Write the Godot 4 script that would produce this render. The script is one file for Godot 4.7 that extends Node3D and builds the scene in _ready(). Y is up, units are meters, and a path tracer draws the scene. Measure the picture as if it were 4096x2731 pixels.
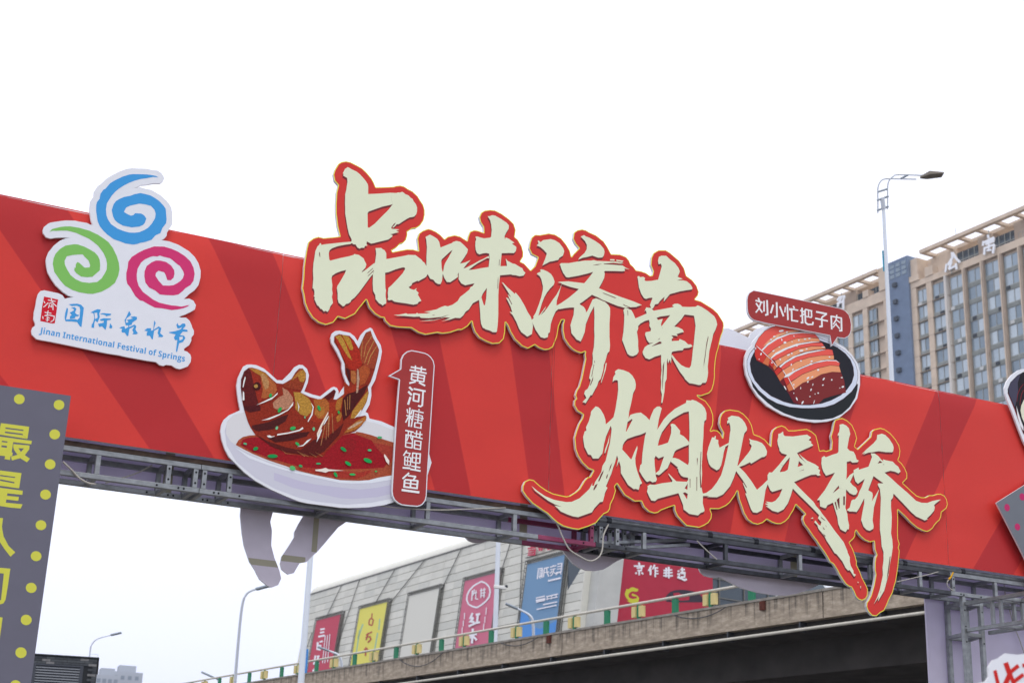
extends Node3D
# A festival gantry over a street: red banner beam on a steel truss with cut-out title boards,
# an elevated road, a shopping hall and an apartment tower behind. Units are metres.

var M := {}
var rng := RandomNumberGenerator.new()
var used := {}

func _ready():
	rng.seed = 77
	make_view()
	make_materials()
	make_setting()
	make_overpass()
	make_mall()
	make_billboard()
	make_tower()
	make_brick_house()
	make_far_blocks()
	make_lamps()
	make_beam()
	make_truss()
	make_columns()
	make_back_boards()
	make_title()
	make_logo()
	make_fish()
	make_pork()
	make_side_boards()
	make_cables()

# ---------------------------------------------------------------- view and light
func make_view():
	var cam := Camera3D.new()
	cam.name = "camera"
	cam.fov = 25.2356
	cam.far = 3000.0
	cam.near = 0.1
	cam.transform = Transform3D(Basis(Vector3(0.99940, 0.03289, 0.01101), Vector3(-0.03469, 0.94769, 0.31730), Vector3(0.0, -0.31749, 0.94826)), Vector3(0, 1.6, 0))
	var lens := CameraAttributesPhysical.new()
	lens.frustum_focal_length = 53.6
	lens.frustum_focus_distance = 14.2
	lens.exposure_aperture = 4.0
	cam.attributes = lens
	add_child(cam)
	cam.fov = 25.2356
	cam.current = true
	var env := Environment.new()
	env.background_mode = Environment.BG_SKY
	var sm := ProceduralSkyMaterial.new()
	sm.sky_top_color = Color(0.94, 0.95, 1.0)
	sm.sky_horizon_color = Color(0.79, 0.815, 0.90)
	sm.sky_curve = 0.15
	sm.ground_bottom_color = Color(0.42, 0.41, 0.40)
	sm.ground_horizon_color = Color(0.62, 0.63, 0.65)
	sm.sun_angle_max = 1.0
	var sky := Sky.new()
	sky.sky_material = sm
	env.sky = sky
	env.background_energy_multiplier = 1.5
	env.tonemap_mode = Environment.TONE_MAPPER_LINEAR
	env.tonemap_exposure = 1.0
	env.fog_enabled = true
	env.fog_density = 0.00025
	env.fog_light_color = Color(0.93, 0.95, 1.0)
	env.sdfgi_enabled = true
	env.ssao_enabled = true
	env.ssil_enabled = true
	var we := WorldEnvironment.new()
	we.name = "world_environment"
	we.environment = env
	add_child(we)
	var sun := DirectionalLight3D.new()
	sun.name = "sun"
	sun.light_energy = 0.42
	sun.light_color = Color(1.0, 0.985, 0.96)
	sun.light_angular_distance = 24.0
	sun.shadow_enabled = true
	sun.rotation_degrees = Vector3(-62.0, 12.0, 0.0)
	add_child(sun)

# ---------------------------------------------------------------- materials
func noise_tex(freq: float, a: Color, b: Color, sd := 1, w := 256, h := 256, kind := FastNoiseLite.TYPE_SIMPLEX_SMOOTH) -> NoiseTexture2D:
	var n := FastNoiseLite.new()
	n.noise_type = kind
	n.frequency = freq
	n.seed = sd
	n.fractal_octaves = 4
	var t := NoiseTexture2D.new()
	t.width = w
	t.height = h
	t.seamless = true
	t.noise = n
	var g := Gradient.new()
	g.set_color(0, a)
	g.set_color(1, b)
	t.color_ramp = g
	return t

func plain(c, rough := 0.6, metal := 0.0) -> StandardMaterial3D:
	var m := StandardMaterial3D.new()
	m.albedo_color = Color(c) if c is String else c
	m.roughness = rough
	m.metallic = metal
	m.metallic_specular = 0.5 if metal > 0.0 or rough < 0.35 else 0.25
	return m

func grained(c, rough: float, metal: float, lo: float, scale_: float, sd: int, freq := 0.03) -> StandardMaterial3D:
	var m := plain(c, rough, metal)
	m.albedo_texture = noise_tex(freq, Color(lo, lo, lo), Color(1, 1, 1), sd)
	m.uv1_triplanar = true
	m.uv1_world_triplanar = true
	m.uv1_scale = Vector3(scale_, scale_, scale_)
	return m

func make_materials():
	M.white_board = grained(Color(0.924, 0.932, 0.955), 0.55, 0.0, 0.985, 0.8, 3)
	M.white_ink = plain(Color(0.955, 0.955, 0.955), 0.5)
	M.foam_edge = plain("e8e8ea", 0.7)
	M.title_red = grained(Color(0.863, 0.245, 0.225), 0.42, 0.0, 0.965, 0.5, 4)
	M.title_yellow = plain(Color(0.955, 0.902, 0.335), 0.45)
	M.cream = grained(Color(0.924, 0.945, 0.823), 0.5, 0.0, 0.985, 0.6, 5)
	M.letter_shade = plain(Color(0.464, 0.183, 0.201), 0.5)
	M.blue_ink = plain(Color(0.272, 0.626, 0.880), 0.5)
	M.green_ink = plain(Color(0.518, 0.775, 0.391), 0.5)
	M.pink_ink = plain(Color(0.845, 0.225, 0.460), 0.5)
	M.seal_red = plain(Color(0.828, 0.123, 0.191), 0.5)
	M.maroon = grained(Color(0.669, 0.240, 0.235), 0.45, 0.0, 0.96, 0.9, 6)
	M.print = StandardMaterial3D.new()
	M.print.vertex_color_use_as_albedo = true
	M.print.roughness = 0.5
	M.print.metallic_specular = 0.25
	M.print_paint = StandardMaterial3D.new()
	M.print_paint.vertex_color_use_as_albedo = true
	M.print_paint.roughness = 0.5
	M.print_paint.metallic_specular = 0.25
	M.print_paint.albedo_texture = noise_tex(0.05, Color(0.62, 0.58, 0.56), Color(1.0, 1.0, 1.0), 8)
	M.print_paint.uv1_triplanar = true
	M.print_paint.uv1_world_triplanar = true
	M.print_paint.uv1_scale = Vector3(4.5, 4.5, 4.5)
	M.panel_grey = grained(Color(0.437, 0.434, 0.485), 0.4, 0.0, 0.96, 0.5, 9)
	M.panel_grey_right = grained(Color(0.468, 0.488, 0.519), 0.4, 0.0, 0.96, 0.5, 10)
	M.lime = plain(Color(0.837, 0.832, 0.326), 0.45)
	M.magenta = plain(Color(0.766, 0.183, 0.413), 0.45)
	M.board_back = grained("ded6e1", 0.75, 0.0, 0.93, 0.6, 11)
	M.back_sheet = grained("e6e2ec", 0.7, 0.0, 0.95, 0.5, 12)
	M.back_sheet.backlight_enabled = true
	M.back_sheet.backlight = Color(0.85, 0.83, 0.9)
	M.tape = plain("a9a48f", 0.5)
	M.steel = grained("a4a8aa", 0.45, 0.4, 0.72, 2.2, 13, 0.02)
	M.steel.roughness_texture = noise_tex(0.02, Color(0.7, 0.7, 0.7), Color(1.0, 1.0, 1.0), 14)
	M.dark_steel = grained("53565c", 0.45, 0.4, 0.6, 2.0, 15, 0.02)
	M.brown_steel = grained("7d6450", 0.5, 0.35, 0.55, 1.6, 16, 0.02)
	M.pink_steel = grained("a8456b", 0.5, 0.2, 0.75, 1.5, 17, 0.02)
	M.hole = plain("0c0c0d", 0.9)
	M.rope = grained("c9c5bb", 0.8, 0.0, 0.8, 9.0, 18)
	M.yellow_tape = plain("d9a41c", 0.5)
	M.ground = grained("75716c", 0.9, 0.0, 0.8, 0.15, 19)
	M.concrete = concrete_material()
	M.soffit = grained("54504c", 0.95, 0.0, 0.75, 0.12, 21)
	M.parapet_cap = grained("a39d93", 0.85, 0.0, 0.75, 0.4, 22)
	M.rail_white = grained("d8d3c4", 0.5, 0.1, 0.85, 0.7, 23)
	M.post_green = plain("2f7f5c", 0.5)
	M.box_cream = plain("d9c78a", 0.6)
	M.box_grey = plain("aca89a", 0.6)
	M.rust = grained("6d3d31", 0.8, 0.0, 0.7, 1.0, 24)
	M.clad = []
	for i in 4:
		M.clad.append(grained(["e0dfd4", "dad9ce", "e4e3d8", "d6d6cc"][i], 0.6, 0.0, 0.93, 0.12, 30 + i))
	M.clad_joint = plain("a5a49b", 0.9)
	M.clad_side = grained("c6c7c2", 0.6, 0.0, 0.92, 0.1, 35)
	M.lattice = plain("6d6d68", 0.6, 0.3)
	M.bann_red = plain("bf3f57", 0.5)
	M.bann_pink = plain("cd6e86", 0.5)
	M.bann_yellow = plain("e0d862", 0.5)
	M.bann_blank = plain("d8d7cc", 0.55)
	M.bann_blue = plain("6f94b6", 0.5)
	M.bann_blue2 = plain("4f8fd4", 0.5)
	M.bann_text = plain("eceaf0", 0.5)
	M.bann_text_red = plain("b2493f", 0.5)
	M.bann_text_teal = plain("9bc0a0", 0.5)
	M.bill_red = grained("b52c42", 0.45, 0.0, 0.95, 0.1, 36)
	M.bill_yellow = plain("ccc93c", 0.5)
	M.bill_dark = plain("39303c", 0.5)
	M.glass_dark = plain("3a4750", 0.12, 0.1)
	M.stone = grained("e6d2bc", 0.75, 0.0, 0.86, 0.05, 40)
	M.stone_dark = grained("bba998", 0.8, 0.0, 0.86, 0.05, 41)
	M.stone_light = plain("d8d2ca", 0.7)
	M.blue_clad = grained("7486a0", 0.45, 0.0, 0.9, 0.06, 42)
	M.vent = plain("48515c", 0.6)
	M.win_frame = plain("9a9d98", 0.5, 0.3)
	M.win_glass = []
	for i in 4:
		M.win_glass.append(plain(["8f9fab", "a4b2bc", "7b8b97", "b7c3ca"][i], 0.1, 0.2))
	M.spandrel = grained("a9aeaa", 0.5, 0.0, 0.85, 0.2, 43)
	M.ac = plain("3f454b", 0.7)
	M.ac_light = plain("c8cac8", 0.6)
	M.letter_silver = plain("e8eaee", 0.3, 0.2)
	M.brick = []
	for i in 4:
		M.brick.append(grained(["51555a", "5c6064", "474b50", "8a8a8b"][i], 0.85, 0.0, 0.8, 1.5, 44 + i))
	M.mortar = plain("35373a", 0.95)
	M.louvre = plain("5e636c", 0.45, 0.3)
	M.louvre_frame = plain("3f434b", 0.5, 0.3)
	M.far_wall_hazed = plain("a9afb8", 0.9)  # pale bluish grey: the haze of distance is put into the wall colour
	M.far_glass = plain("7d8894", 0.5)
	M.pole_white = plain("dfe6ee", 0.45)
	M.pole_band = plain("2ea6c4", 0.5)
	M.pole_grey = plain("98a3ad", 0.5, 0.2)
	M.lamp_head = plain("80786d", 0.5, 0.3)
	M.car_paint = plain("e4e8ec", 0.2)
	M.car_paint.clearcoat_enabled = true
	M.car_glass = plain("4a565e", 0.08, 0.2)
	M.tyre = plain("1a1a1b", 0.8)
	M.chrome = plain("b7babd", 0.25, 0.9)
	M.cctv = plain("e6e6e2", 0.4)
	M.near_red = plain("cf2f2a", 0.5)

func concrete_material() -> StandardMaterial3D:
	# weathered concrete: run-off streaks that hang from the coping, patches and grain
	var w := 1024
	var h := 128
	var im := Image.create(w, h, false, Image.FORMAT_RGB8)
	var a := FastNoiseLite.new()
	a.seed = 5
	a.frequency = 0.05
	var b := FastNoiseLite.new()
	b.seed = 9
	b.frequency = 0.018
	var c := FastNoiseLite.new()
	c.seed = 12
	c.frequency = 0.09
	for x in w:
		var s := a.get_noise_2d(x, 0.0) * 0.5 + c.get_noise_2d(x * 2.2, 7.0) * 0.4
		var reach := 0.55 + 0.5 * b.get_noise_2d(x * 1.5, 40.0)
		for y in h:
			var t := float(y) / h
			var run := clampf(s * 1.6 + 0.1, 0.0, 1.0) * smoothstep(reach + 0.25, reach - 0.3, t)
			var g := a.get_noise_2d(x * 1.4, y * 3.0 + 300.0)
			var p := b.get_noise_2d(x * 1.2, y * 2.0 + 900.0)
			var k := 1.0 - 0.58 * run + 0.10 * g + 0.16 * p
			var pale := clampf(p * 1.6 - 0.2, 0.0, 1.0) * 0.3
			var col := Color(0.66, 0.605, 0.53) * k
			col = col.lerp(Color(0.8, 0.77, 0.72), pale)
			im.set_pixel(x, y, Color(clampf(col.r, 0.05, 1), clampf(col.g, 0.05, 1), clampf(col.b, 0.05, 1)))
	var m := StandardMaterial3D.new()
	m.albedo_texture = ImageTexture.create_from_image(im)
	m.roughness = 0.92
	return m

# ---------------------------------------------------------------- building blocks
func numbered(called: String) -> String:
	if not used.has(called):
		used[called] = 0
		return called
	used[called] += 1
	return "%s_%03d" % [called, used[called]]

func frame_of(which: String) -> Transform3D:
	var f: Array = FRAMES[which]
	return Transform3D(Basis(Vector3(f[3], f[4], f[5]), Vector3(f[6], f[7], f[8]), Vector3(f[9], f[10], f[11])), Vector3(f[0], f[1], f[2]))

func tag(o: Node3D, label: String, category: String, group := "", kind := ""):
	if label:
		o.set_meta("label", label)
	if category:
		o.set_meta("category", category)
	if group:
		o.set_meta("group", group)
	if kind:
		o.set_meta("kind", kind)

func thing(called: String, label: String, category: String, at: Transform3D, group := "") -> Node3D:
	var o := Node3D.new()
	o.name = numbered(called)
	add_child(o)
	o.transform = at
	tag(o, label, category, group)
	return o

func part(st, called: String, m: Material, parent: Node3D) -> MeshInstance3D:
	var o := MeshInstance3D.new()
	o.name = called
	o.mesh = st.commit() if st is SurfaceTool else st
	o.material_override = m
	parent.add_child(o, true)
	return o

func begin() -> SurfaceTool:
	var st := SurfaceTool.new()
	st.begin(Mesh.PRIMITIVE_TRIANGLES)
	st.set_smooth_group(-1)
	return st

func quad(st: SurfaceTool, a: Vector3, b: Vector3, c: Vector3, d: Vector3):
	# a b c d clockwise seen from the front
	var n := (c - a).cross(b - a).normalized()
	st.set_normal(n)
	var uv := [Vector2(0, 0), Vector2(1, 0), Vector2(1, 1), Vector2(0, 1)]
	var p := [a, b, c, d]
	for i in [0, 1, 2, 0, 2, 3]:
		st.set_normal(n)
		st.set_uv(uv[i])
		st.add_vertex(p[i])

func box_in(st: SurfaceTool, lo: Vector3, hi: Vector3):
	var p := []
	for i in 8:
		p.append(Vector3(hi.x if i & 1 else lo.x, hi.y if i & 2 else lo.y, hi.z if i & 4 else lo.z))
	quad(st, p[6], p[7], p[5], p[4])
	quad(st, p[3], p[2], p[0], p[1])
	quad(st, p[2], p[6], p[4], p[0])
	quad(st, p[7], p[3], p[1], p[5])
	quad(st, p[2], p[3], p[7], p[6])
	quad(st, p[4], p[5], p[1], p[0])

func box(lo: Vector3, hi: Vector3) -> SurfaceTool:
	var st := begin()
	box_in(st, lo, hi)
	return st

func bevel_bar(st: SurfaceTool, a: Vector3, b: Vector3, w: float, h: float, up: Vector3, r := 0.004):
	# a rectangular tube with rounded corners from a to b
	var d := (b - a).normalized()
	var s := d.cross(up).normalized()
	var u := s.cross(d).normalized()
	var ring := []
	for q in 4:
		for k in 3:
			var ang := PI / 2 * q + PI / 4 * k
			var cx: float = (w / 2 - r) * ([1, -1, -1, 1][q])
			var cy: float = (h / 2 - r) * ([1, 1, -1, -1][q])
			ring.append(Vector2(cx + r * cos(ang), cy + r * sin(ang)))
	sweep_ring(st, ring, a, b, s, u)

func sweep_ring(st: SurfaceTool, ring: Array, a: Vector3, b: Vector3, s: Vector3, u: Vector3):
	var n := ring.size()
	for i in n:
		var p: Vector2 = ring[i]
		var q: Vector2 = ring[(i + 1) % n]
		var e := s * p.x + u * p.y
		var f := s * q.x + u * q.y
		quad(st, a + e, a + f, b + f, b + e)
	for i in range(1, n - 1):
		var p0: Vector2 = ring[0]
		var p1: Vector2 = ring[i]
		var p2: Vector2 = ring[i + 1]
		tri(st, a + s * p0.x + u * p0.y, a + s * p2.x + u * p2.y, a + s * p1.x + u * p1.y)
		tri(st, b + s * p0.x + u * p0.y, b + s * p1.x + u * p1.y, b + s * p2.x + u * p2.y)

func tri(st: SurfaceTool, a: Vector3, b: Vector3, c: Vector3):
	var n := (c - a).cross(b - a).normalized()
	for v in [a, b, c]:
		st.set_normal(n)
		st.set_uv(Vector2(v.x, v.y))
		st.add_vertex(v)

func tube(st: SurfaceTool, pts: Array, r0: float, r1 := -1.0, sides := 10):
	# a round tube along points, tapering from r0 to r1
	if r1 < 0.0:
		r1 = r0
	var rings := []
	var ups := Vector3(0.31, 0.9, 0.27).normalized()
	for i in pts.size():
		var t: Vector3
		if i == 0:
			t = pts[1] - pts[0]
		elif i == pts.size() - 1:
			t = pts[i] - pts[i - 1]
		else:
			t = (pts[i + 1] - pts[i - 1])
		t = t.normalized()
		var s := t.cross(ups)
		if s.length() < 0.1:
			s = t.cross(Vector3.RIGHT)
		s = s.normalized()
		var u := s.cross(t)
		var r := lerpf(r0, r1, float(i) / (pts.size() - 1))
		var ring := []
		for k in sides:
			var g := TAU * k / sides
			var nn := s * cos(g) + u * sin(g)
			ring.append([pts[i] + nn * r, nn])
		rings.append(ring)
	for i in pts.size() - 1:
		for k in sides:
			var a: Array = rings[i][k]
			var b: Array = rings[i][(k + 1) % sides]
			var c: Array = rings[i + 1][(k + 1) % sides]
			var d: Array = rings[i + 1][k]
			for v in [a, b, c, a, c, d]:
				st.set_normal(v[1])
				st.set_uv(Vector2(0, 0))
				st.add_vertex(v[0])
	for e in [0, pts.size() - 1]:
		for k in range(1, sides - 1):
			var o: Array = [rings[e][0][0], rings[e][k][0], rings[e][k + 1][0]]
			if e == 0:
				tri(st, o[0], o[2], o[1])
			else:
				tri(st, o[0], o[1], o[2])

func curve_pts(p: Array, n := 6) -> Array:
	# Catmull-Rom through the given points
	var out := []
	for i in p.size() - 1:
		var a: Vector3 = p[maxi(i - 1, 0)]
		var b: Vector3 = p[i]
		var c: Vector3 = p[i + 1]
		var d: Vector3 = p[mini(i + 2, p.size() - 1)]
		for k in n:
			out.append(b.cubic_interpolate(c, a, d, float(k) / n))
	out.append(p[-1])
	return out

func points(raw: Array, o := Vector2.ZERO, unit := 0.001) -> PackedVector2Array:
	var out := PackedVector2Array()
	var i := 1 if raw[0] is Array else 0
	while i < raw.size():
		out.append(Vector2(raw[i], raw[i + 1]) * unit - o)
		i += 2
	return out

func sheet(st: SurfaceTool, p: PackedVector2Array, z: float, back := -1.0, col = null):
	# a flat outline at depth z with an edge down to z - back
	var q := p
	if Geometry2D.is_polygon_clockwise(q):
		q = q.duplicate()
		q.reverse()
	var ix := Geometry2D.triangulate_polygon(q)
	if ix.is_empty():
		print("no faces ", q.size(), " ", q[0], " ", q[1])
		return
	for i in range(0, ix.size(), 3):
		var a := q[ix[i]]
		var b := q[ix[i + 1]]
		var c := q[ix[i + 2]]
		if (b - a).cross(c - a) > 0.0:
			var t := b
			b = c
			c = t
		for v in [a, b, c]:
			st.set_normal(Vector3(0, 0, 1))
			if col != null:
				st.set_color(col)
			st.set_uv(v)
			st.add_vertex(Vector3(v.x, v.y, z))
	if back > 0.0:
		edge(st, q, z, back)

func edge(st: SurfaceTool, q: PackedVector2Array, z: float, back: float):
	# side walls of a counter-clockwise outline
	for i in q.size():
		var a := q[i]
		var b := q[(i + 1) % q.size()]
		quad(st, Vector3(a.x, a.y, z), Vector3(b.x, b.y, z), Vector3(b.x, b.y, z - back), Vector3(a.x, a.y, z - back))

func ccw(p: PackedVector2Array) -> PackedVector2Array:
	var q := p.duplicate()
	if Geometry2D.is_polygon_clockwise(q):
		q.reverse()
	return q

func foot(p: PackedVector2Array) -> Vector2:
	var lo := p[0]
	var hi := p[0]
	for v in p:
		lo = lo.min(v)
		hi = hi.max(v)
	return Vector2((lo.x + hi.x) / 2, lo.y)

func ink(called: String, key: String, m: Material, parent: Node3D, o: Vector2, z: float, step := 0.00025, shift := Vector2.ZERO, unit := 0.001) -> MeshInstance3D:
	var st := begin()
	var k := 0
	for raw in SHAPES[key]:
		var p := points(raw, o - shift, unit)
		sheet(st, p, z + k * step, -1.0, Color(raw[0][0], raw[0][1], raw[0][2]).srgb_to_linear() if raw[0] is Array else null)
		k += 1
	return part(st, called, m, parent)

func ink_each(called: String, key: String, m: Material, parent: Node3D, o: Vector2, z: float):
	# every printed piece a part of its own
	for raw in SHAPES[key]:
		var st := begin()
		sheet(st, points(raw, o), z, -1.0, Color(raw[0][0], raw[0][1], raw[0][2]).srgb_to_linear() if raw[0] is Array else null)
		part(st, called, m, parent)

func board(parent: Node3D, p: PackedVector2Array, z: float, thick: float, face: Material, side: Material, called := "board"):
	var q := ccw(p)
	var st := begin()
	edge(st, q, z, thick)
	var rev := q.duplicate()
	# back face
	var ix := Geometry2D.triangulate_polygon(rev)
	for i in range(0, ix.size(), 3):
		var a := rev[ix[i]]
		var b := rev[ix[i + 1]]
		var c := rev[ix[i + 2]]
		if (b - a).cross(c - a) < 0.0:
			var t := b
			b = c
			c = t
		for v in [a, b, c]:
			st.set_normal(Vector3(0, 0, -1))
			st.set_uv(v)
			st.add_vertex(Vector3(v.x, v.y, z - thick))
	part(st, called + "_edge", side, parent)
	var fs := begin()
	sheet(fs, q, z)
	return part(fs, called, face, parent)

func inset(p: PackedVector2Array, d: float) -> PackedVector2Array:
	var best := PackedVector2Array()
	var most := 0.0
	for r in Geometry2D.offset_polygon(ccw(p), -d, Geometry2D.JOIN_ROUND):
		var a := 0.0
		for i in r.size():
			a += r[i].cross(r[(i + 1) % r.size()])
		if absf(a) > most:
			most = absf(a)
			best = r
	return best

func on_sign(key: String, d: float) -> Array:
	# [transform of a thing that hangs on the sign face, its outline, the point it is measured from]
	var raw := points(SHAPES[key][0])
	var o := foot(raw)
	var t := frame_of("sign")
	return [t.translated_local(Vector3(o.x, o.y, d)), points(SHAPES[key][0], o), o]

# ---------------------------------------------------------------- setting
func make_setting():
	var st := begin()
	quad(st, Vector3(-900, 0, -1500), Vector3(900, 0, -1500), Vector3(900, 0, 300), Vector3(-900, 0, 300))
	var g := part(st, "ground", M.ground, self)
	g.set_meta("kind", "structure")

# ---------------------------------------------------------------- elevated road
func make_overpass():
	var f := frame_of("pass")
	var o := thing("overpass", "weathered concrete elevated road with stained edge beam behind the red gantry", "bridge", f)
	var u0 := -60.0
	var u1 := 75.0
	# edge beam in cast lengths with open joints
	var k := 0
	var u := u0
	while u < u1:
		var st := begin()
		var e := u + 13.5 - 0.03
		var fo := 0.37 * k
		var faces := [[Vector3(u, 9.42, 0), Vector3(e, 9.42, 0), Vector3(e, 8.62, 0.0), Vector3(u, 8.62, 0.0)], [Vector3(u, 8.62, 0), Vector3(e, 8.62, 0), Vector3(e, 8.62, -0.28), Vector3(u, 8.62, -0.28)], [Vector3(e, 9.42, -0.28), Vector3(u, 9.42, -0.28), Vector3(u, 8.62, -0.28), Vector3(e, 8.62, -0.28)], [Vector3(u, 9.42, -0.28), Vector3(e, 9.42, -0.28), Vector3(e, 9.42, 0), Vector3(u, 9.42, 0)]]
		for q in faces:
			var n: Vector3 = (q[2] - q[0]).cross(q[1] - q[0]).normalized()
			var uvs := [Vector2(fo, 0.02), Vector2(fo + 1.0, 0.02), Vector2(fo + 1.0, 0.98), Vector2(fo, 0.98)]
			for i in [0, 1, 2, 0, 2, 3]:
				st.set_normal(n)
				st.set_uv(uvs[i])
				st.add_vertex(q[i])
		part(st, "edge_beam", M.concrete, o)
		part(box(Vector3(u, 9.423, -0.32), Vector3(e, 9.50, 0.045)), "coping", M.parapet_cap, o)
		u += 13.5
		k += 1
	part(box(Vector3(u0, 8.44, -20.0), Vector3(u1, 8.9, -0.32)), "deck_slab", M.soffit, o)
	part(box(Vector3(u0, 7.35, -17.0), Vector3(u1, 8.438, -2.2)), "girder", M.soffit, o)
	var cond := begin()
	tube(cond, [Vector3(u0, 8.36, 0.02), Vector3(u1, 8.36, 0.02)], 0.052)
	part(cond, "conduit", M.rail_white, o)
	for i in 40:
		part(box(Vector3(u0 + 1.0 + i * 3.3, 8.30, -0.30), Vector3(u0 + 1.06 + i * 3.3, 8.62, -0.04)), "conduit_bracket", M.dark_steel, o)
	var dr := begin()
	tube(dr, [Vector3(38.2, 8.2, -0.9), Vector3(44.0, 8.05, -0.9)], 0.11)
	part(dr, "drain_pipe", M.box_grey, o)
	for x in [-35.0, -5.0, 25.0, 55.0]:
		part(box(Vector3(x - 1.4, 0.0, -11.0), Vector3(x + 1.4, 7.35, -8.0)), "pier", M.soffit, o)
	for x in [31.9, 20.2]:
		part(box(Vector3(x - 0.1, 9.12, 0.003), Vector3(x + 0.1, 9.41, 0.1)), "junction_box", M.rust, o)
	# railing
	var r := thing("bridge_railing", "white pipe handrail on green posts along the elevated road", "railing", f.translated_local(Vector3(0, 9.5, -0.12)))
	var rs := begin()
	tube(rs, [Vector3(u0, 0.56, 0), Vector3(u1, 0.56, 0)], 0.05)
	part(rs, "handrail", M.rail_white, r)
	var ps := begin()
	box_in(ps, Vector3(-0.13, 0.0, -0.05), Vector3(0.13, 0.50, 0.05))
	var post := ps.commit()
	var bs := begin()
	box_in(bs, Vector3(-0.3, 0.08, -0.05), Vector3(-0.1, 0.46, 0.1))
	box_in(bs, Vector3(0.1, 0.08, -0.05), Vector3(0.3, 0.46, 0.1))
	var boxes := bs.commit()
	var bp := begin()
	box_in(bp, Vector3(-0.07, 0.0, -0.04), Vector3(0.07, 0.5, 0.04))
	var bpost := bp.commit()
	for i in range(-12, 18):
		var p := part(post, "post", M.post_green, r)
		p.position.x = 0.67 + i * 3.82
		var q := part(bpost, "lamp_post", M.post_green, r)
		q.position.x = 2.5 + i * 3.82
		var l := part(boxes, "lamp_box", M.box_cream, q)
		l.position.x = 0.0
	# a slack line on the coping
	for w in [[9.0, 12.6, 0.42, "dark slack cable drooping below the coping before the empty banner frame"], [27.6, 30.2, 0.22, "thin slack cable looped under the white car on the elevated road"], [17.0, 19.5, 0.2, "slack cable on the edge beam below the pink banner"]]:
		var c := thing("bridge_cable", w[3], "cable", f.translated_local(Vector3(w[0], 9.4, 0.06)), "slack cables on the elevated road")
		var cs := begin()
		var line := []
		for i in 13:
			var t := i / 12.0
			line.append(Vector3((w[1] - w[0]) * t, -w[2] * 4.0 * t * (1.0 - t), 0.02))
		tube(cs, line, 0.018, 0.018, 6)
		part(cs, "cord", M.dark_steel, c)
	make_car(f)

func make_car(f: Transform3D):
	# a pale hatchback driving on the deck; only its roof rises above the coping
	var c := thing("passing_car", "white car driving on the elevated road behind the railing", "car", f.translated_local(Vector3(30.6, 8.9, -3.4)))
	var side := PackedVector2Array([Vector2(-2.1, 0.45), Vector2(-2.15, 0.8), Vector2(-1.95, 0.98), Vector2(-1.2, 1.08), Vector2(1.7, 1.1), Vector2(2.05, 0.9), Vector2(2.1, 0.5), Vector2(1.9, 0.3), Vector2(-1.9, 0.3)])
	var st := begin()
	loft(st, side, 0.86, 0.80)
	part(st, "body", M.car_paint, c)
	var cab := PackedVector2Array([Vector2(-1.25, 1.08), Vector2(-0.55, 1.46), Vector2(0.1, 1.56), Vector2(0.9, 1.54), Vector2(1.45, 1.38), Vector2(1.75, 1.1)])
	var cs := begin()
	loft(cs, cab, 0.80, 0.62)
	part(cs, "roof", M.car_paint, c)
	for s in [-1.0, 1.0]:
		var ws := begin()
		var w := [Vector2(-1.0, 1.12), Vector2(-0.5, 1.4), Vector2(0.15, 1.48), Vector2(0.18, 1.12)]
		var w2 := [Vector2(0.24, 1.12), Vector2(0.22, 1.48), Vector2(0.85, 1.46), Vector2(1.3, 1.34), Vector2(1.5, 1.14)]
		for poly in [w, w2]:
			var z0 := 0.0
			for i in range(1, poly.size() - 1):
				var t := [poly[0], poly[i], poly[i + 1]]
				var v := []
				for q in t:
					v.append(Vector3(q.x, q.y, s * (0.84 - (q.y - 1.08) * 0.36)))
				if s > 0:
					tri(ws, v[0], v[1], v[2])
				else:
					tri(ws, v[0], v[2], v[1])
		part(ws, "side_window", M.car_glass, c)
		for x in [-1.3, 1.3]:
			var ty := begin()
			tube(ty, [Vector3(x, 0.31, s * 0.86), Vector3(x, 0.31, s * 0.66)], 0.31, 0.31, 18)
			var wheel := part(ty, "wheel", M.tyre, c)
			var rim := begin()
			tube(rim, [Vector3(x, 0.31, s * 0.875), Vector3(x, 0.31, s * 0.7)], 0.19, 0.19, 14)
			part(rim, "rim", M.chrome, wheel)

func loft(st: SurfaceTool, p: PackedVector2Array, low: float, high: float):
	# a side outline given width, narrower towards its top
	var y0 := p[0].y
	var y1 := p[0].y
	for v in p:
		y0 = minf(y0, v.y)
		y1 = maxf(y1, v.y)
	var q := ccw(p)
	var half := func(v: Vector2) -> float: return lerpf(low, high, (v.y - y0) / (y1 - y0))
	for i in q.size():
		var a := q[i]
		var b := q[(i + 1) % q.size()]
		quad(st, Vector3(a.x, a.y, half.call(a)), Vector3(b.x, b.y, half.call(b)), Vector3(b.x, b.y, -half.call(b)), Vector3(a.x, a.y, -half.call(a)))
	var ix := Geometry2D.triangulate_polygon(q)
	for i in range(0, ix.size(), 3):
		var t := [q[ix[i]], q[ix[i + 1]], q[ix[i + 2]]]
		if (t[1] - t[0]).cross(t[2] - t[0]) > 0.0:
			t = [t[0], t[2], t[1]]
		tri(st, Vector3(t[0].x, t[0].y, half.call(t[0])), Vector3(t[1].x, t[1].y, half.call(t[1])), Vector3(t[2].x, t[2].y, half.call(t[2])))
		tri(st, Vector3(t[0].x, t[0].y, -half.call(t[0])), Vector3(t[2].x, t[2].y, -half.call(t[2])), Vector3(t[1].x, t[1].y, -half.call(t[1])))

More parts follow.
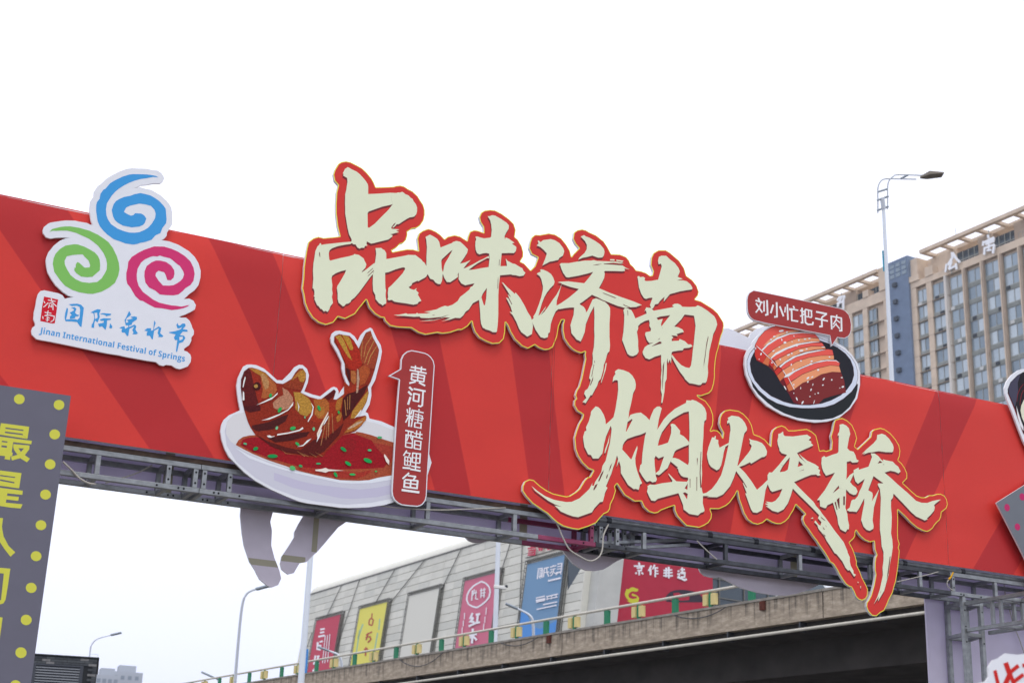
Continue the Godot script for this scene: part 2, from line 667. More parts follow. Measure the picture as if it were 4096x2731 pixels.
# ---------------------------------------------------------------- shopping hall
func make_mall():
	var f := frame_of("mall")
	var o := thing("shopping_hall", "pale panelled shopping hall with battered wall and rounded parapet behind the elevated road", "building", f)
	part(box(Vector3(-32.4, -26.0, -1.2), Vector3(18.2, -0.9, -0.12)), "wall", M.clad_joint, o)
	part(box(Vector3(-32.3, -26.0, -24.0), Vector3(12.0, -0.95, -1.2)), "wall_block", M.clad_side, o)
	# cladding, recessed joints between the panels
	var pw := 2.2
	var ph := 0.66
	var mesh := {}
	for r in 13:
		for c in 23:
			var x := -32.4 + c * pw
			if x + pw > 18.21:
				continue
			var y := -0.98 - (r + 1) * ph
			var st := begin()
			var key := "p"
			if not mesh.has(key):
				box_in(st, Vector3(0.012, 0.02, -0.10), Vector3(pw - 0.012, ph - 0.02, 0.0))
				mesh[key] = st.commit()
			var p := part(mesh[key], "panel", M.clad[rng.randi() % 4], o)
			p.position = Vector3(x, y, rng.randf() * 0.006)
	part(box(Vector3(-32.4, -26.0, -0.10), Vector3(18.2, -9.6, -0.004)), "lower_wall", M.clad[1], o)
	# right-hand return of the wall
	part(box(Vector3(18.2, -26.0, -1.0), Vector3(18.32, -0.9, 0.02)), "corner_trim", M.clad[0], o)
	part(box(Vector3(18.33, -26.0, -2.4), Vector3(19.4, -0.9, -0.5)), "return_wall", M.clad_side, o)
	# rounded parapet, swept along the front and turned down at its left end
	var ps := begin()
	var prof := []
	for k in 9:
		var a := PI / 2 * k / 8.0
		prof.append(Vector2(-0.05 - 1.5 * (1.0 - cos(a)), -0.88 + 1.15 * sin(a)))
	for k in 8:
		var a: Vector2 = prof[k]
		var b: Vector2 = prof[k + 1]
		quad(ps, Vector3(-31.2 - 1.2 * cos(PI / 2 * (k + 1) / 8.0), b.y, b.x), Vector3(18.3, b.y, b.x), Vector3(18.3, a.y, a.x), Vector3(-31.2 - 1.2 * cos(PI / 2 * k / 8.0), a.y, a.x))
	quad(ps, Vector3(-31.2, 0.27, -3.5), Vector3(18.3, 0.27, -3.5), Vector3(18.3, 0.27, -1.55), Vector3(-31.2, 0.27, -1.55))
	part(ps, "parapet", M.clad[2], o)
	part(box(Vector3(-32.5, -1.0, -0.1), Vector3(18.35, -0.88, 0.06)), "cornice", M.lattice, o)
	# stays of old signs across the wall
	for s in [[-24.6, -1.0, -27.6, -4.6], [-20.6, -1.0, -24.0, -9.0], [-13.2, -1.0, -16.4, -3.9], [-7.5, -1.0, -12.9, -4.0], [-1.0, -1.0, -3.6, -4.2], [-4.0, -4.2, -9.0, -9.3], [7.4, -1.0, 6.2, -4.1], [8.8, -1.0, 10.2, -9.0], [-29.8, -5.0, -31.6, -9.2]]:
		var st := begin()
		bevel_bar(st, Vector3(s[0], s[1], 0.10), Vector3(s[2], s[3], 0.10), 0.07, 0.05, Vector3(0, 0, 1))
		part(st, "stay", M.lattice, o)
	# roof letters
	var lt := thing("roof_lettering", "red raised sign letters above the blue furniture billboard", "sign letters", f.translated_local(Vector3(12.0, -3.0, 0.2)))
	ink("letters", "roof_text", M.bann_red, lt, Vector2(12.0, -3.0), 0.0, 0.004, Vector2.ZERO, 1.0)
	var sp := begin()
	bevel_bar(sp, Vector3(-2.2, -0.35, -0.1), Vector3(3.0, -0.35, -0.1), 0.06, 0.06, Vector3(0, 0, 1))
	part(sp, "support_rail", M.lattice, lt)
	# hanging banners in lattice frames
	var spec := [
		[-28.75, -23.1, "red vertical banner with white characters beside the left corner of the hall", M.bann_red, "red_text", M.bann_text],
		[-18.95, -13.25, "yellow vertical banner with reddish characters on the panelled hall", M.bann_yellow, "yellow_text", M.bann_text_red],
		[-9.05, -3.5, "empty pale banner frame between the yellow and pink banners", M.bann_blank, "", null],
		[0.8, 6.3, "pink vertical banner with round white emblem on the panelled hall", M.bann_pink, "pink_text", M.bann_text],
		[10.5, 15.8, "blue furniture billboard with white characters near the hall corner", M.bann_blue, "blue_text", M.bann_text]]
	for s in spec:
		var t := thing("wall_banner", s[2], "banner", f.translated_local(Vector3((s[0] + s[1]) / 2, -9.7, 0.0)), "framed banners on the hall")
		var h: float = 5.7
		var hw: float = (s[1] - s[0]) / 2
		part(box(Vector3(-hw, 0, 0.22), Vector3(hw, h, 0.27)), "sheet", s[3], t)
		for side in [-1.0, 1.0]:
			var ls := begin()
			for z in [0.05, 0.30]:
				bevel_bar(ls, Vector3(side * (hw + 0.04), 0, z), Vector3(side * (hw + 0.04), h + 0.3, z), 0.05, 0.05, Vector3(0, 0, 1))
				bevel_bar(ls, Vector3(side * (hw + 0.30), 0, z), Vector3(side * (hw + 0.30), h + 0.3, z), 0.05, 0.05, Vector3(0, 0, 1))
			for i in 19:
				bevel_bar(ls, Vector3(side * (hw + 0.02), i * 0.32, 0.30), Vector3(side * (hw + 0.32), i * 0.32, 0.30), 0.045, 0.045, Vector3(0, 0, 1))
			part(ls, "lattice_upright", M.lattice, t)
		var ts := begin()
		for z in [0.05, 0.30]:
			for y in [h + 0.04, h + 0.30]:
				bevel_bar(ts, Vector3(-hw - 0.3, y, z), Vector3(hw + 0.3, y, z), 0.05, 0.05, Vector3(0, 0, 1))
		for i in 20:
			bevel_bar(ts, Vector3(-hw + i * hw / 10.0, h + 0.04, 0.30), Vector3(-hw + (i + 0.5) * hw / 10.0, h + 0.30, 0.30), 0.03, 0.03, Vector3(0, 0, 1))
		part(ts, "lattice_beam", M.lattice, t)
		if s[4]:
			ink("lettering", s[4], s[5], t, Vector2((s[0] + s[1]) / 2, -9.7), 0.273, 0.003, Vector2.ZERO, 1.0)
		if s[4] == "yellow_text":
			for raw in SHAPES["yellow_text_small"]:
				var ys := begin()
				sheet(ys, points(raw, Vector2((s[0] + s[1]) / 2, -9.7), 1.0), 0.273)
				part(ys, "small_lettering", M.bann_text_teal, t)
		if s[4] == "blue_text":
			var st := begin()
			sheet(st, PackedVector2Array([Vector2(-hw, 0), Vector2(hw, 0), Vector2(hw, 0.9), Vector2(0.4, 0.5), Vector2(-1.0, 0.9), Vector2(-1.8, 2.0), Vector2(-hw, 2.1)]), 0.275)
			part(st, "print_wave", M.bann_blue2, t)

func make_billboard():
	var f := frame_of("bill")
	var o := thing("side_wing", "dark glazed wing of the hall that carries the red billboard", "building", f.translated_local(Vector3(8, 0, -0.6)))
	part(box(Vector3(-7.6, 0, -2.0), Vector3(22, 24.5, -0.1)), "wall", M.glass_dark, o)
	for i in 11:
		part(box(Vector3(-7.6, 9.0 + i * 1.4, -0.098), Vector3(22, 9.08 + i * 1.4, 0.02)), "floor_band", M.lattice, o)
	for i in 12:
		part(box(Vector3(-7.6 + i * 2.6, 0, -0.097), Vector3(-7.5 + i * 2.6, 24.5, 0.0)), "mullion", M.lattice, o)
	var b := thing("red_billboard", "large red billboard with white characters, yellow emblem and dark round seal", "billboard", f.translated_local(Vector3(6.7, 14.0, 0.0)))
	part(box(Vector3(-5.4, 0.0, -0.2), Vector3(5.45, 9.4, 0.0)), "sheet", M.bill_red, b)
	var fr := begin()
	box_in(fr, Vector3(-5.5, 0, -0.22), Vector3(-5.402, 9.5, 0.03))
	part(fr, "frame", M.lattice, b)
	ink("lettering", "bill_chars", M.bann_text, b, Vector2(6.7, 14.0), 0.01, 0.003, Vector2.ZERO, 1.0)
	ink("emblem", "bill_emblem", M.bill_yellow, b, Vector2(6.7, 14.0), 0.01, 0.003, Vector2.ZERO, 1.0)
	ink("seal", "bill_seal", M.bill_dark, b, Vector2(6.7, 14.0), 0.01, 0.003, Vector2.ZERO, 1.0)

# ---------------------------------------------------------------- apartment tower
func make_tower():
	var f := frame_of("tower")
	var o := thing("apartment_tower", "tall tan apartment tower with rows of windows and a blue stair shaft", "building", f)
	part(box(Vector3(-60, 0, -24), Vector3(45, 98.6, -0.6)), "wall", M.stone, o)
	# windows
	var cols := [[0.15, 3.36], [4.13, 7.46], [8.12, 11.45], [12.23, 15.6], [16.4, 19.75], [20.5, 23.85], [24.6, 27.95], [-3.91, -1.02], [-7.52, -5.38], [-24.3, -21.53], [-20.07, -18.09], [-28.6, -25.7], [-32.6, -30.0]]
	var fl := 3.04
	var meshes := {}
	for c in cols:
		var w: float = c[1] - c[0]
		var key := "%.2f" % w
		if not meshes.has(key):
			var fs := begin()
			var z := -0.25
			for e in [[0.0, w, 0.0, 0.09], [0.0, w, 2.21, 2.30], [0.0, 0.09, 0.09, 2.21], [w - 0.09, w, 0.09, 2.21], [w / 2 - 0.05, w / 2 + 0.05, 0.09, 2.21]]:
				box_in(fs, Vector3(e[0], e[2], z - 0.12), Vector3(e[1], e[3], z))
			var gs := begin()
			box_in(gs, Vector3(0.09, 0.09, -0.34), Vector3(w / 2 - 0.05, 2.21, -0.31))
			var ss := begin()
			box_in(ss, Vector3(0.0, -0.74, -0.6), Vector3(w, 0.0, -0.2))
			for i in 4:
				box_in(ss, Vector3(0.0, -0.70 + i * 0.18, -0.2), Vector3(w, -0.64 + i * 0.18, -0.16))
			var acs := begin()
			box_in(acs, Vector3(0.0, -0.66, -0.19), Vector3(0.85, -0.08, -0.05))
			meshes[key] = [fs.commit(), gs.commit(), ss.commit(), acs.commit()]
		var ms: Array = meshes[key]
		for k in 9:
			var y := 95.72 - k * fl
			var wi := part(ms[0], "window", M.win_frame, o)
			wi.position = Vector3(c[0], y, 0)
			for h in 2:
				var g := part(ms[1], "pane", M.win_glass[rng.randi() % 4], wi)
				g.position = Vector3(h * (w / 2 - 0.04), 0, -0.02 * h)
			var sp := part(ms[2], "spandrel", M.spandrel, o)
			sp.position = Vector3(c[0], y, 0)
			if rng.randf() < 0.55:
				var ac := part(ms[3], "air_conditioner", M.ac if rng.randf() < 0.7 else M.ac_light, sp)
				ac.position = Vector3(rng.randf() * (w - 0.9), 0, 0)
			# dark reveal behind each window
			if k == 0:
				part(box(Vector3(c[0], 60.0, -0.599), Vector3(c[1], 98.05, -0.45)), "window_shaft", M.glass_dark, o)
	# fins
	for x in [3.4, 7.5, 11.5, 15.64, 19.8, 23.9, 28.0]:
		part(box(Vector3(x, 0, -0.599), Vector3(x + 0.26, 98.6, 0.3)), "fin", M.stone, o)
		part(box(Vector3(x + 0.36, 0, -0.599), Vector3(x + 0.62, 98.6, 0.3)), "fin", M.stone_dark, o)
	part(box(Vector3(-0.75, 0, -0.599), Vector3(-0.28, 98.6, 0.4)), "pale_fin", M.stone_light, o)
	for x in [-5.2, -9.9, -15.9, -21.4, -25.5, -29.7]:
		part(box(Vector3(x, 0, -0.599), Vector3(x + (1.2 if x > -8 else 2.2 if x < -9 and x > -10 else 1.2), 98.7, 0.05)), "pier", M.stone, o)
	# parapet over the windows
	part(box(Vector3(-0.75, 98.602, -1.4), Vector3(45, 99.9, 0.12)), "parapet", M.stone, o)
	part(box(Vector3(-9.9, 98.705, -1.4), Vector3(-0.78, 99.8, 0.1)), "parapet", M.stone, o)
	part(box(Vector3(-60, 98.605, -1.4), Vector3(-14.5, 100.6, 0.1)), "parapet", M.stone, o)
	part(box(Vector3(-5.2, 99.802, -1.2), Vector3(-3.3, 101.5, 0.25)), "cap_block", M.stone, o)
	part(box(Vector3(-9.9, 99.803, -1.5), Vector3(-6.6, 100.9, 0.35)), "cap_block", M.stone, o)
	part(box(Vector3(-9.0, 100.903, -4.0), Vector3(-7.3, 104.3, -0.2)), "shaft_pier", M.stone, o)
	part(box(Vector3(-7.3, 99.804, -4.6), Vector3(-0.3, 104.3, -2.6)), "penthouse_wall", M.stone, o)
	part(box(Vector3(-21.0, 100.6, -1.2), Vector3(-19.5, 101.9, 0.25)), "cap_block", M.stone, o)
	# glazed top storey set back under the roof frame
	for g in [[-0.3, 5.0], [8.0, 13.0], [16.0, 22.0], [25.0, 31.0], [-25.6, -19.0], [-36.0, -29.5]]:
		var gl := part(box(Vector3(g[0], 99.9, -3.0), Vector3(g[1], 103.4, -2.9)), "top_window", M.glass_dark, o)
		var n := 4
		for i in n + 1:
			var x: float = lerpf(g[0], g[1], float(i) / n)
			part(box(Vector3(x - 0.06, 99.9, -2.898), Vector3(x + 0.06, 103.4, -2.8)), "bar", M.win_frame, gl)
		part(box(Vector3(g[0], 101.7, -2.897), Vector3(g[1], 101.85, -2.79)), "bar", M.win_frame, gl)
	for g in [[5.0, 8.0], [13.0, 16.0], [22.0, 25.0], [31.0, 45.0], [-19.0, -16.8], [-29.5, -25.6], [-60.0, -36.0]]:
		part(box(Vector3(g[0], 99.9, -4.6), Vector3(g[1], 104.3, -2.4)), "top_pier", M.stone_dark, o)
	# open roof frame: beams and joists with sky between them
	for s in [[-60.0, -16.6], [-5.7, 45.0]]:
		part(box(Vector3(s[0], 104.3, -0.1), Vector3(s[1], 104.95, 0.75)), "roof_beam", M.stone, o)
		part(box(Vector3(s[0], 104.3, -4.6), Vector3(s[1], 104.95, -2.9)), "roof_beam", M.stone, o)
		var x: float = s[0]
		while x < s[1]:
			part(box(Vector3(x, 104.32, -2.9), Vector3(x + 0.7, 104.85, -0.1)), "roof_joist", M.stone, o)
			x += 4.15
	part(box(Vector3(-5.75, 104.3, -4.6), Vector3(-5.7, 104.95, 0.7)), "beam_end", M.stone, o)
	part(box(Vector3(-16.6, 100.6, -3.5), Vector3(-14.5, 105.0, 0.3)), "shaft_pier", M.stone, o)
	# blue stair shaft
	part(box(Vector3(-14.4, 0, -6.0), Vector3(-8.95, 105.1, 0.5)), "stair_shaft", M.blue_clad, o)
	for k in 10:
		part(box(Vector3(-12.6, 100.0 - k * 3.2, 0.5), Vector3(-11.7, 100.75 - k * 3.2, 1.0)), "vent_hood", M.vent, o)
	for k in 3:
		for i in 3:
			part(box(Vector3(-13.4 + i * 1.5, 101.8 + k * 0.95, 0.5), Vector3(-12.3 + i * 1.5, 102.5 + k * 0.95, 0.56)), "shaft_window", M.win_glass[2], o)
	# floor joints across the stone
	for k in 10:
		part(box(Vector3(-9.95, 95.0 - k * fl, -0.5), Vector3(-0.2, 95.07 - k * fl, 0.07)), "floor_joint", M.stone_dark, o)
		part(box(Vector3(-40.0, 95.0 - k * fl, -0.5), Vector3(-15.0, 95.07 - k * fl, 0.07)), "floor_joint", M.stone_dark, o)
	# a handrail on the roof edge
	var hs := begin()
	for i in 8:
		bevel_bar(hs, Vector3(16.0 + i * 0.8, 99.9, 0.0), Vector3(16.0 + i * 0.8, 101.0, 0.0), 0.05, 0.05, Vector3(0, 0, 1))
	bevel_bar(hs, Vector3(16.0, 101.0, 0.0), Vector3(21.6, 101.0, 0.0), 0.06, 0.06, Vector3(0, 0, 1))
	part(hs, "roof_handrail", M.win_frame, o)
	var rod := begin()
	tube(rod, [Vector3(2.6, 104.9, 0.2), Vector3(2.6, 106.4, 0.2)], 0.05)
	part(rod, "lightning_rod", M.win_frame, o)
	var names := [["gong", "silver character on the tower parapet nearest the blue stair shaft"], ["yu", "silver roofed character on the tower parapet before the glazed top storey"], ["mao", "silver character on the tower wing left of the blue stair shaft"]]
	for n in names:
		var p := points(SHAPES[n[0]][0], Vector2.ZERO, 1.0)
		var c := foot(p)
		var t := thing("tower_letter", n[1], "sign letter", f.translated_local(Vector3(c.x, c.y, 0.5)), "silver characters on the tower roof")
		var st := begin()
		var k := 0
		for raw in SHAPES[n[0]]:
			sheet(st, points(raw, c, 1.0), 0.1 + k * 0.01, 0.16 + k * 0.01)
			k += 1
		part(st, "character", M.letter_silver, t)
		part(box(Vector3(-0.05, -1.6, -0.2), Vector3(0.05, 1.5, -0.08)), "bracket", M.win_frame, t)

# ---------------------------------------------------------------- small brick house
func make_brick_house():
	var f := frame_of("brick")
	var o := thing("brick_kiosk", "dark grey brick utility building with louvred opening beyond the dotted panel", "building", f)
	var top := 5.87
	part(box(Vector3(-2.6, 0, -4.0), Vector3(0.83, top - 0.01, -0.03)), "wall", M.mortar, o)
	var bl := 0.205
	var bh := 0.061
	var joint := 0.007
	var st := begin()
	box_in(st, Vector3(0, 0, -0.028), Vector3(bl - joint, bh - joint, 0.0))
	var whole := st.commit()
	var sh := begin()
	box_in(sh, Vector3(0, 0, -0.028), Vector3(bl / 2 - joint, bh - joint, 0.0))
	var half := sh.commit()
	for r in 14:
		var y := top - 0.02 - (r + 1) * bh
		var x := 0.825
		var first := true
		while x > -1.6:
			var m: ArrayMesh = whole
			var w := bl
			if first and r % 2 == 1:
				m = half
				w = bl / 2
			first = false
			x -= w
			# the louvred opening
			if y < 5.66 and x + w > -0.72 and x < 0.52:
				continue
			var b := part(m, "brick", M.brick[3] if rng.randf() < 0.14 else M.brick[rng.randi() % 3], o)
			b.position = Vector3(x, y, rng.randf() * 0.004)
	part(box(Vector3(-2.7, top, -4.1), Vector3(0.86, top + 0.025, 0.03)), "coping", M.brick[0], o)
	var lv := part(box(Vector3(-0.72, 4.4, -0.029), Vector3(-0.63, 5.66, 0.02)), "louvre_frame", M.louvre_frame, o)
	part(box(Vector3(0.43, 4.4, -0.029), Vector3(0.51, 5.66, 0.02)), "louvre_frame", M.louvre_frame, o)
	part(box(Vector3(-0.63, 5.62, -0.029), Vector3(0.43, 5.66, 0.02)), "louvre_frame", M.louvre_frame, o)
	var ss := begin()
	var a := [Vector3(-0.63, 0.052, -0.02), Vector3(0.43, 0.052, -0.02), Vector3(0.43, 0.0, 0.015), Vector3(-0.63, 0.0, 0.015)]
	quad(ss, a[0], a[1], a[2], a[3])
	quad(ss, a[3], a[2], a[2] + Vector3(0, -0.006, 0), a[3] + Vector3(0, -0.006, 0))
	var slat := ss.commit()
	for k in 14:
		var s := part(slat, "slat", M.louvre, o)
		s.position.y = 5.56 - k * 0.065
	# thin guard frame on the roof
	var rs := begin()
	for x in [0.62, 0.82]:
		tube(rs, [Vector3(x, top, -0.3), Vector3(x, top + 0.14, -0.3)], 0.006)
	tube(rs, [Vector3(0.62, top + 0.13, -0.3), Vector3(0.82, top + 0.13, -0.3)], 0.006)
	part(rs, "roof_guard", M.pole_white, o)

func make_far_blocks():
	# two high-rises far down the street, haze painted into their pale base colour
	var spec := [[Vector3(-160.561, 63.886, -632.974), 10.0, "haze-tinted grey high-rise block far beyond the brick building"], [Vector3(-157.511, 67.345, -652.908), 12.5, "haze-tinted grey high-rise with stepped top far beyond the brick building"]]
	for s in spec:
		var at: Vector3 = s[0]
		var b := thing("distant_block", s[2], "building", Transform3D(Basis(Vector3.UP, 0.35), Vector3(at.x, 0, at.z)))
		var w: float = s[1] * 0.5
		part(box(Vector3(-w, 0, -8), Vector3(w, at.y, 8)), "wall", M.far_wall_hazed, b)
		part(box(Vector3(-w * 0.5, at.y, -4), Vector3(w * 0.6, at.y + 3.0, 4)), "roof_block", M.far_wall_hazed, b)
		for r in 9:
			for c in 4:
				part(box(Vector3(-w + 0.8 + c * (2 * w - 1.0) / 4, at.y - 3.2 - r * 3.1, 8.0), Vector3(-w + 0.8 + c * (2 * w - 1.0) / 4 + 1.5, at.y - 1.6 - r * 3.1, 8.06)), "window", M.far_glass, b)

# ---------------------------------------------------------------- street lamps
func make_lamps():
	# tall lamp with a double-hoop head, standing on the elevated road side
	var base := Vector3(9.62, 0.0, -36.95)
	var top := Vector3(13.219, 24.049, -50.485)
	base = Vector3(top.x + 0.02, 8.9, top.z)
	var l := thing("street_lamp", "tall white street lamp with hooped frame and turquoise band before the tower", "street lamp", Transform3D(Basis(), base))
	var st := begin()
	tube(st, [Vector3(0, 0, 0), Vector3(0, top.y - 8.9, 0)], 0.105, 0.06, 16)
	part(st, "pole", M.pole_white, l)
	var band := begin()
	tube(band, [Vector3(13.389, 21.904, -51.203) - base + Vector3(0.0, 0, 0), Vector3(13.320, 22.612, -50.966) - base], 0.086, 0.082, 16)
	var bm := part(band, "band", M.pole_band, l)
	bm.position = Vector3.ZERO
	var pl := Vector3(13.040, 23.884, -50.540) - base
	var pr := Vector3(13.388, 24.023, -50.493) - base
	var hoop_l := [pl, Vector3(13.024, 24.329, -50.391) - base, Vector3(13.012, 24.742, -50.253) - base, Vector3(13.085, 24.952, -50.182) - base, Vector3(13.216, 25.051, -50.149) - base, Vector3(13.450, 25.075, -50.141) - base, Vector3(14.389, 25.090, -50.136) - base]
	var hoop_r := [pr, Vector3(13.371, 24.468, -50.344) - base, Vector3(13.364, 24.849, -50.217) - base, Vector3(13.418, 25.026, -50.157) - base, Vector3(13.548, 25.158, -50.113) - base, Vector3(13.747, 25.222, -50.092) - base, Vector3(14.736, 25.229, -50.090) - base]
	for h in [hoop_l, hoop_r]:
		var hs := begin()
		tube(hs, curve_pts(h, 5), 0.029, 0.029, 8)
		part(hs, "hoop", M.pole_white, l)
	for r in [[Vector3(12.997, 24.599, -50.301), Vector3(13.345, 24.721, -50.260)], [Vector3(12.991, 24.312, -50.397), Vector3(13.405, 24.475, -50.342)], [Vector3(13.004, 23.969, -50.512), Vector3(13.418, 24.125, -50.459)], [Vector3(13.819, 25.087, -50.137), Vector3(14.082, 25.223, -50.092)]]:
		var rs := begin()
		tube(rs, [r[0] - base, r[1] - base], 0.037, 0.037, 8)
		part(rs, "rung", M.pole_grey, l)
	var neck := begin()
	tube(neck, [Vector3(0, top.y - 8.92, 0), Vector3(13.182, 24.414, -50.363) - base], 0.085, 0.085, 12)
	part(neck, "neck", M.pole_white, l)
	var hd := begin()
	var h0 := Vector3(14.521, 25.158, -50.113) - base
	var h1 := Vector3(14.820, 25.231, -50.089) - base
	var h2 := Vector3(15.339, 25.271, -50.076) - base
	var d := (h2 - h1).normalized()
	var sd := d.cross(Vector3.UP).normalized()
	var up := sd.cross(d)
	var s0 := [h0 - sd * 0.05 + up * 0.03, h0 + sd * 0.05 + up * 0.03, h0 + sd * 0.05 - up * 0.03, h0 - sd * 0.05 - up * 0.03]
	var s1 := [h1 - sd * 0.23 + up * 0.08, h1 + sd * 0.23 + up * 0.08, h1 + sd * 0.23 - up * 0.05, h1 - sd * 0.23 - up * 0.05]
	var s2 := [h2 - sd * 0.19 + up * 0.02, h2 + sd * 0.19 + up * 0.02, h2 + sd * 0.19 - up * 0.02, h2 - sd * 0.19 - up * 0.02]
	for pair in [[s0, s1], [s1, s2]]:
		for i in 4:
			quad(hd, pair[0][i], pair[0][(i + 1) % 4], pair[1][(i + 1) % 4], pair[1][i])
	quad(hd, s2[0], s2[1], s2[2], s2[3])
	quad(hd, s0[3], s0[2], s0[1], s0[0])
	part(hd, "lamp_head", M.lamp_head, l)
	# single-arm lamps farther off
	var spec := [
		["faint white single-arm street lamp beyond the hanging boards", [Vector3(-11.494, 7.942, -67.478), Vector3(-11.413, 9.632, -66.912), Vector3(-11.306, 11.188, -66.391), Vector3(-11.170, 11.733, -66.208), Vector3(-10.894, 11.978, -66.126), Vector3(-10.225, 12.169, -66.062)], 0.07, M.pole_white],
		["thin curved street lamp rising behind the brick building", [Vector3(-25.657, 11.984, -96.707), Vector3(-25.628, 12.568, -96.511), Vector3(-25.541, 13.008, -96.364), Vector3(-25.196, 13.359, -96.246), Vector3(-24.486, 13.577, -96.173), Vector3(-23.877, 13.733, -96.121)], 0.05, M.pole_white],
		["curved street lamp low at the left end of the elevated road", [Vector3(-16.387, 9.857, -92.146), Vector3(-16.455, 10.407, -91.962), Vector3(-16.710, 10.721, -91.857), Vector3(-17.202, 10.916, -91.791), Vector3(-17.517, 11.035, -91.752)], 0.06, M.pole_grey],
		["pale curved street lamp in front of the red vertical banner", [Vector3(-8.737, 10.648, -85.554), Vector3(-8.791, 11.257, -85.350), Vector3(-8.964, 11.587, -85.239), Vector3(-9.389, 11.757, -85.183), Vector3(-9.976, 11.939, -85.122)], 0.075, M.pole_white],
		["pale curved street lamp in front of the blue furniture billboard", [Vector3(1.578, 11.867, -76.709), Vector3(1.540, 12.419, -76.524), Vector3(1.429, 12.747, -76.415), Vector3(1.070, 12.984, -76.335), Vector3(0.272, 13.289, -76.233)], 0.075, M.pole_white]]
	for s in spec:
		var pts: Array = s[1]
		var foot_: Vector3 = Vector3(pts[0].x, 0, pts[0].z)
		var t := thing("curved_street_lamp", s[0], "street lamp", Transform3D(Basis(), foot_), "single-arm street lamps")
		var line := [Vector3.ZERO]
		for p in pts:
			line.append(p - foot_)
		var ps := begin()
		tube(ps, [line[0], line[1]], s[2] * 1.2, s[2], 10)
		part(ps, "pole", s[3], t)
		var arm := begin()
		var tail: Array = line.slice(1)
		tube(arm, curve_pts(tail, 4), s[2], s[2] * 0.6, 8)
		part(arm, "arm", s[3], t)
		var e: Vector3 = tail[-1]
		var g: Vector3 = (tail[-1] - tail[-2]).normalized()
		var hs := begin()
		bevel_bar(hs, e - g * 0.5, e + g * 0.15, 0.28, 0.1, Vector3.UP, 0.03)
		part(hs, "lamp_head", M.pole_grey, t)
	# plain tall poles beside the hall
	var p0 := Vector3(-7.841, 7.648, -61.249)
	var p1 := Vector3(-7.704, 12.794, -59.526)
	var a := thing("mast_pole", "thick white pole with blue plate left of the panelled hall", "pole", Transform3D(Basis(), Vector3(p0.x, 0, p0.z)))
	var ms := begin()
	tube(ms, [Vector3.ZERO, Vector3(0, p1.y + 3.0, 0)], 0.16, 0.10, 14)
	part(ms, "shaft", M.pole_white, a)
	part(box(Vector3(0.12, Vector3(-7.717, 8.034, -61.119).y, -0.03), Vector3(0.2, Vector3(-7.751, 8.966, -60.807).y, 0.03)), "plate", M.bann_blue2, a)
	var q0 := Vector3(-0.322, 11.162, -72.727)
	var q1 := Vector3(-0.391, 15.455, -71.290)
	var b := thing("camera_pole", "white pole with a surveillance camera in front of the pink banner", "pole", Transform3D(Basis(), Vector3(q0.x, 0, q0.z)))
	var bs := begin()
	tube(bs, [Vector3.ZERO, Vector3(0, q1.y + 4.0, 0)], 0.15, 0.10, 14)
	part(bs, "shaft", M.pole_white, b)
	var cp := Vector3(-0.157, 13.431, -71.967) - Vector3(q0.x, 0, q0.z)
	var cs := begin()
	bevel_bar(cs, cp + Vector3(-0.3, 0.02, 0.1), cp + Vector3(0.28, -0.02, 0.1), 0.16, 0.16, Vector3.UP, 0.03)
	var cam := part(cs, "camera", M.cctv, b)
	var vs := begin()
	bevel_bar(vs, cp + Vector3(0.22, 0.06, 0.1), cp + Vector3(0.36, 0.05, 0.1), 0.18, 0.1, Vector3.UP, 0.02)
	part(vs, "visor", M.ac, cam)

# ---------------------------------------------------------------- banner beam
const TOP := 6.562
const LOW := 4.626
const LEFT := -1.6
const RIGHT := 13.4

func banner_material() -> StandardMaterial3D:
	# printed sunburst: flat dark rays on red vinyl
	var w := 2048
	var h := 300
	var rays := [[-0.37, 1.314, 0.401, 1.856], [1.615, 2.770, 2.194, 3.158], [3.18, 3.880, 3.71, 4.238], [4.50, 4.862, 4.93, 5.22], [6.99, 6.775, 7.455, 7.063], [8.30, 7.722, 8.824, 8.07], [9.842, 8.80, 10.437, 9.268], [11.70, 10.203, 12.30, 10.78], [-2.3, -0.3, -1.5, 0.5]]
	var light := Color(0.845, 0.245, 0.215).srgb_to_linear()
	var dark := Color(0.731, 0.183, 0.191).srgb_to_linear()
	var im := Image.create(w, h, false, Image.FORMAT_RGB8)
	var n := FastNoiseLite.new()
	n.seed = 3
	n.frequency = 0.006
	var fine := FastNoiseLite.new()
	fine.seed = 8
	fine.frequency = 0.12
	var px := (RIGHT - LEFT) / w
	for y in h:
		var t := (y + 0.5) / h
		var edges := []
		for r in rays:
			edges.append([lerpf(r[0], r[1], t), lerpf(r[2], r[3], t)])
		for x in w:
			var u := LEFT + (x + 0.5) * px
			var cover := 0.0
			for e in edges:
				if u > e[0] - px and u < e[1] + px:
					cover += clampf((u - e[0]) / px + 0.5, 0.0, 1.0) * clampf((e[1] - u) / px + 0.5, 0.0, 1.0)
			var c := light.lerp(dark, clampf(cover, 0, 1))
			var k := 1.0 + 0.05 * n.get_noise_2d(x, y * 1.5) + 0.018 * fine.get_noise_2d(x, y)
			im.set_pixel(x, y, Color(c.r * k, c.g * k, c.b * k).linear_to_srgb())
	var m := StandardMaterial3D.new()
	m.albedo_texture = ImageTexture.create_from_image(im)
	m.roughness = 0.48
	m.metallic_specular = 0.3
	return m

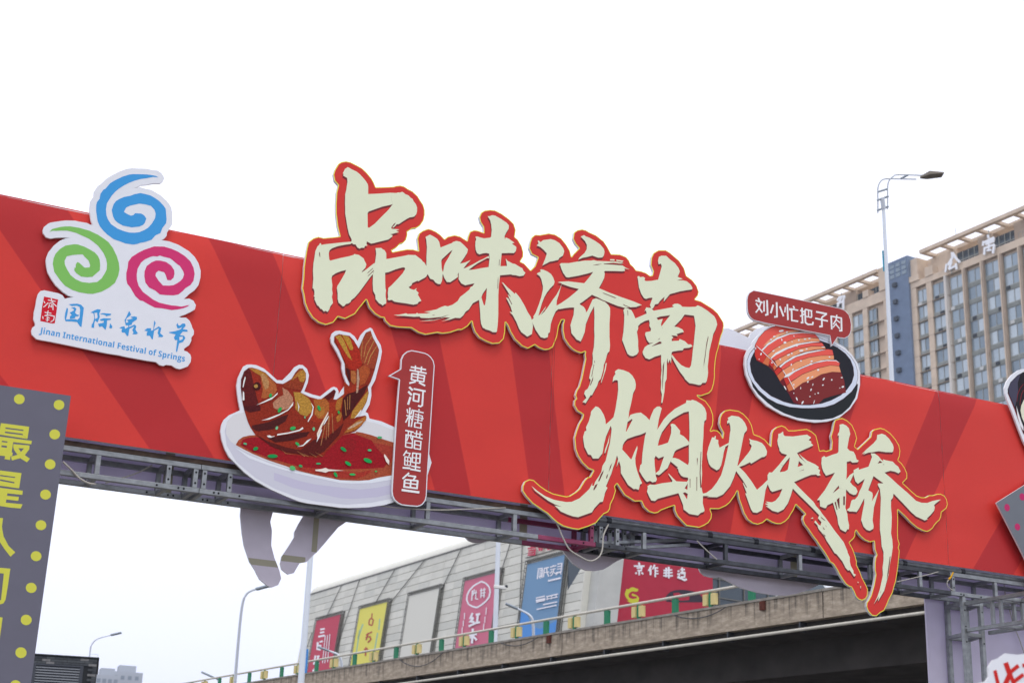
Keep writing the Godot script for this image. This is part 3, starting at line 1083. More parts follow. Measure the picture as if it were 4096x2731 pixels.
func make_beam():
	var f := frame_of("sign")
	var o := thing("banner_beam", "long red vinyl banner with printed dark rays stretched over the gantry beam", "banner", f.translated_local(Vector3(0, LOW, 0)))
	var m := banner_material()
	var seams := [LEFT, 2.303, 5.03, 9.868, RIGHT]
	var sag := FastNoiseLite.new()
	sag.seed = 21
	sag.frequency = 0.55
	for i in 4:
		var a: float = seams[i] + (0.0 if i == 0 else 0.0015)
		var b: float = seams[i + 1] - (0.0 if i == 3 else 0.0015)
		var st := begin()
		var nx := int((b - a) / 0.12) + 1
		var ny := 18
		var grid := []
		for y in ny + 1:
			var row := []
			for x in nx + 1:
				var u := lerpf(a, b, float(x) / nx)
				var v := lerpf(LOW, TOP, float(y) / ny)
				# vinyl pulled tight: shallow waves, little puckers at the seams, a rolled top edge
				var e := minf(u - a, b - u)
				var z := 0.006 * sag.get_noise_2d(u * 1.3, v * 1.6) + 0.004 * exp(-e * 9.0) * sin(v * 23.0 + i)
				z *= smoothstep(0.0, 0.12, minf(v - LOW, TOP - v))
				if y == ny:
					z -= 0.016
				row.append([Vector3(u, v - LOW + (0.004 * sag.get_noise_1d(u * 2.0) if y == ny else 0.0), z), Vector2((u - LEFT) / (RIGHT - LEFT), (TOP - v) / (TOP - LOW))])
			grid.append(row)
		st.set_smooth_group(0)
		for y in ny:
			for x in nx:
				for q in [[y, x], [y + 1, x], [y + 1, x + 1], [y, x], [y + 1, x + 1], [y, x + 1]]:
					var g: Array = grid[q[0]][q[1]]
					st.set_uv(g[1])
					st.add_vertex(g[0])
		st.index()
		st.generate_normals()
		part(st, "banner_panel", m, o)
	part(box(Vector3(LEFT, 0.0, -0.03), Vector3(RIGHT, TOP - LOW - 0.012, -0.014)), "backing_sheet", M.foam_edge, o)
	# rear face of the beam
	var b := thing("rear_sheet", "pale lavender back panel of the gantry seen through the truss", "panel", f.translated_local(Vector3(0, 4.34, -0.40)))
	part(box(Vector3(LEFT, 0.0, -0.03), Vector3(RIGHT, TOP - 4.36, -0.01)), "sheet", M.back_sheet, b)
	for x in [1.55, 4.95, 8.1]:
		part(box(Vector3(x, 0.0, -0.009), Vector3(x + 0.08, 0.45, -0.006)), "tape", M.tape, b)

# ---------------------------------------------------------------- truss under the banner
func bar(parent: Node3D, called: String, m: Material, a: Vector3, b: Vector3, w := 0.042, h := 0.042) -> MeshInstance3D:
	var st := begin()
	bevel_bar(st, a, b, w, h, Vector3(0, 1, 0) if absf((b - a).normalized().y) < 0.9 else Vector3(0, 0, 1))
	return part(st, called, m, parent)

func bolt_hole(parent: Node3D, at: Vector3, dir: Vector3):
	var st := begin()
	tube(st, [at, at + dir * 0.003], 0.0085, 0.0085, 10)
	part(st, "bolt_hole", M.hole, parent)

func make_truss():
	var f := frame_of("sign")
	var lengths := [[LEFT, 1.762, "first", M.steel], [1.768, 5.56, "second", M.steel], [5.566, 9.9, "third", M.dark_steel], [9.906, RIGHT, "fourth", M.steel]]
	var labels := ["galvanised box truss section under the banner beside the dotted grey panel", "galvanised truss section under the fish dish board with a pink stained end", "dark steel box truss section under the lower title characters", "galvanised truss section that rests on the right steel column"]
	var posts := [[-0.9, 0.0, 0.92, 1.5, 1.725], [1.80, 2.02, 2.92, 3.84, 4.71, 5.52], [5.62, 5.80, 6.10, 7.04, 7.94, 8.84, 9.5], [9.95, 10.55, 11.4, 12.3]]
	var zf := -0.052
	var zr := -0.372
	var yt := 4.545
	var yb := 4.345
	for i in 4:
		var L: Array = lengths[i]
		var t := thing("truss_section", labels[i], "truss", f.translated_local(Vector3(L[0], yb - 0.021, 0)), "truss sections under the banner")
		var o := Vector3(L[0], yb - 0.021, 0)
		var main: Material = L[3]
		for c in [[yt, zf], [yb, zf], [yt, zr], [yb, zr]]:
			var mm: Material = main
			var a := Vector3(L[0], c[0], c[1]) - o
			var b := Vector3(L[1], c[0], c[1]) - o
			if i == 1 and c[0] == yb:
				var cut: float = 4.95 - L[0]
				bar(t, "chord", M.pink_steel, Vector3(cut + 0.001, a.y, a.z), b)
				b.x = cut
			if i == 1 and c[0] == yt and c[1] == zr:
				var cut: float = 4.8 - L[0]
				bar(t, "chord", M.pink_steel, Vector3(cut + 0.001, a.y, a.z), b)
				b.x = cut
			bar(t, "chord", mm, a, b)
		for x in posts[i]:
			var pm: Material = main
			if i == 1 and x > 5.0:
				pm = M.pink_steel
			if i == 2 and (x < 6.5 or x > 7.5):
				pm = M.steel
			for z in [zf, zr]:
				bar(t, "post", pm, Vector3(x, yb + 0.022, z) - o, Vector3(x, yt - 0.022, z) - o, 0.04, 0.04)
			for y in [yb, yt]:
				bar(t, "tie", pm, Vector3(x, y, zr + 0.022) - o, Vector3(x, y, zf - 0.022) - o, 0.036, 0.036)
			# bolt holes near the joints of the section
			if minf(absf(x - L[0]), absf(x - L[1])) < 0.35:
				for y in [yb + 0.06, yt - 0.05]:
					bolt_hole(t, Vector3(x, y, zf + 0.0205) - o, Vector3(0, 0, 1))
				for dx in [-0.09, 0.09]:
					if x + dx > L[0] and x + dx < L[1]:
						bolt_hole(t, Vector3(x + dx, yb, zf + 0.0215) - o, Vector3(0, 0, 1))
						bolt_hole(t, Vector3(x + dx, yb, zr + 0.0215) - o, Vector3(0, 0, 1))
	# hangers carrying the banner: brown tube on the left, grey pipe on the right
	var h := thing("brown_tube_frame", "rusty brown square tube frame along the lower edge of the banner", "tube frame", f.translated_local(Vector3(LEFT, 4.59, -0.1)))
	bar(h, "tube", M.brown_steel, Vector3(0, 0.01, 0), Vector3(5.38 - LEFT, 0.01, 0), 0.045, 0.042)
	bar(h, "tube", M.brown_steel, Vector3(0, 0.03, -0.22), Vector3(5.38 - LEFT, 0.03, -0.22), 0.04, 0.04)
	for x in [0.45, 1.62, 2.7, 3.9, 5.0]:
		bar(h, "tie", M.brown_steel, Vector3(x - LEFT, 0.02, -0.198), Vector3(x - LEFT, 0.02, -0.024), 0.036, 0.03)
	var g := thing("grey_pipe_frame", "round grey pipe clamped along the lower edge of the banner", "pipe", f.translated_local(Vector3(5.4, 4.6, -0.09)))
	var ps := begin()
	tube(ps, [Vector3(0.0, 0, 0), Vector3(RIGHT - 5.4, 0, 0)], 0.03, 0.03, 14)
	part(ps, "pipe", M.steel, g)
	for x in [0.3, 1.45, 2.0, 2.7, 3.9, 4.7, 6.3]:
		var cs := begin()
		tube(cs, [Vector3(x, 0, 0), Vector3(x + 0.05, 0, 0)], 0.036, 0.036, 14)
		part(cs, "clamp", M.dark_steel, g)
	# scaffold pieces gathered where the two truss runs meet
	var k := thing("truss_joint_block", "cluster of bolted steel uprights where two truss runs meet below the title", "truss joint", f.translated_local(Vector3(5.55, 4.33, -0.2)))
	for x in [0.10, 0.17, 0.26, 0.33, 0.42, 0.53]:
		bar(k, "upright", M.steel, Vector3(x, 0.02, -0.06 + fmod(x * 7.0, 0.16)), Vector3(x, 0.24, -0.06 + fmod(x * 7.0, 0.16)), 0.045, 0.03)
	for y in [0.0, 0.06]:
		bar(k, "diagonal", M.steel, Vector3(0.1, y - 0.01, 0.09), Vector3(1.15, y + 0.17, 0.02 - y), 0.036, 0.032)
	for x in [0.10, 0.26, 0.42]:
		for y in [0.07, 0.19]:
			bolt_hole(k, Vector3(x, y, -0.06 + fmod(x * 7.0, 0.16) + 0.0152), Vector3(0, 0, 1))

func make_columns():
	var f := frame_of("sign")
	var o := Vector3(10.089, 0, 0)
	var t := thing("right_column", "bolted galvanised steel truss column under the right end of the beam", "truss column", f.translated_local(o))
	var xs := [10.154, 10.079, 10.320, 10.419]
	var zs := [-0.372, -0.052, -0.052, -0.372]
	for i in 4:
		bar(t, "leg", M.steel, Vector3(xs[i] - o.x, 0, zs[i]), Vector3(xs[i] - o.x, 4.32, zs[i]), 0.048, 0.048)
	for y in [4.26, 3.93, 3.3, 2.6]:
		for e in [[0, 1], [1, 2], [3, 2], [0, 3]]:
			var a := Vector3(xs[e[0]] - o.x, y, zs[e[0]])
			var b := Vector3(xs[e[1]] - o.x, y, zs[e[1]])
			var d := (b - a).normalized() * 0.026
			bar(t, "rung", M.steel, a + d, b - d, 0.04, 0.04)
		for i in [1, 2]:
			for dy in [-0.08, 0.08]:
				bolt_hole(t, Vector3(xs[i] - o.x, y + dy, zs[i] + 0.0245), Vector3(0, 0, 1))
	# truss that runs forward from the column
	var s := thing("side_truss", "galvanised truss running forward from the right column", "truss", f.translated_local(Vector3(xs[1], 3.95, -0.05)))
	for c in [[0.02, 0.30], [0.32, 0.30], [0.02, 0.02], [0.32, 0.02]]:
		bar(s, "chord", M.steel, Vector3(c[0], c[1], 0.03), Vector3(c[0], c[1], 3.2), 0.04, 0.04)
	for z in [0.4, 0.52, 1.3, 2.2, 3.1]:
		for x in [0.02, 0.32]:
			bar(s, "post", M.steel, Vector3(x, 0.042, z), Vector3(x, 0.278, z), 0.036, 0.036)
		for y in [0.02, 0.30]:
			bar(s, "tie", M.steel, Vector3(0.042, y, z), Vector3(0.298, y, z), 0.036, 0.036)
	# pale sheet behind the column
	var w := thing("column_sheet", "pale lavender sheet behind the right steel column", "panel", f.translated_local(Vector3(9.887, 0, -0.41)))
	part(box(Vector3(0, 0, -0.02), Vector3(4.2, 4.335, 0)), "sheet", M.back_sheet, w)

func make_back_boards():
	var f := frame_of("sign")
	var spec := [["cloud_back_a", "grey back of a drooping narrow cut-out hanging under the fish dish board"], ["cloud_back_b", "grey back of a slanting cut-out with tape strips below the fish dish board"], ["cloud_back_c", "small grey lobe of a cut-out board peeping under the truss near the camera pole"], ["cloud_back_d", "grey back of a rounded cut-out above the blue furniture billboard"], ["cloud_back_e", "long grey back of a cloud cut-out hanging before the elevated road"], ["cloud_top", "pale cloud cut-out rising behind the beam beside the pork bowl board"]]
	for s in spec:
		var raw := points(SHAPES[s[0]][0])
		var o := foot(raw)
		var t := thing("hanging_cutout", s[1], "cut-out board", f.translated_local(Vector3(o.x, o.y, -0.45)), "cut-out boards on the rear of the gantry")
		board(t, points(SHAPES[s[0]][0], o), 0.0, 0.02, M.white_board if s[0] == "cloud_top" else M.board_back, M.foam_edge)
		var strips := []
		if s[0] == "cloud_back_a":
			strips = [Rect2(-0.4, 0.175, 0.8, 0.055)]
		if s[0] == "cloud_back_b":
			strips = [Rect2(-0.5, 0.11, 0.42, 0.055), Rect2(-0.03, 0.22, 0.05, 0.4)]
		for r in strips:
			var q := PackedVector2Array([r.position, r.position + Vector2(r.size.x, 0), r.position + r.size, r.position + Vector2(0, r.size.y)])
			for c in Geometry2D.intersect_polygons(q, points(SHAPES[s[0]][0], o)):
				var ts := begin()
				sheet(ts, c, 0.0012)
				part(ts, "tape", M.tape, t)

# ---------------------------------------------------------------- title board
func make_title():
	var r := on_sign("board", 0.05)
	var t := thing("title_board", "large red cut-out title board with yellow rim and eight cream brush characters", "sign", r[0])
	var p: PackedVector2Array = r[1]
	var o: Vector2 = r[2]
	board(t, p, 0.0, 0.032, M.title_yellow, M.foam_edge, "rim")
	var face := begin()
	sheet(face, inset(p, 0.0085), 0.0008)
	part(face, "face", M.title_red, t)
	# joint of the two board halves
	part(box(Vector3(5.025 - o.x, 5.42 - o.y, 0.0009), Vector3(5.028 - o.x, 6.36 - o.y, 0.0012)), "joint", M.letter_shade, t)
	for c in ["pin", "wei", "ji", "nan", "yan", "huo", "tian", "qiao"]:
		var ch := ink("character", c, M.cream, t, o, 0.0024)
		ink("printed_shadow", c, M.letter_shade, ch, o, 0.0014, 0.00012, Vector2(-0.004, -0.0225))
		if SHAPES.has(c + "_nick"):
			ink_each("dry_stroke", c + "_nick", M.letter_shade, ch, o, 0.0044)

func text_part(parent: Node3D, s: String, font_name: String, m: Material, a: Vector2, b: Vector2, cap: float, z: float):
	# one line of lettering from a to b, capitals of the given height
	var tm := TextMesh.new()
	var ft := SystemFont.new()
	ft.font_names = PackedStringArray([font_name])
	ft.font_weight = 700
	tm.font = ft
	tm.text = s
	tm.font_size = 64
	tm.pixel_size = 0.01
	tm.depth = 0.0
	tm.horizontal_alignment = HORIZONTAL_ALIGNMENT_LEFT
	tm.vertical_alignment = VERTICAL_ALIGNMENT_BOTTOM
	var bb := tm.get_aabb()
	var o := MeshInstance3D.new()
	o.name = "lettering"
	o.mesh = tm
	o.material_override = m
	parent.add_child(o, true)
	var d := (b - a)
	var sx := d.length() / bb.size.x
	var drop := 0.24   # share of the line that hangs below the baseline
	var sy := cap / (bb.size.y * (1.0 - drop))
	var x := Vector3(d.x, d.y, 0).normalized()
	var y := Vector3(-x.y, x.x, 0)
	var base := Vector3(a.x, a.y, z) - x * bb.position.x * sx - y * (bb.position.y + bb.size.y * drop) * sy
	o.transform = Transform3D(Basis(x * sx, y * sy, Vector3(0, 0, 1)), base)

# ---------------------------------------------------------------- festival logo
func make_logo():
	var r := on_sign("logo_board", 0.045)
	var t := thing("logo_board", "white cut-out logo board with blue, green and pink spirals", "sign", r[0])
	var o: Vector2 = r[2]
	board(t, r[1], 0.0, 0.022, M.white_board, M.foam_edge)
	ink("blue_spiral", "spiral_blue", M.blue_ink, t, o, 0.0008)
	ink("green_spiral", "spiral_green", M.green_ink, t, o, 0.0008)
	ink("pink_spiral", "spiral_pink", M.pink_ink, t, o, 0.0008)
	var s := ink("seal", "seal", M.seal_red, t, o, 0.0008)
	ink("seal_character", "seal_strokes", M.white_ink, s, o, 0.0012, 0.0001)
	for c in ["guo", "ji4", "quan", "shui", "jie"]:
		ink("character", c, M.blue_ink, t, o, 0.0008)
	var e := points(SHAPES["english_line"][0], o)
	text_part(t, "Jinan International Festival of Springs", "Droid Sans", M.blue_ink, e[0], e[2], (e[1] - e[0]).length(), 0.001)

func bubble(called: String, key: String, text_key: String, label: String, rim: float, d: float):
	var r := on_sign(key, d)
	var t := thing(called, label, "sign", r[0])
	board(t, r[1], 0.0, 0.022, M.white_board, M.foam_edge, "rim")
	var st := begin()
	sheet(st, inset(r[1], rim), 0.0008)
	part(st, "face", M.maroon, t)
	ink("lettering", text_key, M.white_ink, t, r[2], 0.0014, 0.00004)

func make_fish():
	var r := on_sign("fish_board", 0.045)
	var t := thing("fish_dish_board", "cut-out board of a glazed whole carp on a white plate of red sauce", "sign", r[0])
	var o: Vector2 = r[2]
	board(t, r[1], 0.0, 0.022, M.white_board, M.foam_edge)
	ink("bowl", "fish_bowl", M.print, t, o, 0.0006, 0.0002)
	ink("sauce", "fish_sauce", M.print_paint, t, o, 0.0016, 0.0002)
	ink("fish", "fish_body", M.print_paint, t, o, 0.0028, 0.00012)
	ink_each("highlight", "fish_shine", M.print, t, o, 0.0100)
	ink_each("herb", "fish_garnish", M.print, t, o, 0.0104)
	bubble("fish_name_bubble", "fish_bubble", "fish_bubble_text", "tall maroon speech bubble with white characters beside the fish", 0.0088, 0.078)

func make_pork():
	var r := on_sign("pork_board", 0.045)
	var t := thing("pork_bowl_board", "cut-out board of sliced pork in a black bowl with white border", "sign", r[0])
	var o: Vector2 = r[2]
	board(t, r[1], 0.0, 0.022, M.white_board, M.foam_edge)
	ink("bowl", "pork_bowl", M.print, t, o, 0.0006, 0.0002)
	ink("meat", "pork_meat", M.print, t, o, 0.0018, 0.00012)
	ink_each("sesame", "pork_sesame", M.print, t, o, 0.0062)
	bubble("pork_name_bubble", "pork_bubble", "pork_bubble_text", "slanted maroon speech bubble with white characters above the pork bowl", 0.006, 0.078)

# ---------------------------------------------------------------- other boards
func make_side_boards():
	var f := frame_of("panel_l")
	var raw := points(SHAPES["left_panel"][0])
	var o := foot(raw)
	var t := thing("dotted_panel", "tall grey panel with lime dots and lime characters", "sign", f.translated_local(Vector3(o.x, o.y, 0)))
	board(t, points(SHAPES["left_panel"][0], o), 0.0, 0.03, M.panel_grey, M.foam_edge)
	var st := begin()
	for d in SHAPES["left_dots"]:
		st = begin()
		sheet(st, points(d, o), 0.0008)
		part(st, "dot", M.lime, t)
	for c in SHAPES["left_chars"]:
		st = begin()
		sheet(st, points(c, o), 0.0010)
		part(st, "lettering", M.lime, t)
	var r := on_sign("right_panel", 0.09)
	var q := thing("magenta_dot_panel", "tilted grey panel with magenta dots at the right end of the banner", "sign", r[0])
	board(q, r[1], 0.0, 0.02, M.panel_grey_right, M.foam_edge)
	for d in SHAPES["right_dots"]:
		st = begin()
		sheet(st, points(d, r[2]), 0.0008)
		part(st, "dot", M.magenta, q)
	var k := on_sign("face_board", 0.05)
	var w := thing("dark_cutout", "white edged cut-out with black and slate shapes at the right end of the banner", "cut-out board", k[0])
	board(w, k[1], 0.0, 0.022, M.white_board, M.foam_edge)
	ink("print", "face_hair", M.print, w, k[2], 0.0006, 0.0002)
	var nf := frame_of("near")
	var np := points(SHAPES["near_board"][0])
	var no := foot(np)
	var nb := thing("red_character_board", "white cloud-edged board with a red character near the right column", "sign", nf.translated_local(Vector3(no.x, no.y, 0)))
	board(nb, points(SHAPES["near_board"][0], no), 0.0, 0.02, M.white_board, M.foam_edge)
	ink("lettering", "near_chars", M.near_red, nb, no, 0.001, 0.0002)

func make_cables():
	var f := frame_of("sign")
	var spec := [
		["pale cord sagging through the truss beside the dotted grey panel", [Vector3(0.638, 4.421, 0.0), Vector3(0.715, 4.367, -0.01), Vector3(0.782, 4.314, -0.02), Vector3(0.856, 4.283, -0.02), Vector3(0.926, 4.290, -0.06)], 0.008],
		["pale cord slanting across the first truss bay", [Vector3(1.039, 4.348, -0.2), Vector3(1.132, 4.392, -0.2), Vector3(1.231, 4.438, -0.2), Vector3(1.319, 4.488, -0.2), Vector3(1.402, 4.551, -0.2)], 0.006],
		["thin pale cord strung behind the fish name bubble", [Vector3(3.372, 4.422, 0.0), Vector3(3.579, 4.427, 0.0), Vector3(3.920, 4.455, 0.0), Vector3(4.283, 4.512, 0.0), Vector3(4.600, 4.567, -0.02)], 0.0055],
		["white cable hanging in a loop below the title board", [Vector3(5.062, 4.531, 0.03), Vector3(5.125, 4.462, 0.02), Vector3(5.184, 4.350, 0.02), Vector3(5.254, 4.255, 0.02), Vector3(5.354, 4.207, 0.02), Vector3(5.473, 4.173, 0.02), Vector3(5.566, 4.220, 0.02), Vector3(5.609, 4.302, 0.01), Vector3(5.626, 4.436, 0.0), Vector3(5.694, 4.550, -0.03)], 0.0075],
		["white cord crossing the dark truss section diagonally", [Vector3(6.679, 4.511, 0.02), Vector3(6.774, 4.442, 0.02), Vector3(6.909, 4.355, 0.02)], 0.006],
		["white cord running from the title board to the right column", [Vector3(9.163, 4.380, 0.0), Vector3(9.388, 4.444, 0.0), Vector3(9.582, 4.499, 0.0), Vector3(9.742, 4.550, 0.0)], 0.005],
		["white cord hanging with a hook in the right column head", [Vector3(9.833, 4.472, 0.05), Vector3(9.808, 4.433, 0.05), Vector3(9.818, 4.393, 0.05), Vector3(9.886, 4.360, 0.05)], 0.005],
		["long white cord dangling in front of the right back sheet", [Vector3(11.008, 4.663, 0.06), Vector3(11.012, 4.501, 0.06), Vector3(11.058, 4.336, 0.06), Vector3(11.107, 4.158, 0.06), Vector3(11.170, 4.024, 0.06), Vector3(11.236, 3.854, 0.06)], 0.006]]
	for i in spec.size():
		var s: Array = spec[i]
		var off := -0.43 if i == 7 else -0.03 if i in [1, 4, 5, 6] else 0.0
		var pts := []
		var a: Vector3 = s[1][0]
		var base := Vector3(a.x, a.y, a.z + off)
		for p in s[1]:
			pts.append(Vector3(p.x, p.y, p.z + off) - base)
		var t := thing("slack_rope", s[0], "cord", f.translated_local(base), "ropes on the gantry")
		var st := begin()
		tube(st, curve_pts(pts, 5), s[2], s[2], 8)
		part(st, "cord", M.rope, t)
		if i == 6:
			var ys := begin()
			tube(ys, [pts[0], pts[0] + Vector3(0.035, 0.03, 0.0), pts[0] + Vector3(0.07, 0.085, 0.0)], 0.012, 0.007, 8)
			part(ys, "yellow_tape", M.yellow_tape, t)

# ---------------------------------------------------------------- measured frames and outlines
const FRAMES := {
	"sign": [-4.10238,0.00000,-11.53298,0.89239,0.00000,-0.45126,0.00000,1.00000,0.00000,0.45126,-0.00000,0.89239],
	"panel_l": [-3.94444,0.00000,-11.22064,0.89239,0.00000,-0.45126,0.00000,1.00000,0.00000,0.45126,-0.00000,0.89239],
	"mall": [-2.87438,26.00000,-122.93795,0.49846,-0.00000,0.86691,0.09904,0.99345,-0.05695,-0.86123,0.11425,0.49520],
	"tower": [74.95796,0.00000,-245.36004,0.49064,-0.00000,0.87136,0.00000,1.00000,0.00000,-0.87136,0.00000,0.49064],
	"bill": [5.77967,0.00000,-106.12978,0.80712,0.00000,-0.59039,0.00000,1.00000,0.00000,0.59039,-0.00000,0.80712],
	"pass": [-9.31179,0.00000,-74.99117,0.55109,-0.00000,0.83445,0.00000,1.00000,0.00000,-0.83445,0.00000,0.55109],
	"brick": [-10.91634,0.00000,-38.69625,0.96895,0.00000,-0.24725,0.00000,1.00000,0.00000,0.24725,-0.00000,0.96895],
	"near": [2.04234,2.34539,-6.07781,0.99994,0.00000,0.01102,0.00000,1.00000,0.00000,-0.01102,0.00000,0.99994],
}

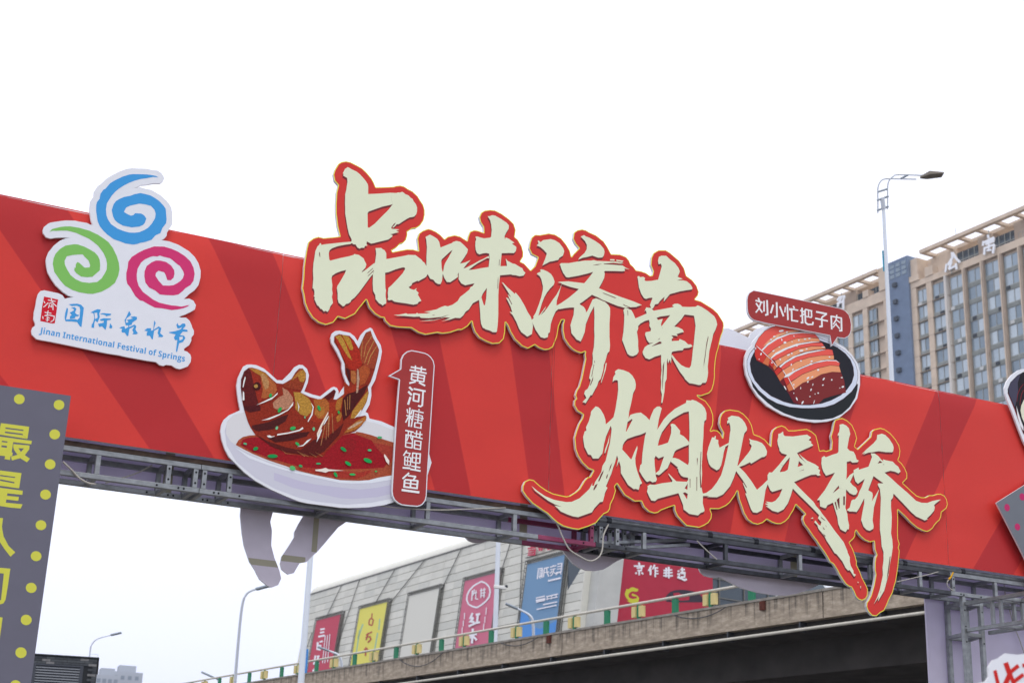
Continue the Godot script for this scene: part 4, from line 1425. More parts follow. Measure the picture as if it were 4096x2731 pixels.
const SHAPES := {
	"board": [
		[2799,7555,2842,7558,2905,7542,2962,7525,3007,7495,3060,7448,3087,7410,3109,7368,3189,7389,3287,7417,3306,7429,3349,7444,3387,7444,3432,7426,3478,7414,3498,7400,3531,7379,3558,7344,3593,7304,3611,7255,3614,7205,3605,7146,3573,7088,3537,7055,3493,7039,3448,6998,3453,6971,3441,6915,3415,6879,3384,6863,3350,6818,3305,6781,3315,6771,3407,6809,3455,6828,3518,6839,3572,6835,3552,6958,3568,7012,3601,7044,3656,7077,3695,7075,3741,7063,3787,7041,3827,7009,3858,7041,3927,7072,3986,7072,4062,7042,4067,7084,4087,7143,4132,7168,4172,7171,4232,7162,4226,7221,4191,7265,4178,7314,4196,7363,4228,7391,4287,7413,4341,7419,4409,7402,4491,7365,4547,7326,4571,7266,4562,7193,4598,7172,4642,7113,4661,7053,4660,7007,4631,6953,4675,6943,4710,6915,4744,6887,4791,6942,4822,7037,4753,7056,4721,7111,4729,7171,4747,7230,4781,7264,4835,7274,4931,7312,5000,7315,5070,7291,5128,7238,5171,7182,5189,7120,5214,7158,5275,7230,5232,7267,5203,7314,5212,7382,5250,7417,5303,7437,5342,7437,5385,7423,5464,7408,5551,7363,5595,7313,5639,7246,5740,7264,5812,7253,5849,7220,5864,7187,5901,7164,5930,7134,5981,7138,6047,7131,6092,7110,6121,7120,6132,7166,6102,7227,6109,7309,6135,7365,6194,7408,6277,7426,6329,7410,6442,7346,6502,7276,6528,7200,6600,7168,6653,7117,6679,7055,6668,7012,6629,6964,6705,6959,6766,6937,6842,6911,6909,6870,6952,6818,6979,6782,6982,6742,6968,6679,6946,6628,6930,6572,6914,6502,6890,6432,6874,6349,6865,6262,6864,6183,6852,6109,6829,6040,6795,6002,6750,5981,6697,5956,6649,5955,6682,5937,6749,5916,6808,5855,6838,5788,6841,5726,6833,5672,6804,5613,6843,5630,6888,5632,6925,5609,6953,5563,6963,5621,6930,5668,6915,5704,6924,5770,6947,5819,6989,5855,7042,5872,7148,5876,7209,5854,7269,5808,7307,5752,7331,5662,7404,5650,7465,5627,7540,5567,7547,5633,7556,5706,7577,5748,7625,5785,7680,5807,7727,5798,7765,5768,7837,5779,7997,5819,8060,5803,8115,5772,8140,5689,8157,5612,8206,5626,8242,5622,8312,5652,8323,5730,8309,5788,8337,5859,8356,5936,8374,5976,8433,6002,8474,6009,8531,5994,8595,5953,8633,5885,8653,5820,8617,5727,8655,5703,8753,5788,8840,5866,8856,5926,8895,5956,8972,5981,9031,5977,9106,5944,9170,5892,9218,5831,9231,5771,9219,5708,9195,5664,9240,5636,9280,5594,9310,5538,9307,5483,9244,5424,9366,5346,9424,5313,9491,5302,9547,5310,9606,5341,9649,5346,9711,5369,9764,5377,9815,5362,9843,5325,9852,5272,9831,5228,9758,5175,9750,5130,9725,5087,9689,5059,9652,5024,9624,4987,9578,4955,9539,4940,9492,4944,9409,4967,9327,5013,9247,5073,9158,5128,9155,5015,9144,4895,9143,4816,9161,4765,9143,4724,9156,4693,9150,4653,9143,4620,9130,4540,9108,4447,9087,4368,9063,4314,9038,4247,8985,4171,8948,4104,8913,4050,8863,4026,8812,3986,8756,3987,8710,4024,8688,4072,8694,4110,8724,4145,8755,4192,8797,4298,8817,4371,8827,4410,8818,4454,8822,4531,8833,4584,8853,4616,8829,4668,8826,4755,8772,4737,8707,4750,8644,4788,8594,4840,8581,4819,8575,4773,8553,4745,8499,4701,8540,4640,8569,4573,8586,4518,8582,4482,8618,4425,8647,4359,8692,4293,8714,4251,8712,4226,8706,4181,8680,4147,8635,4126,8595,4132,8557,4159,8535,4207,8505,4248,8482,4249,8435,4272,8397,4313,8360,4359,8330,4406,8285,4458,8246,4473,8209,4526,8171,4572,8126,4617,8089,4664,8036,4714,7983,4775,7938,4817,7916,4865,7929,4905,7953,4927,7881,4979,7835,5008,7802,4946,7746,4869,7745,4863,7698,4819,7643,4787,7589,4780,7536,4789,7472,4812,7422,4771,7361,4745,7301,4750,7241,4780,7197,4837,7176,4890,7140,4974,7126,5047,7119,5052,7088,4998,7027,4921,6982,4884,6901,4842,6794,4829,6814,4782,6808,4738,6775,4690,6723,4656,6665,4628,6615,4628,6521,4628,6471,4665,6414,4712,6386,4764,6383,4809,6308,4778,6233,4744,6195,4715,6153,4703,6097,4711,6040,4749,6009,4802,5936,4790,5880,4813,5824,4835,5782,4884,5737,4935,5713,4905,5724,4864,5701,4790,5668,4725,5662,4682,5642,4650,5598,4626,5548,4572,5515,4530,5435,4488,5329,4445,5270,4444,5170,4455,5104,4481,5051,4515,5000,4553,4944,4577,4839,4628,4772,4683,4732,4730,4734,4777,4755,4821,4799,4847,4845,4845,4911,4801,4978,4769,5051,4747,5123,4742,5190,4739,5229,4751,5295,4797,5334,4835,5380,4913,5413,4950,5446,4964,5479,5026,5424,5036,5356,5084,5307,5143,5279,5205,5266,5312,5288,5388,5314,5459,5347,5514,5356,5553,5291,5578,5256,5628,5258,5678,5278,5696,5264,5728,5280,5780,5306,5822,5332,5913,5353,6023,5369,6108,5361,6151,5367,6183,5319,6156,5264,6165,5222,6182,5181,6213,5131,6273,5112,6351,5114,6415,5126,6459,5096,6450,5067,6381,5052,6277,5010,6163,4965,6129,4918,6117,4857,6129,4816,6149,4744,6099,4684,6110,4603,6163,4554,6228,4525,6285,4496,6317,4495,6217,4484,6147,4441,6096,4370,6077,4304,6089,4232,6113,4184,6159,4156,6221,4148,6259,4105,6199,4050,6155,4012,6148,3931,6105,3856,6082,3806,6082,3689,6041,3620,6047,3544,6078,3409,6059,3336,6060,3284,6098,3273,6125,3240,6122,3184,6144,3126,6192,3091,6263,3047,6195,3020,6154,2993,6107,2948,6075,2903,6043,2834,6050,2794,5987,2726,5953,2661,5961,2600,5996,2549,6056,2517,6120,2500,6193,2481,6248,2485,6337,2482,6455,2488,6557,2494,6630,2504,6692,2547,6738,2593,6763,2641,6761,2717,6784,2796,6811,2764,6907,2741,7024,2734,7115,2732,7226,2744,7303,2705,7337,2689,7396,2698,7441,2729,7512,2758,7538],
	],
	"pin": [
		[2820,7500,2832,7498,2865,7487,2909,7477,2941,7460,2981,7429,3010,7401,3028,7377,3033,7359,3038,7282,3125,7306,3254,7346,3284,7236,3183,7189,3055,7112,3045,7091,3056,6952,3074,6958,3121,7006,3246,7171,3285,7236,3254,7346,3316,7358,3335,7369,3347,7369,3372,7383,3388,7379,3404,7368,3439,7362,3460,7344,3481,7337,3493,7315,3517,7293,3531,7262,3533,7224,3526,7191,3508,7165,3487,7154,3462,7146,3408,7101,3360,7056,3337,7049,3329,7034,3308,7009,3297,7010,3317,7037,3328,7062,3310,7048,3285,7005,3292,6993,3369,7005,3337,6984,3366,6977,3341,6965,3281,6936,3303,6933,3302,6919,3265,6882,3217,6859,3127,6816,3100,6805,3056,6817,3055,6788,3066,6779,3040,6768,3036,6750,3003,6743,2994,6732,2970,6738,2950,6765,2932,6761,2912,6770,2909,6787,2909,6805,2881,6848,2861,6911,2844,6980,2830,7039,2820,7147,2816,7227,2823,7272,2829,7355,2823,7391,2779,7408,2789,7420,2778,7427,2796,7475],
		[2912,6787,2904,6781,2827,6758,2721,6723,2663,6704,2627,6689,2621,6703,2612,6703,2605,6684,2591,6668,2575,6619,2571,6551,2566,6502,2567,6431,2576,6356,2576,6267,2588,6261,2596,6239,2598,6204,2591,6199,2604,6184,2601,6169,2632,6116,2644,6113,2667,6087,2673,6092,2700,6070,2709,6081,2733,6075,2747,6101,2754,6132,2763,6145,2775,6165,2775,6174,2762,6222,2766,6255,2758,6292,2758,6333,2745,6396,2750,6421,2783,6451,2829,6480,2878,6502,2866,6463,2830,6381,2807,6337,2803,6313,2814,6262,2818,6209,2830,6179,2871,6154,2885,6160,2899,6182,2922,6191,2941,6210,2946,6227,2977,6258,3015,6314,3064,6396,3102,6464,3129,6506,3138,6513,3141,6532,3144,6557,3146,6624,3134,6616,3077,6555,3029,6510,3031,6521,3061,6564,3067,6596,3045,6630,3037,6647,2990,6670,2942,6670,2939,6660,2896,6638,2814,6603,2722,6559,2712,6566,2705,6604,2702,6627,2707,6655,2730,6680,2782,6711,2852,6741,2899,6757,2913,6769],
		[3145,6771,3200,6784,3213,6776,3235,6769,3252,6745,3257,6687,3343,6721,3429,6755,3471,6774,3527,6784,3540,6788,3608,6753,3618,6739,3634,6733,3658,6704,3668,6691,3673,6655,3674,6627,3661,6598,3640,6580,3585,6538,3576,6542,3525,6507,3520,6485,3493,6461,3503,6454,3516,6448,3547,6446,3574,6469,3566,6447,3595,6427,3588,6407,3607,6381,3627,6356,3597,6336,3592,6320,3549,6302,3481,6301,3407,6296,3361,6295,3335,6307,3308,6297,3293,6302,3298,6325,3292,6363,3295,6415,3323,6445,3381,6521,3426,6585,3447,6629,3442,6644,3423,6641,3357,6609,3285,6565,3254,6553,3258,6484,3266,6406,3273,6387,3271,6353,3273,6323,3281,6295,3283,6262,3262,6249,3251,6235,3235,6244,3213,6251,3178,6283,3172,6321,3149,6356,3140,6423,3137,6507,3143,6533,3144,6612,3151,6644,3154,6718],
	],
	"pin_nick": [
		[2613,6620,2618,6612,2624,6571,2620,6573,2611,6602],
		[3133,6576,3130,6566,3086,6514,3081,6515],
		[3143,6558,3140,6544,3091,6486,3087,6487],
	],
	"wei": [
		[3633,6988,3676,7021,3698,7015,3731,7004,3754,6993,3774,6969,3790,6916,3837,6945,3909,6989,3915,6999,3950,7017,3989,7017,4029,6993,4073,6958,4065,6919,4035,6862,3996,6797,4050,6821,4107,6858,4076,6820,4034,6758,4059,6769,4135,6823,4204,6876,4233,6894,4256,6912,4294,6939,4298,6915,4275,6913,4237,6884,4180,6841,4136,6801,4089,6754,4137,6767,4221,6800,4299,6828,4303,6723,4176,6643,4061,6595,4021,6606,3991,6640,3989,6708,3979,6687,3983,6663,3949,6631,3906,6594,3871,6590,3844,6625,3828,6662,3825,6677,3831,6694,3837,6745,3846,6772,3881,6842,3914,6918,3891,6897,3842,6840,3809,6801,3805,6782,3813,6715,3825,6677,3827,6662,3825,6646,3823,6593,3809,6556,3784,6552,3758,6561,3734,6584,3703,6587,3673,6630,3667,6666,3658,6707,3653,6799,3653,6887,3642,6959],
		[4264,7340,4284,7345,4313,7362,4343,7364,4404,7345,4466,7320,4494,7297,4492,7261,4466,7214,4451,7175,4456,7144,4465,7165,4499,7159,4561,7131,4541,7123,4538,7113,4579,7096,4583,7081,4577,7048,4558,7024,4504,7014,4451,7000,4428,6996,4420,6861,4489,6878,4485,6900,4473,6952,4494,6931,4548,6916,4575,6916,4637,6893,4654,6890,4668,6865,4689,6850,4670,6817,4626,6802,4586,6803,4553,6799,4536,6802,4420,6769,4411,6669,4409,6568,4413,6469,4416,6382,4416,6307,4409,6207,4401,6196,4365,6190,4338,6200,4293,6204,4260,6216,4242,6250,4233,6297,4228,6352,4212,6473,4209,6478,4234,6508,4261,6440,4273,6438,4283,6505,4287,6614,4282,6608,4245,6548,4233,6508,4209,6479,4190,6465,4149,6436,4128,6400,4110,6366,4079,6339,4056,6297,4025,6264,3974,6257,3925,6231,3837,6197,3874,6216,3924,6247,3867,6242,3768,6193,3688,6172,3617,6156,3712,6185,3762,6195,3823,6222,3910,6275,3835,6239,3711,6203,3630,6191,3617,6201,3562,6188,3463,6177,3402,6167,3362,6168,3414,6179,3483,6207,3499,6202,3579,6220,3590,6233,3600,6226,3684,6244,3727,6262,3658,6255,3707,6272,3781,6302,3824,6332,3864,6354,3893,6354,3943,6380,3992,6426,4015,6471,4064,6518,4108,6564,4113,6584,4138,6604,4161,6643,4174,6671,4236,6759,4300,6804,4296,6825,4302,6912,4296,6962,4267,6963,4228,6950,4195,6933,4169,6941,4154,6969,4147,7012,4147,7057,4153,7077,4145,7104,4164,7109,4194,7106,4234,7105,4293,7124,4309,7137,4313,7209,4304,7265,4292,7304],
		[4439,6706,4460,6697,4497,6668,4552,6634,4583,6612,4589,6630,4620,6604,4641,6583,4693,6514,4725,6461,4761,6417,4772,6388,4783,6352,4787,6328,4779,6248,4730,6214,4666,6246,4638,6281,4609,6338,4567,6399,4533,6426,4563,6426,4541,6481,4492,6559,4515,6556,4554,6499,4558,6505,4528,6554,4507,6597,4544,6570,4513,6614],
	],
	"wei_nick": [
		[4404,6931,4408,6922,4407,6864,4403,6864],
		[4401,6755,4403,6630,4398,6629,4397,6717],
		[3744,6240,3766,6243,3763,6239,3744,6236],
	],
	"ji": [
		[4801,7155,4821,7181,4811,7205,4823,7212,4843,7199,4871,7227,4933,7248,4953,7256,5002,7253,5051,7234,5094,7191,5107,7161,5093,7112,5055,7082,5042,7057,4980,7030,4953,7021,4913,6993,4871,6962,4901,7046,4915,7097,4878,7128,4839,7149],
		[4810,6865,4830,6882,4857,6898,4845,6911,4860,6921,4884,6921,4929,6912,4967,6895,4992,6864,5008,6826,5001,6792,4961,6745,4928,6697,4902,6647,4877,6579,4859,6512,4843,6444,4860,6461,4922,6556,4913,6529,4864,6453,4907,6499,4939,6546,4998,6644,5031,6692,5070,6771,5088,6823,5083,6799,5052,6683,5038,6636,5035,6587,5088,6601,5062,6558,5029,6526,5000,6457,4979,6389,4970,6300,4954,6289,4951,6249,4915,6232,4874,6235,4853,6256,4818,6296,4783,6358,4770,6387,4794,6414,4787,6425,4813,6471,4844,6559,4868,6641,4883,6720,4882,6752,4863,6818,4845,6847],
		[5287,7355,5325,7380,5343,7370,5386,7364,5451,7345,5508,7321,5552,7283,5561,7252,5553,7211,5536,7187,5489,7175,5422,7183,5369,7158,5313,7136,5264,7106,5278,7132,5333,7190,5357,7235,5359,7282,5337,7317],
		[5058,7013,5077,7031,5160,7048,5244,7080,5341,7113,5408,7127,5440,7139,5476,7138,5497,7142,5597,7159,5712,7178,5784,7178,5755,7168,5662,7157,5554,7126,5554,7120,5655,7136,5770,7152,5814,7133,5855,7127,5792,7125,5799,7100,5763,7088,5699,7077,5570,7052,5559,7040,5565,7028,5567,7022,5560,6974,5533,6916,5503,6858,5609,6837,5752,6816,5897,6799,5998,6780,5969,6767,5933,6746,5883,6734,5825,6716,5800,6711,5718,6715,5646,6727,5546,6744,5497,6759,5440,6770,5426,6774,5395,6745,5350,6704,5322,6679,5289,6653,5302,6643,5337,6631,5359,6603,5363,6578,5380,6600,5407,6664,5434,6726,5472,6746,5511,6741,5575,6728,5611,6705,5633,6675,5634,6604,5628,6513,5630,6384,5638,6296,5632,6231,5611,6208,5601,6175,5591,6135,5581,6108,5571,6081,5565,6029,5549,5969,5539,5936,5515,5907,5498,5854,5478,5820,5445,5755,5431,5756,5378,5666,5343,5673,5384,5720,5369,5745,5359,5756,5368,5789,5396,5812,5415,5853,5428,5905,5411,5921,5426,6005,5436,6038,5445,6065,5448,6128,5444,6175,5457,6244,5462,6353,5457,6429,5458,6545,5452,6660,5408,6574,5362,6456,5353,6377,5330,6316,5310,6271,5286,6279,5265,6282,5240,6306,5206,6337,5193,6417,5206,6464,5225,6525,5230,6603,5185,6594,5130,6577,5076,6557,5021,6547,4988,6527,5021,6556,5035,6584,5088,6623,5162,6686,5237,6759,5278,6803,5180,6806,5093,6817,5079,6824,5041,6824,5068,6836,5158,6859,5262,6868,5336,6875,5356,6900,5401,6961,5435,7014,5365,6980,5261,6936,5157,6898,5133,6898,5101,6932,5075,6979,5068,7003],
		[5592,6103,5604,6107,5593,6040,5566,5954,5546,5894,5543,5906,5566,5979,5582,6051],
		[5625,7187,5675,7197,5679,7183,5625,7173],
		[5697,7198,5780,7204,5766,7186,5697,7185],
	],
	"ji_nick": [
		[5542,6820,5559,6818,5702,6797,5688,6791,5559,6812],
		[5775,6746,5818,6736,5876,6728,5861,6724,5796,6733],
		[5427,7082,5469,7100,5533,7119,5484,7097],
		[5831,6694,5837,6689,5839,6637,5835,6636],
		[5458,6068,5463,6065,5441,5945,5434,5937],
		[5455,5947,5452,5909,5426,5848,5422,5857],
		[5467,6113,5472,6095,5468,6078,5465,6093],
	],
	"nan": [
		[5945,7070,5963,7081,5975,7070,6011,7082,6037,7072,6026,7053,6041,7042,6107,7057,6188,7087,6210,7162,6231,7240,6221,7266,6193,7254,6186,7291,6196,7334,6228,7354,6284,7365,6329,7335,6389,7307,6434,7262,6447,7231,6438,7202,6421,7165,6483,7157,6411,7124,6487,7141,6532,7140,6577,7115,6600,7083,6596,7065,6524,7041,6449,7014,6389,6987,6329,6961,6311,6937,6255,6866,6264,6921,6211,6864,6189,6830,6152,6816,6141,6791,6126,6765,6108,6765,6093,6798,6122,6877,6115,6881,6078,6869,6049,6854,6023,6857,5990,6897,5964,6958,5953,7022],
		[5786,6686,5804,6710,5825,6712,5876,6703,5894,6681,5924,6624,5985,6660,6054,6700,6046,6733,6029,6721,6050,6765,6093,6768,6108,6771,6117,6760,6137,6746,6255,6789,6374,6832,6355,6846,6381,6867,6419,6877,6452,6872,6478,6855,6553,6867,6636,6886,6663,6907,6712,6898,6781,6872,6864,6828,6887,6792,6899,6747,6878,6689,6847,6630,6835,6574,6819,6518,6799,6442,6791,6374,6779,6280,6782,6215,6778,6181,6766,6127,6751,6102,6713,6095,6695,6072,6668,6065,6624,6067,6587,6067,6557,6065,6505,6099,6498,6114,6447,6163,6425,6192,6388,6244,6347,6308,6355,6326,6403,6279,6462,6237,6513,6223,6558,6223,6577,6251,6588,6312,6600,6412,6611,6480,6623,6582,6635,6684,6628,6729,6617,6786,6568,6783,6504,6777,6463,6717,6381,6628,6256,6546,6230,6601,6333,6739,6292,6724,6211,6699,6171,6678,6189,6658,6244,6682,6222,6619,6229,6600,6255,6546,6109,6519,6102,6524,6107,6551,6087,6580,6091,6607,6083,6640,6036,6619,5985,6584,5957,6552,5957,6523,5943,6488,5950,6450,5958,6400,5958,6342,5964,6288,5945,6255,5902,6230,5866,6228,5837,6243,5808,6301,5775,6373,5782,6419,5789,6465,5795,6564,5796,6635],
		[6109,6532,6381,6626,6425,6627,6478,6614,6495,6590,6455,6574,6407,6551,6422,6534,6344,6527,6370,6508,6350,6490,6350,6467,6433,6487,6444,6508,6507,6494,6544,6468,6578,6475,6598,6458,6559,6436,6492,6418,6481,6396,6418,6379,6359,6359,6347,6341,6347,6308,6340,6232,6328,6272,6307,6226,6300,6280,6291,6233,6293,6169,6289,6065,6271,6020,6265,5932,6242,5814,6228,5805,6235,5895,6222,5938,6227,6022,6223,6066,6231,6145,6225,6221,6225,6302,6154,6270,6089,6230,6045,6235,6016,6268,6010,6293,6034,6346,6066,6373,6139,6415,6088,6398,6059,6425,6037,6479,6044,6503,6102,6524],
	],
	"nan_nick": [
		[6226,6436,6228,6420,6183,6402,6110,6368,6168,6409,6204,6435],
		[6182,6448,6215,6476,6201,6457],
		[6786,6602,6789,6586,6779,6544,6762,6461,6749,6367,6730,6271,6726,6231,6732,6311,6750,6420,6766,6528],
		[6262,6241,6256,6149,6250,6058,6240,5941,6238,5953,6242,6121,6244,6186],
	],
	"yan": [
		[5488,5653,5519,5649,5544,5631,5579,5584,5597,5541,5603,5494,5649,5537,5687,5577,5707,5658,5729,5793,5736,5863,5731,5950,5717,5954,5692,5947,5672,5926,5681,5980,5704,6015,5696,6030,5705,6047,5733,6068,5790,6068,5854,6057,5896,6029,5925,5990,5936,5947,5930,5902,5905,5853,5892,5788,5878,5723,5861,5658,5855,5591,5890,5590,5845,5555,5827,5459,5835,5460,5901,5588,5890,5591,5855,5591,5875,5629,5900,5642,5942,5659,5995,5673,6056,5642,6093,5612,6113,5666,6142,5728,6177,5762,6210,5769,6234,5755,6217,5696,6199,5630,6182,5529,6221,5589,6257,5645,6306,5700,6387,5774,6460,5821,6516,5855,6523,5884,6571,5888,6593,5900,6638,5895,6704,5870,6741,5837,6759,5789,6756,5724,6732,5701,6724,5636,6720,5539,6712,5456,6708,5392,6706,5341,6699,5252,6702,5165,6692,5038,6708,4972,6741,4967,6711,4945,6707,4873,6728,4808,6721,4791,6681,4774,6652,4746,6594,4747,6551,4748,6515,4768,6485,4782,6479,4825,6429,4932,6422,4934,6329,4900,6191,4849,6159,4823,6117,4823,6092,4859,6069,4904,6078,4942,6074,4957,6102,4976,6159,4981,6237,5007,6351,5035,6358,5048,6308,5112,6318,5111,6358,5079,6401,5049,6487,5057,6523,5062,6532,5044,6498,4993,6528,4982,6501,4954,6478,4944,6525,4887,6534,4943,6501,4954,6529,4982,6533,5045,6524,5062,6538,5079,6538,5104,6487,5103,6458,5112,6430,5145,6423,5175,6405,5179,6423,5187,6337,5236,6358,5274,6387,5279,6430,5273,6488,5250,6538,5229,6548,5262,6549,5356,6549,5436,6553,5462,6557,5546,6555,5673,6550,5774,6490,5752,6424,5710,6351,5660,6286,5580,6235,5510,6203,5430,6189,5371,6236,5388,6307,5420,6322,5460,6342,5520,6344,5577,6336,5607,6358,5619,6387,5615,6416,5588,6447,5561,6444,5526,6489,5511,6518,5490,6552,5462,6548,5436,6539,5430,6488,5406,6401,5359,6383,5341,6358,5275,6336,5236,6300,5164,6279,5148,6229,5101,6204,5082,6166,5086,6166,5095,6208,5132,6261,5276,6200,5247,6165,5267,6151,5238,6154,5186,6165,5095,6165,5086,6169,5065,6180,5039,6169,5013,6130,5001,6102,5012,6070,4996,6053,5006,6017,5044,5982,5091,5992,5151,6008,5165,6016,5271,6033,5385,6043,5443,6056,5487,6022,5467,5986,5449,5930,5428,5846,5388,5812,5352,5795,5318,5788,5274,5834,5238,5887,5191,5894,5198,5911,5237,5924,5270,5956,5336,5959,5312,5935,5210,5938,5155,5954,5096,5982,5033,6014,4976,5990,4961,5976,4907,5942,4912,5921,4906,5858,4937,5816,4991,5777,5041,5773,5107,5755,5156,5728,5094,5744,5176,5731,5208,5710,5135,5690,5083,5670,5020,5644,4961,5614,4891,5631,4881,5605,4830,5595,4787,5582,4740,5552,4732,5492,4666,5466,4624,5400,4595,5320,4560,5267,4560,5207,4570,5134,4590,5100,4615,5067,4637,5146,4634,5073,4647,5000,4672,4921,4714,4861,4747,4821,4788,4887,4748,4966,4712,5052,4691,5085,4688,5191,4685,5250,4696,5330,4739,5395,4802,5435,4843,5468,4907,5461,4879,5482,4879,5495,4917,5534,4976,5561,5022,5573,5085,5607,5138,5626,5214,5652,5322,5665,5422,5668,5462,5657,5488,5607,5376,5587,5300,5571,5206,5528,5148,5467,5139,5446,5169,5415,5171,5373,5237,5359,5308,5357,5335,5373,5389,5391,5399,5386,5431,5416,5494,5435,5564,5438,5593,5458,5618],
		[5648,5401,5638,5320,5602,5216,5592,5206,5598,5246,5625,5317],
	],
	"yan_nick": [
		[5584,5044,5581,5019,5555,4961,5538,4929,5528,4930,5554,4997],
		[5522,4906,5509,4871,5482,4834,5477,4843,5495,4887],
		[5636,5018,5623,4971,5613,4966,5619,4994],
		[5679,5130,5663,5079,5639,5030,5656,5090],
		[6641,5313,6652,5314,6644,5238],
		[6687,5386,6693,5383,6682,5168,6692,5026,6679,5024,6673,5173],
		[6636,5124,6643,5125,6640,4988,6635,4987],
		[6556,5094,6563,5095,6562,5008,6558,5008],
	],
	"huo": [
		[6824,5552,6850,5554,6858,5572,6869,5572,6865,5539,6898,5535,6896,5502,6912,5460,6969,5494,7022,5524,7021,5508,6983,5480,6960,5416,6952,5371,6929,5285,6906,5244,6876,5224,6810,5249,6784,5277,6766,5331,6761,5374,6778,5440,6805,5508],
		[7014,5781,7064,5813,7147,5815,7185,5798,7223,5762,7248,5714,7244,5687,7213,5653,7196,5593,7164,5459,7123,5306,7132,5309,7262,5461,7286,5496,7301,5537,7276,5559,7282,5580,7271,5609,7292,5599,7365,5597,7426,5585,7464,5555,7489,5507,7481,5467,7453,5444,7422,5436,7291,5351,7276,5363,7207,5325,7146,5297,7213,5249,7287,5177,7356,5094,7431,5158,7490,5214,7489,5169,7460,5105,7439,5000,7413,4896,7352,4861,7303,4860,7281,4885,7267,4915,7213,5040,7231,5042,7184,5143,7192,5141,7229,5096,7233,5106,7185,5169,7107,5250,7076,5173,7030,5084,6947,4992,6873,4954,6755,4942,6785,4956,6711,4945,6712,4969,6748,4981,6815,5030,6874,5101,6927,5184,6966,5296,6990,5389,7017,5495,7025,5535,7038,5626,7046,5660,7043,5705,7031,5735,7009,5719,7006,5744,7021,5763],
	],
	"tian": [
		[7634,5710,7662,5721,7696,5747,7699,5712,7716,5701,7819,5712,7914,5738,7999,5759,8051,5736,8017,5705,8052,5693,8046,5678,8075,5658,8030,5632,7965,5600,7865,5546,7898,5502,7885,5464,7868,5400,7940,5431,7886,5464,7899,5502,7980,5456,7938,5488,7884,5546,7923,5519,7993,5483,8087,5461,8138,5438,8127,5417,8153,5408,8140,5373,8159,5356,8123,5344,8099,5354,8035,5341,7955,5305,7891,5273,7818,5236,7857,5204,7964,5128,8057,5063,8087,5025,8133,4989,8163,4954,8201,4920,8262,4857,8300,4814,8423,4697,8467,4613,8470,4594,8496,4552,8494,4507,8504,4464,8537,4417,8536,4391,8568,4379,8542,4357,8520,4383,8489,4418,8465,4412,8435,4437,8398,4496,8329,4562,8302,4571,8253,4632,8208,4684,8178,4732,8109,4794,8095,4830,8057,4857,8073,4875,8111,4838,8134,4829,8148,4869,8106,4902,8123,4936,8023,5010,7885,5105,7800,5167,7768,5082,7734,5008,7678,4937,7608,4899,7539,4906,7509,4921,7456,4946,7495,4948,7449,4967,7491,4976,7456,4990,7534,4991,7580,5013,7628,5064,7669,5146,7606,5122,7544,5098,7518,5113,7489,5169,7490,5221,7489,5262,7511,5294,7546,5297,7645,5400,7683,5386,7643,5322,7650,5316,7705,5331,7741,5353,7759,5417,7772,5487,7740,5453,7684,5387,7645,5401,7738,5508,7672,5515,7645,5537,7642,5562,7627,5593,7621,5637,7633,5679],
		[8011,4887,8043,4904,8046,4891],
		[8588,4311,8600,4306,8592,4299,8580,4307],
		[8614,4266,8626,4271,8621,4242],
	],
	"tian_nick": [
		[7878,5356,7950,5387,7942,5379],
		[8138,4925,8192,4894,8200,4885,8153,4905],
		[8198,4846,8213,4822,8202,4831],
		[8158,4825,8188,4797,8176,4795],
		[8163,4755,8195,4731,8186,4726],
	],
	"qiao": [
		[8426,5932,8471,5946,8512,5937,8548,5912,8564,5854,8547,5811,8532,5755,8517,5692,8549,5670,8598,5668,8621,5634,8635,5589,8664,5581,8642,5560,8576,5547,8552,5561,8504,5545,8498,5430,8489,5356,8536,5409,8587,5443,8586,5423,8537,5336,8564,5310,8612,5287,8631,5250,8609,5214,8575,5205,8527,5217,8480,5251,8391,5251,8389,5280,8334,5223,8308,5187,8391,5250,8480,5251,8476,5164,8463,5052,8470,5039,8485,4995,8490,4931,8503,4881,8497,4838,8477,4834,8456,4804,8420,4812,8388,4825,8363,4876,8354,4946,8325,5027,8304,5089,8271,5072,8231,5053,8213,5020,8189,5018,8138,5028,8135,5093,8101,5088,8126,5117,8205,5206,8248,5270,8342,5408,8276,5379,8227,5360,8197,5394,8178,5437,8172,5483,8180,5543,8211,5566,8231,5554,8317,5593,8383,5619,8399,5638,8412,5817,8395,5805,8401,5829,8418,5852,8428,5900],
		[8704,5656,8774,5720,8870,5799,8914,5846,8926,5899,8951,5905,8986,5921,9036,5913,9085,5879,9132,5825,9141,5792,9132,5750,9115,5737,9025,5726,8933,5722,8848,5698,8797,5687,8721,5654,8756,5684],
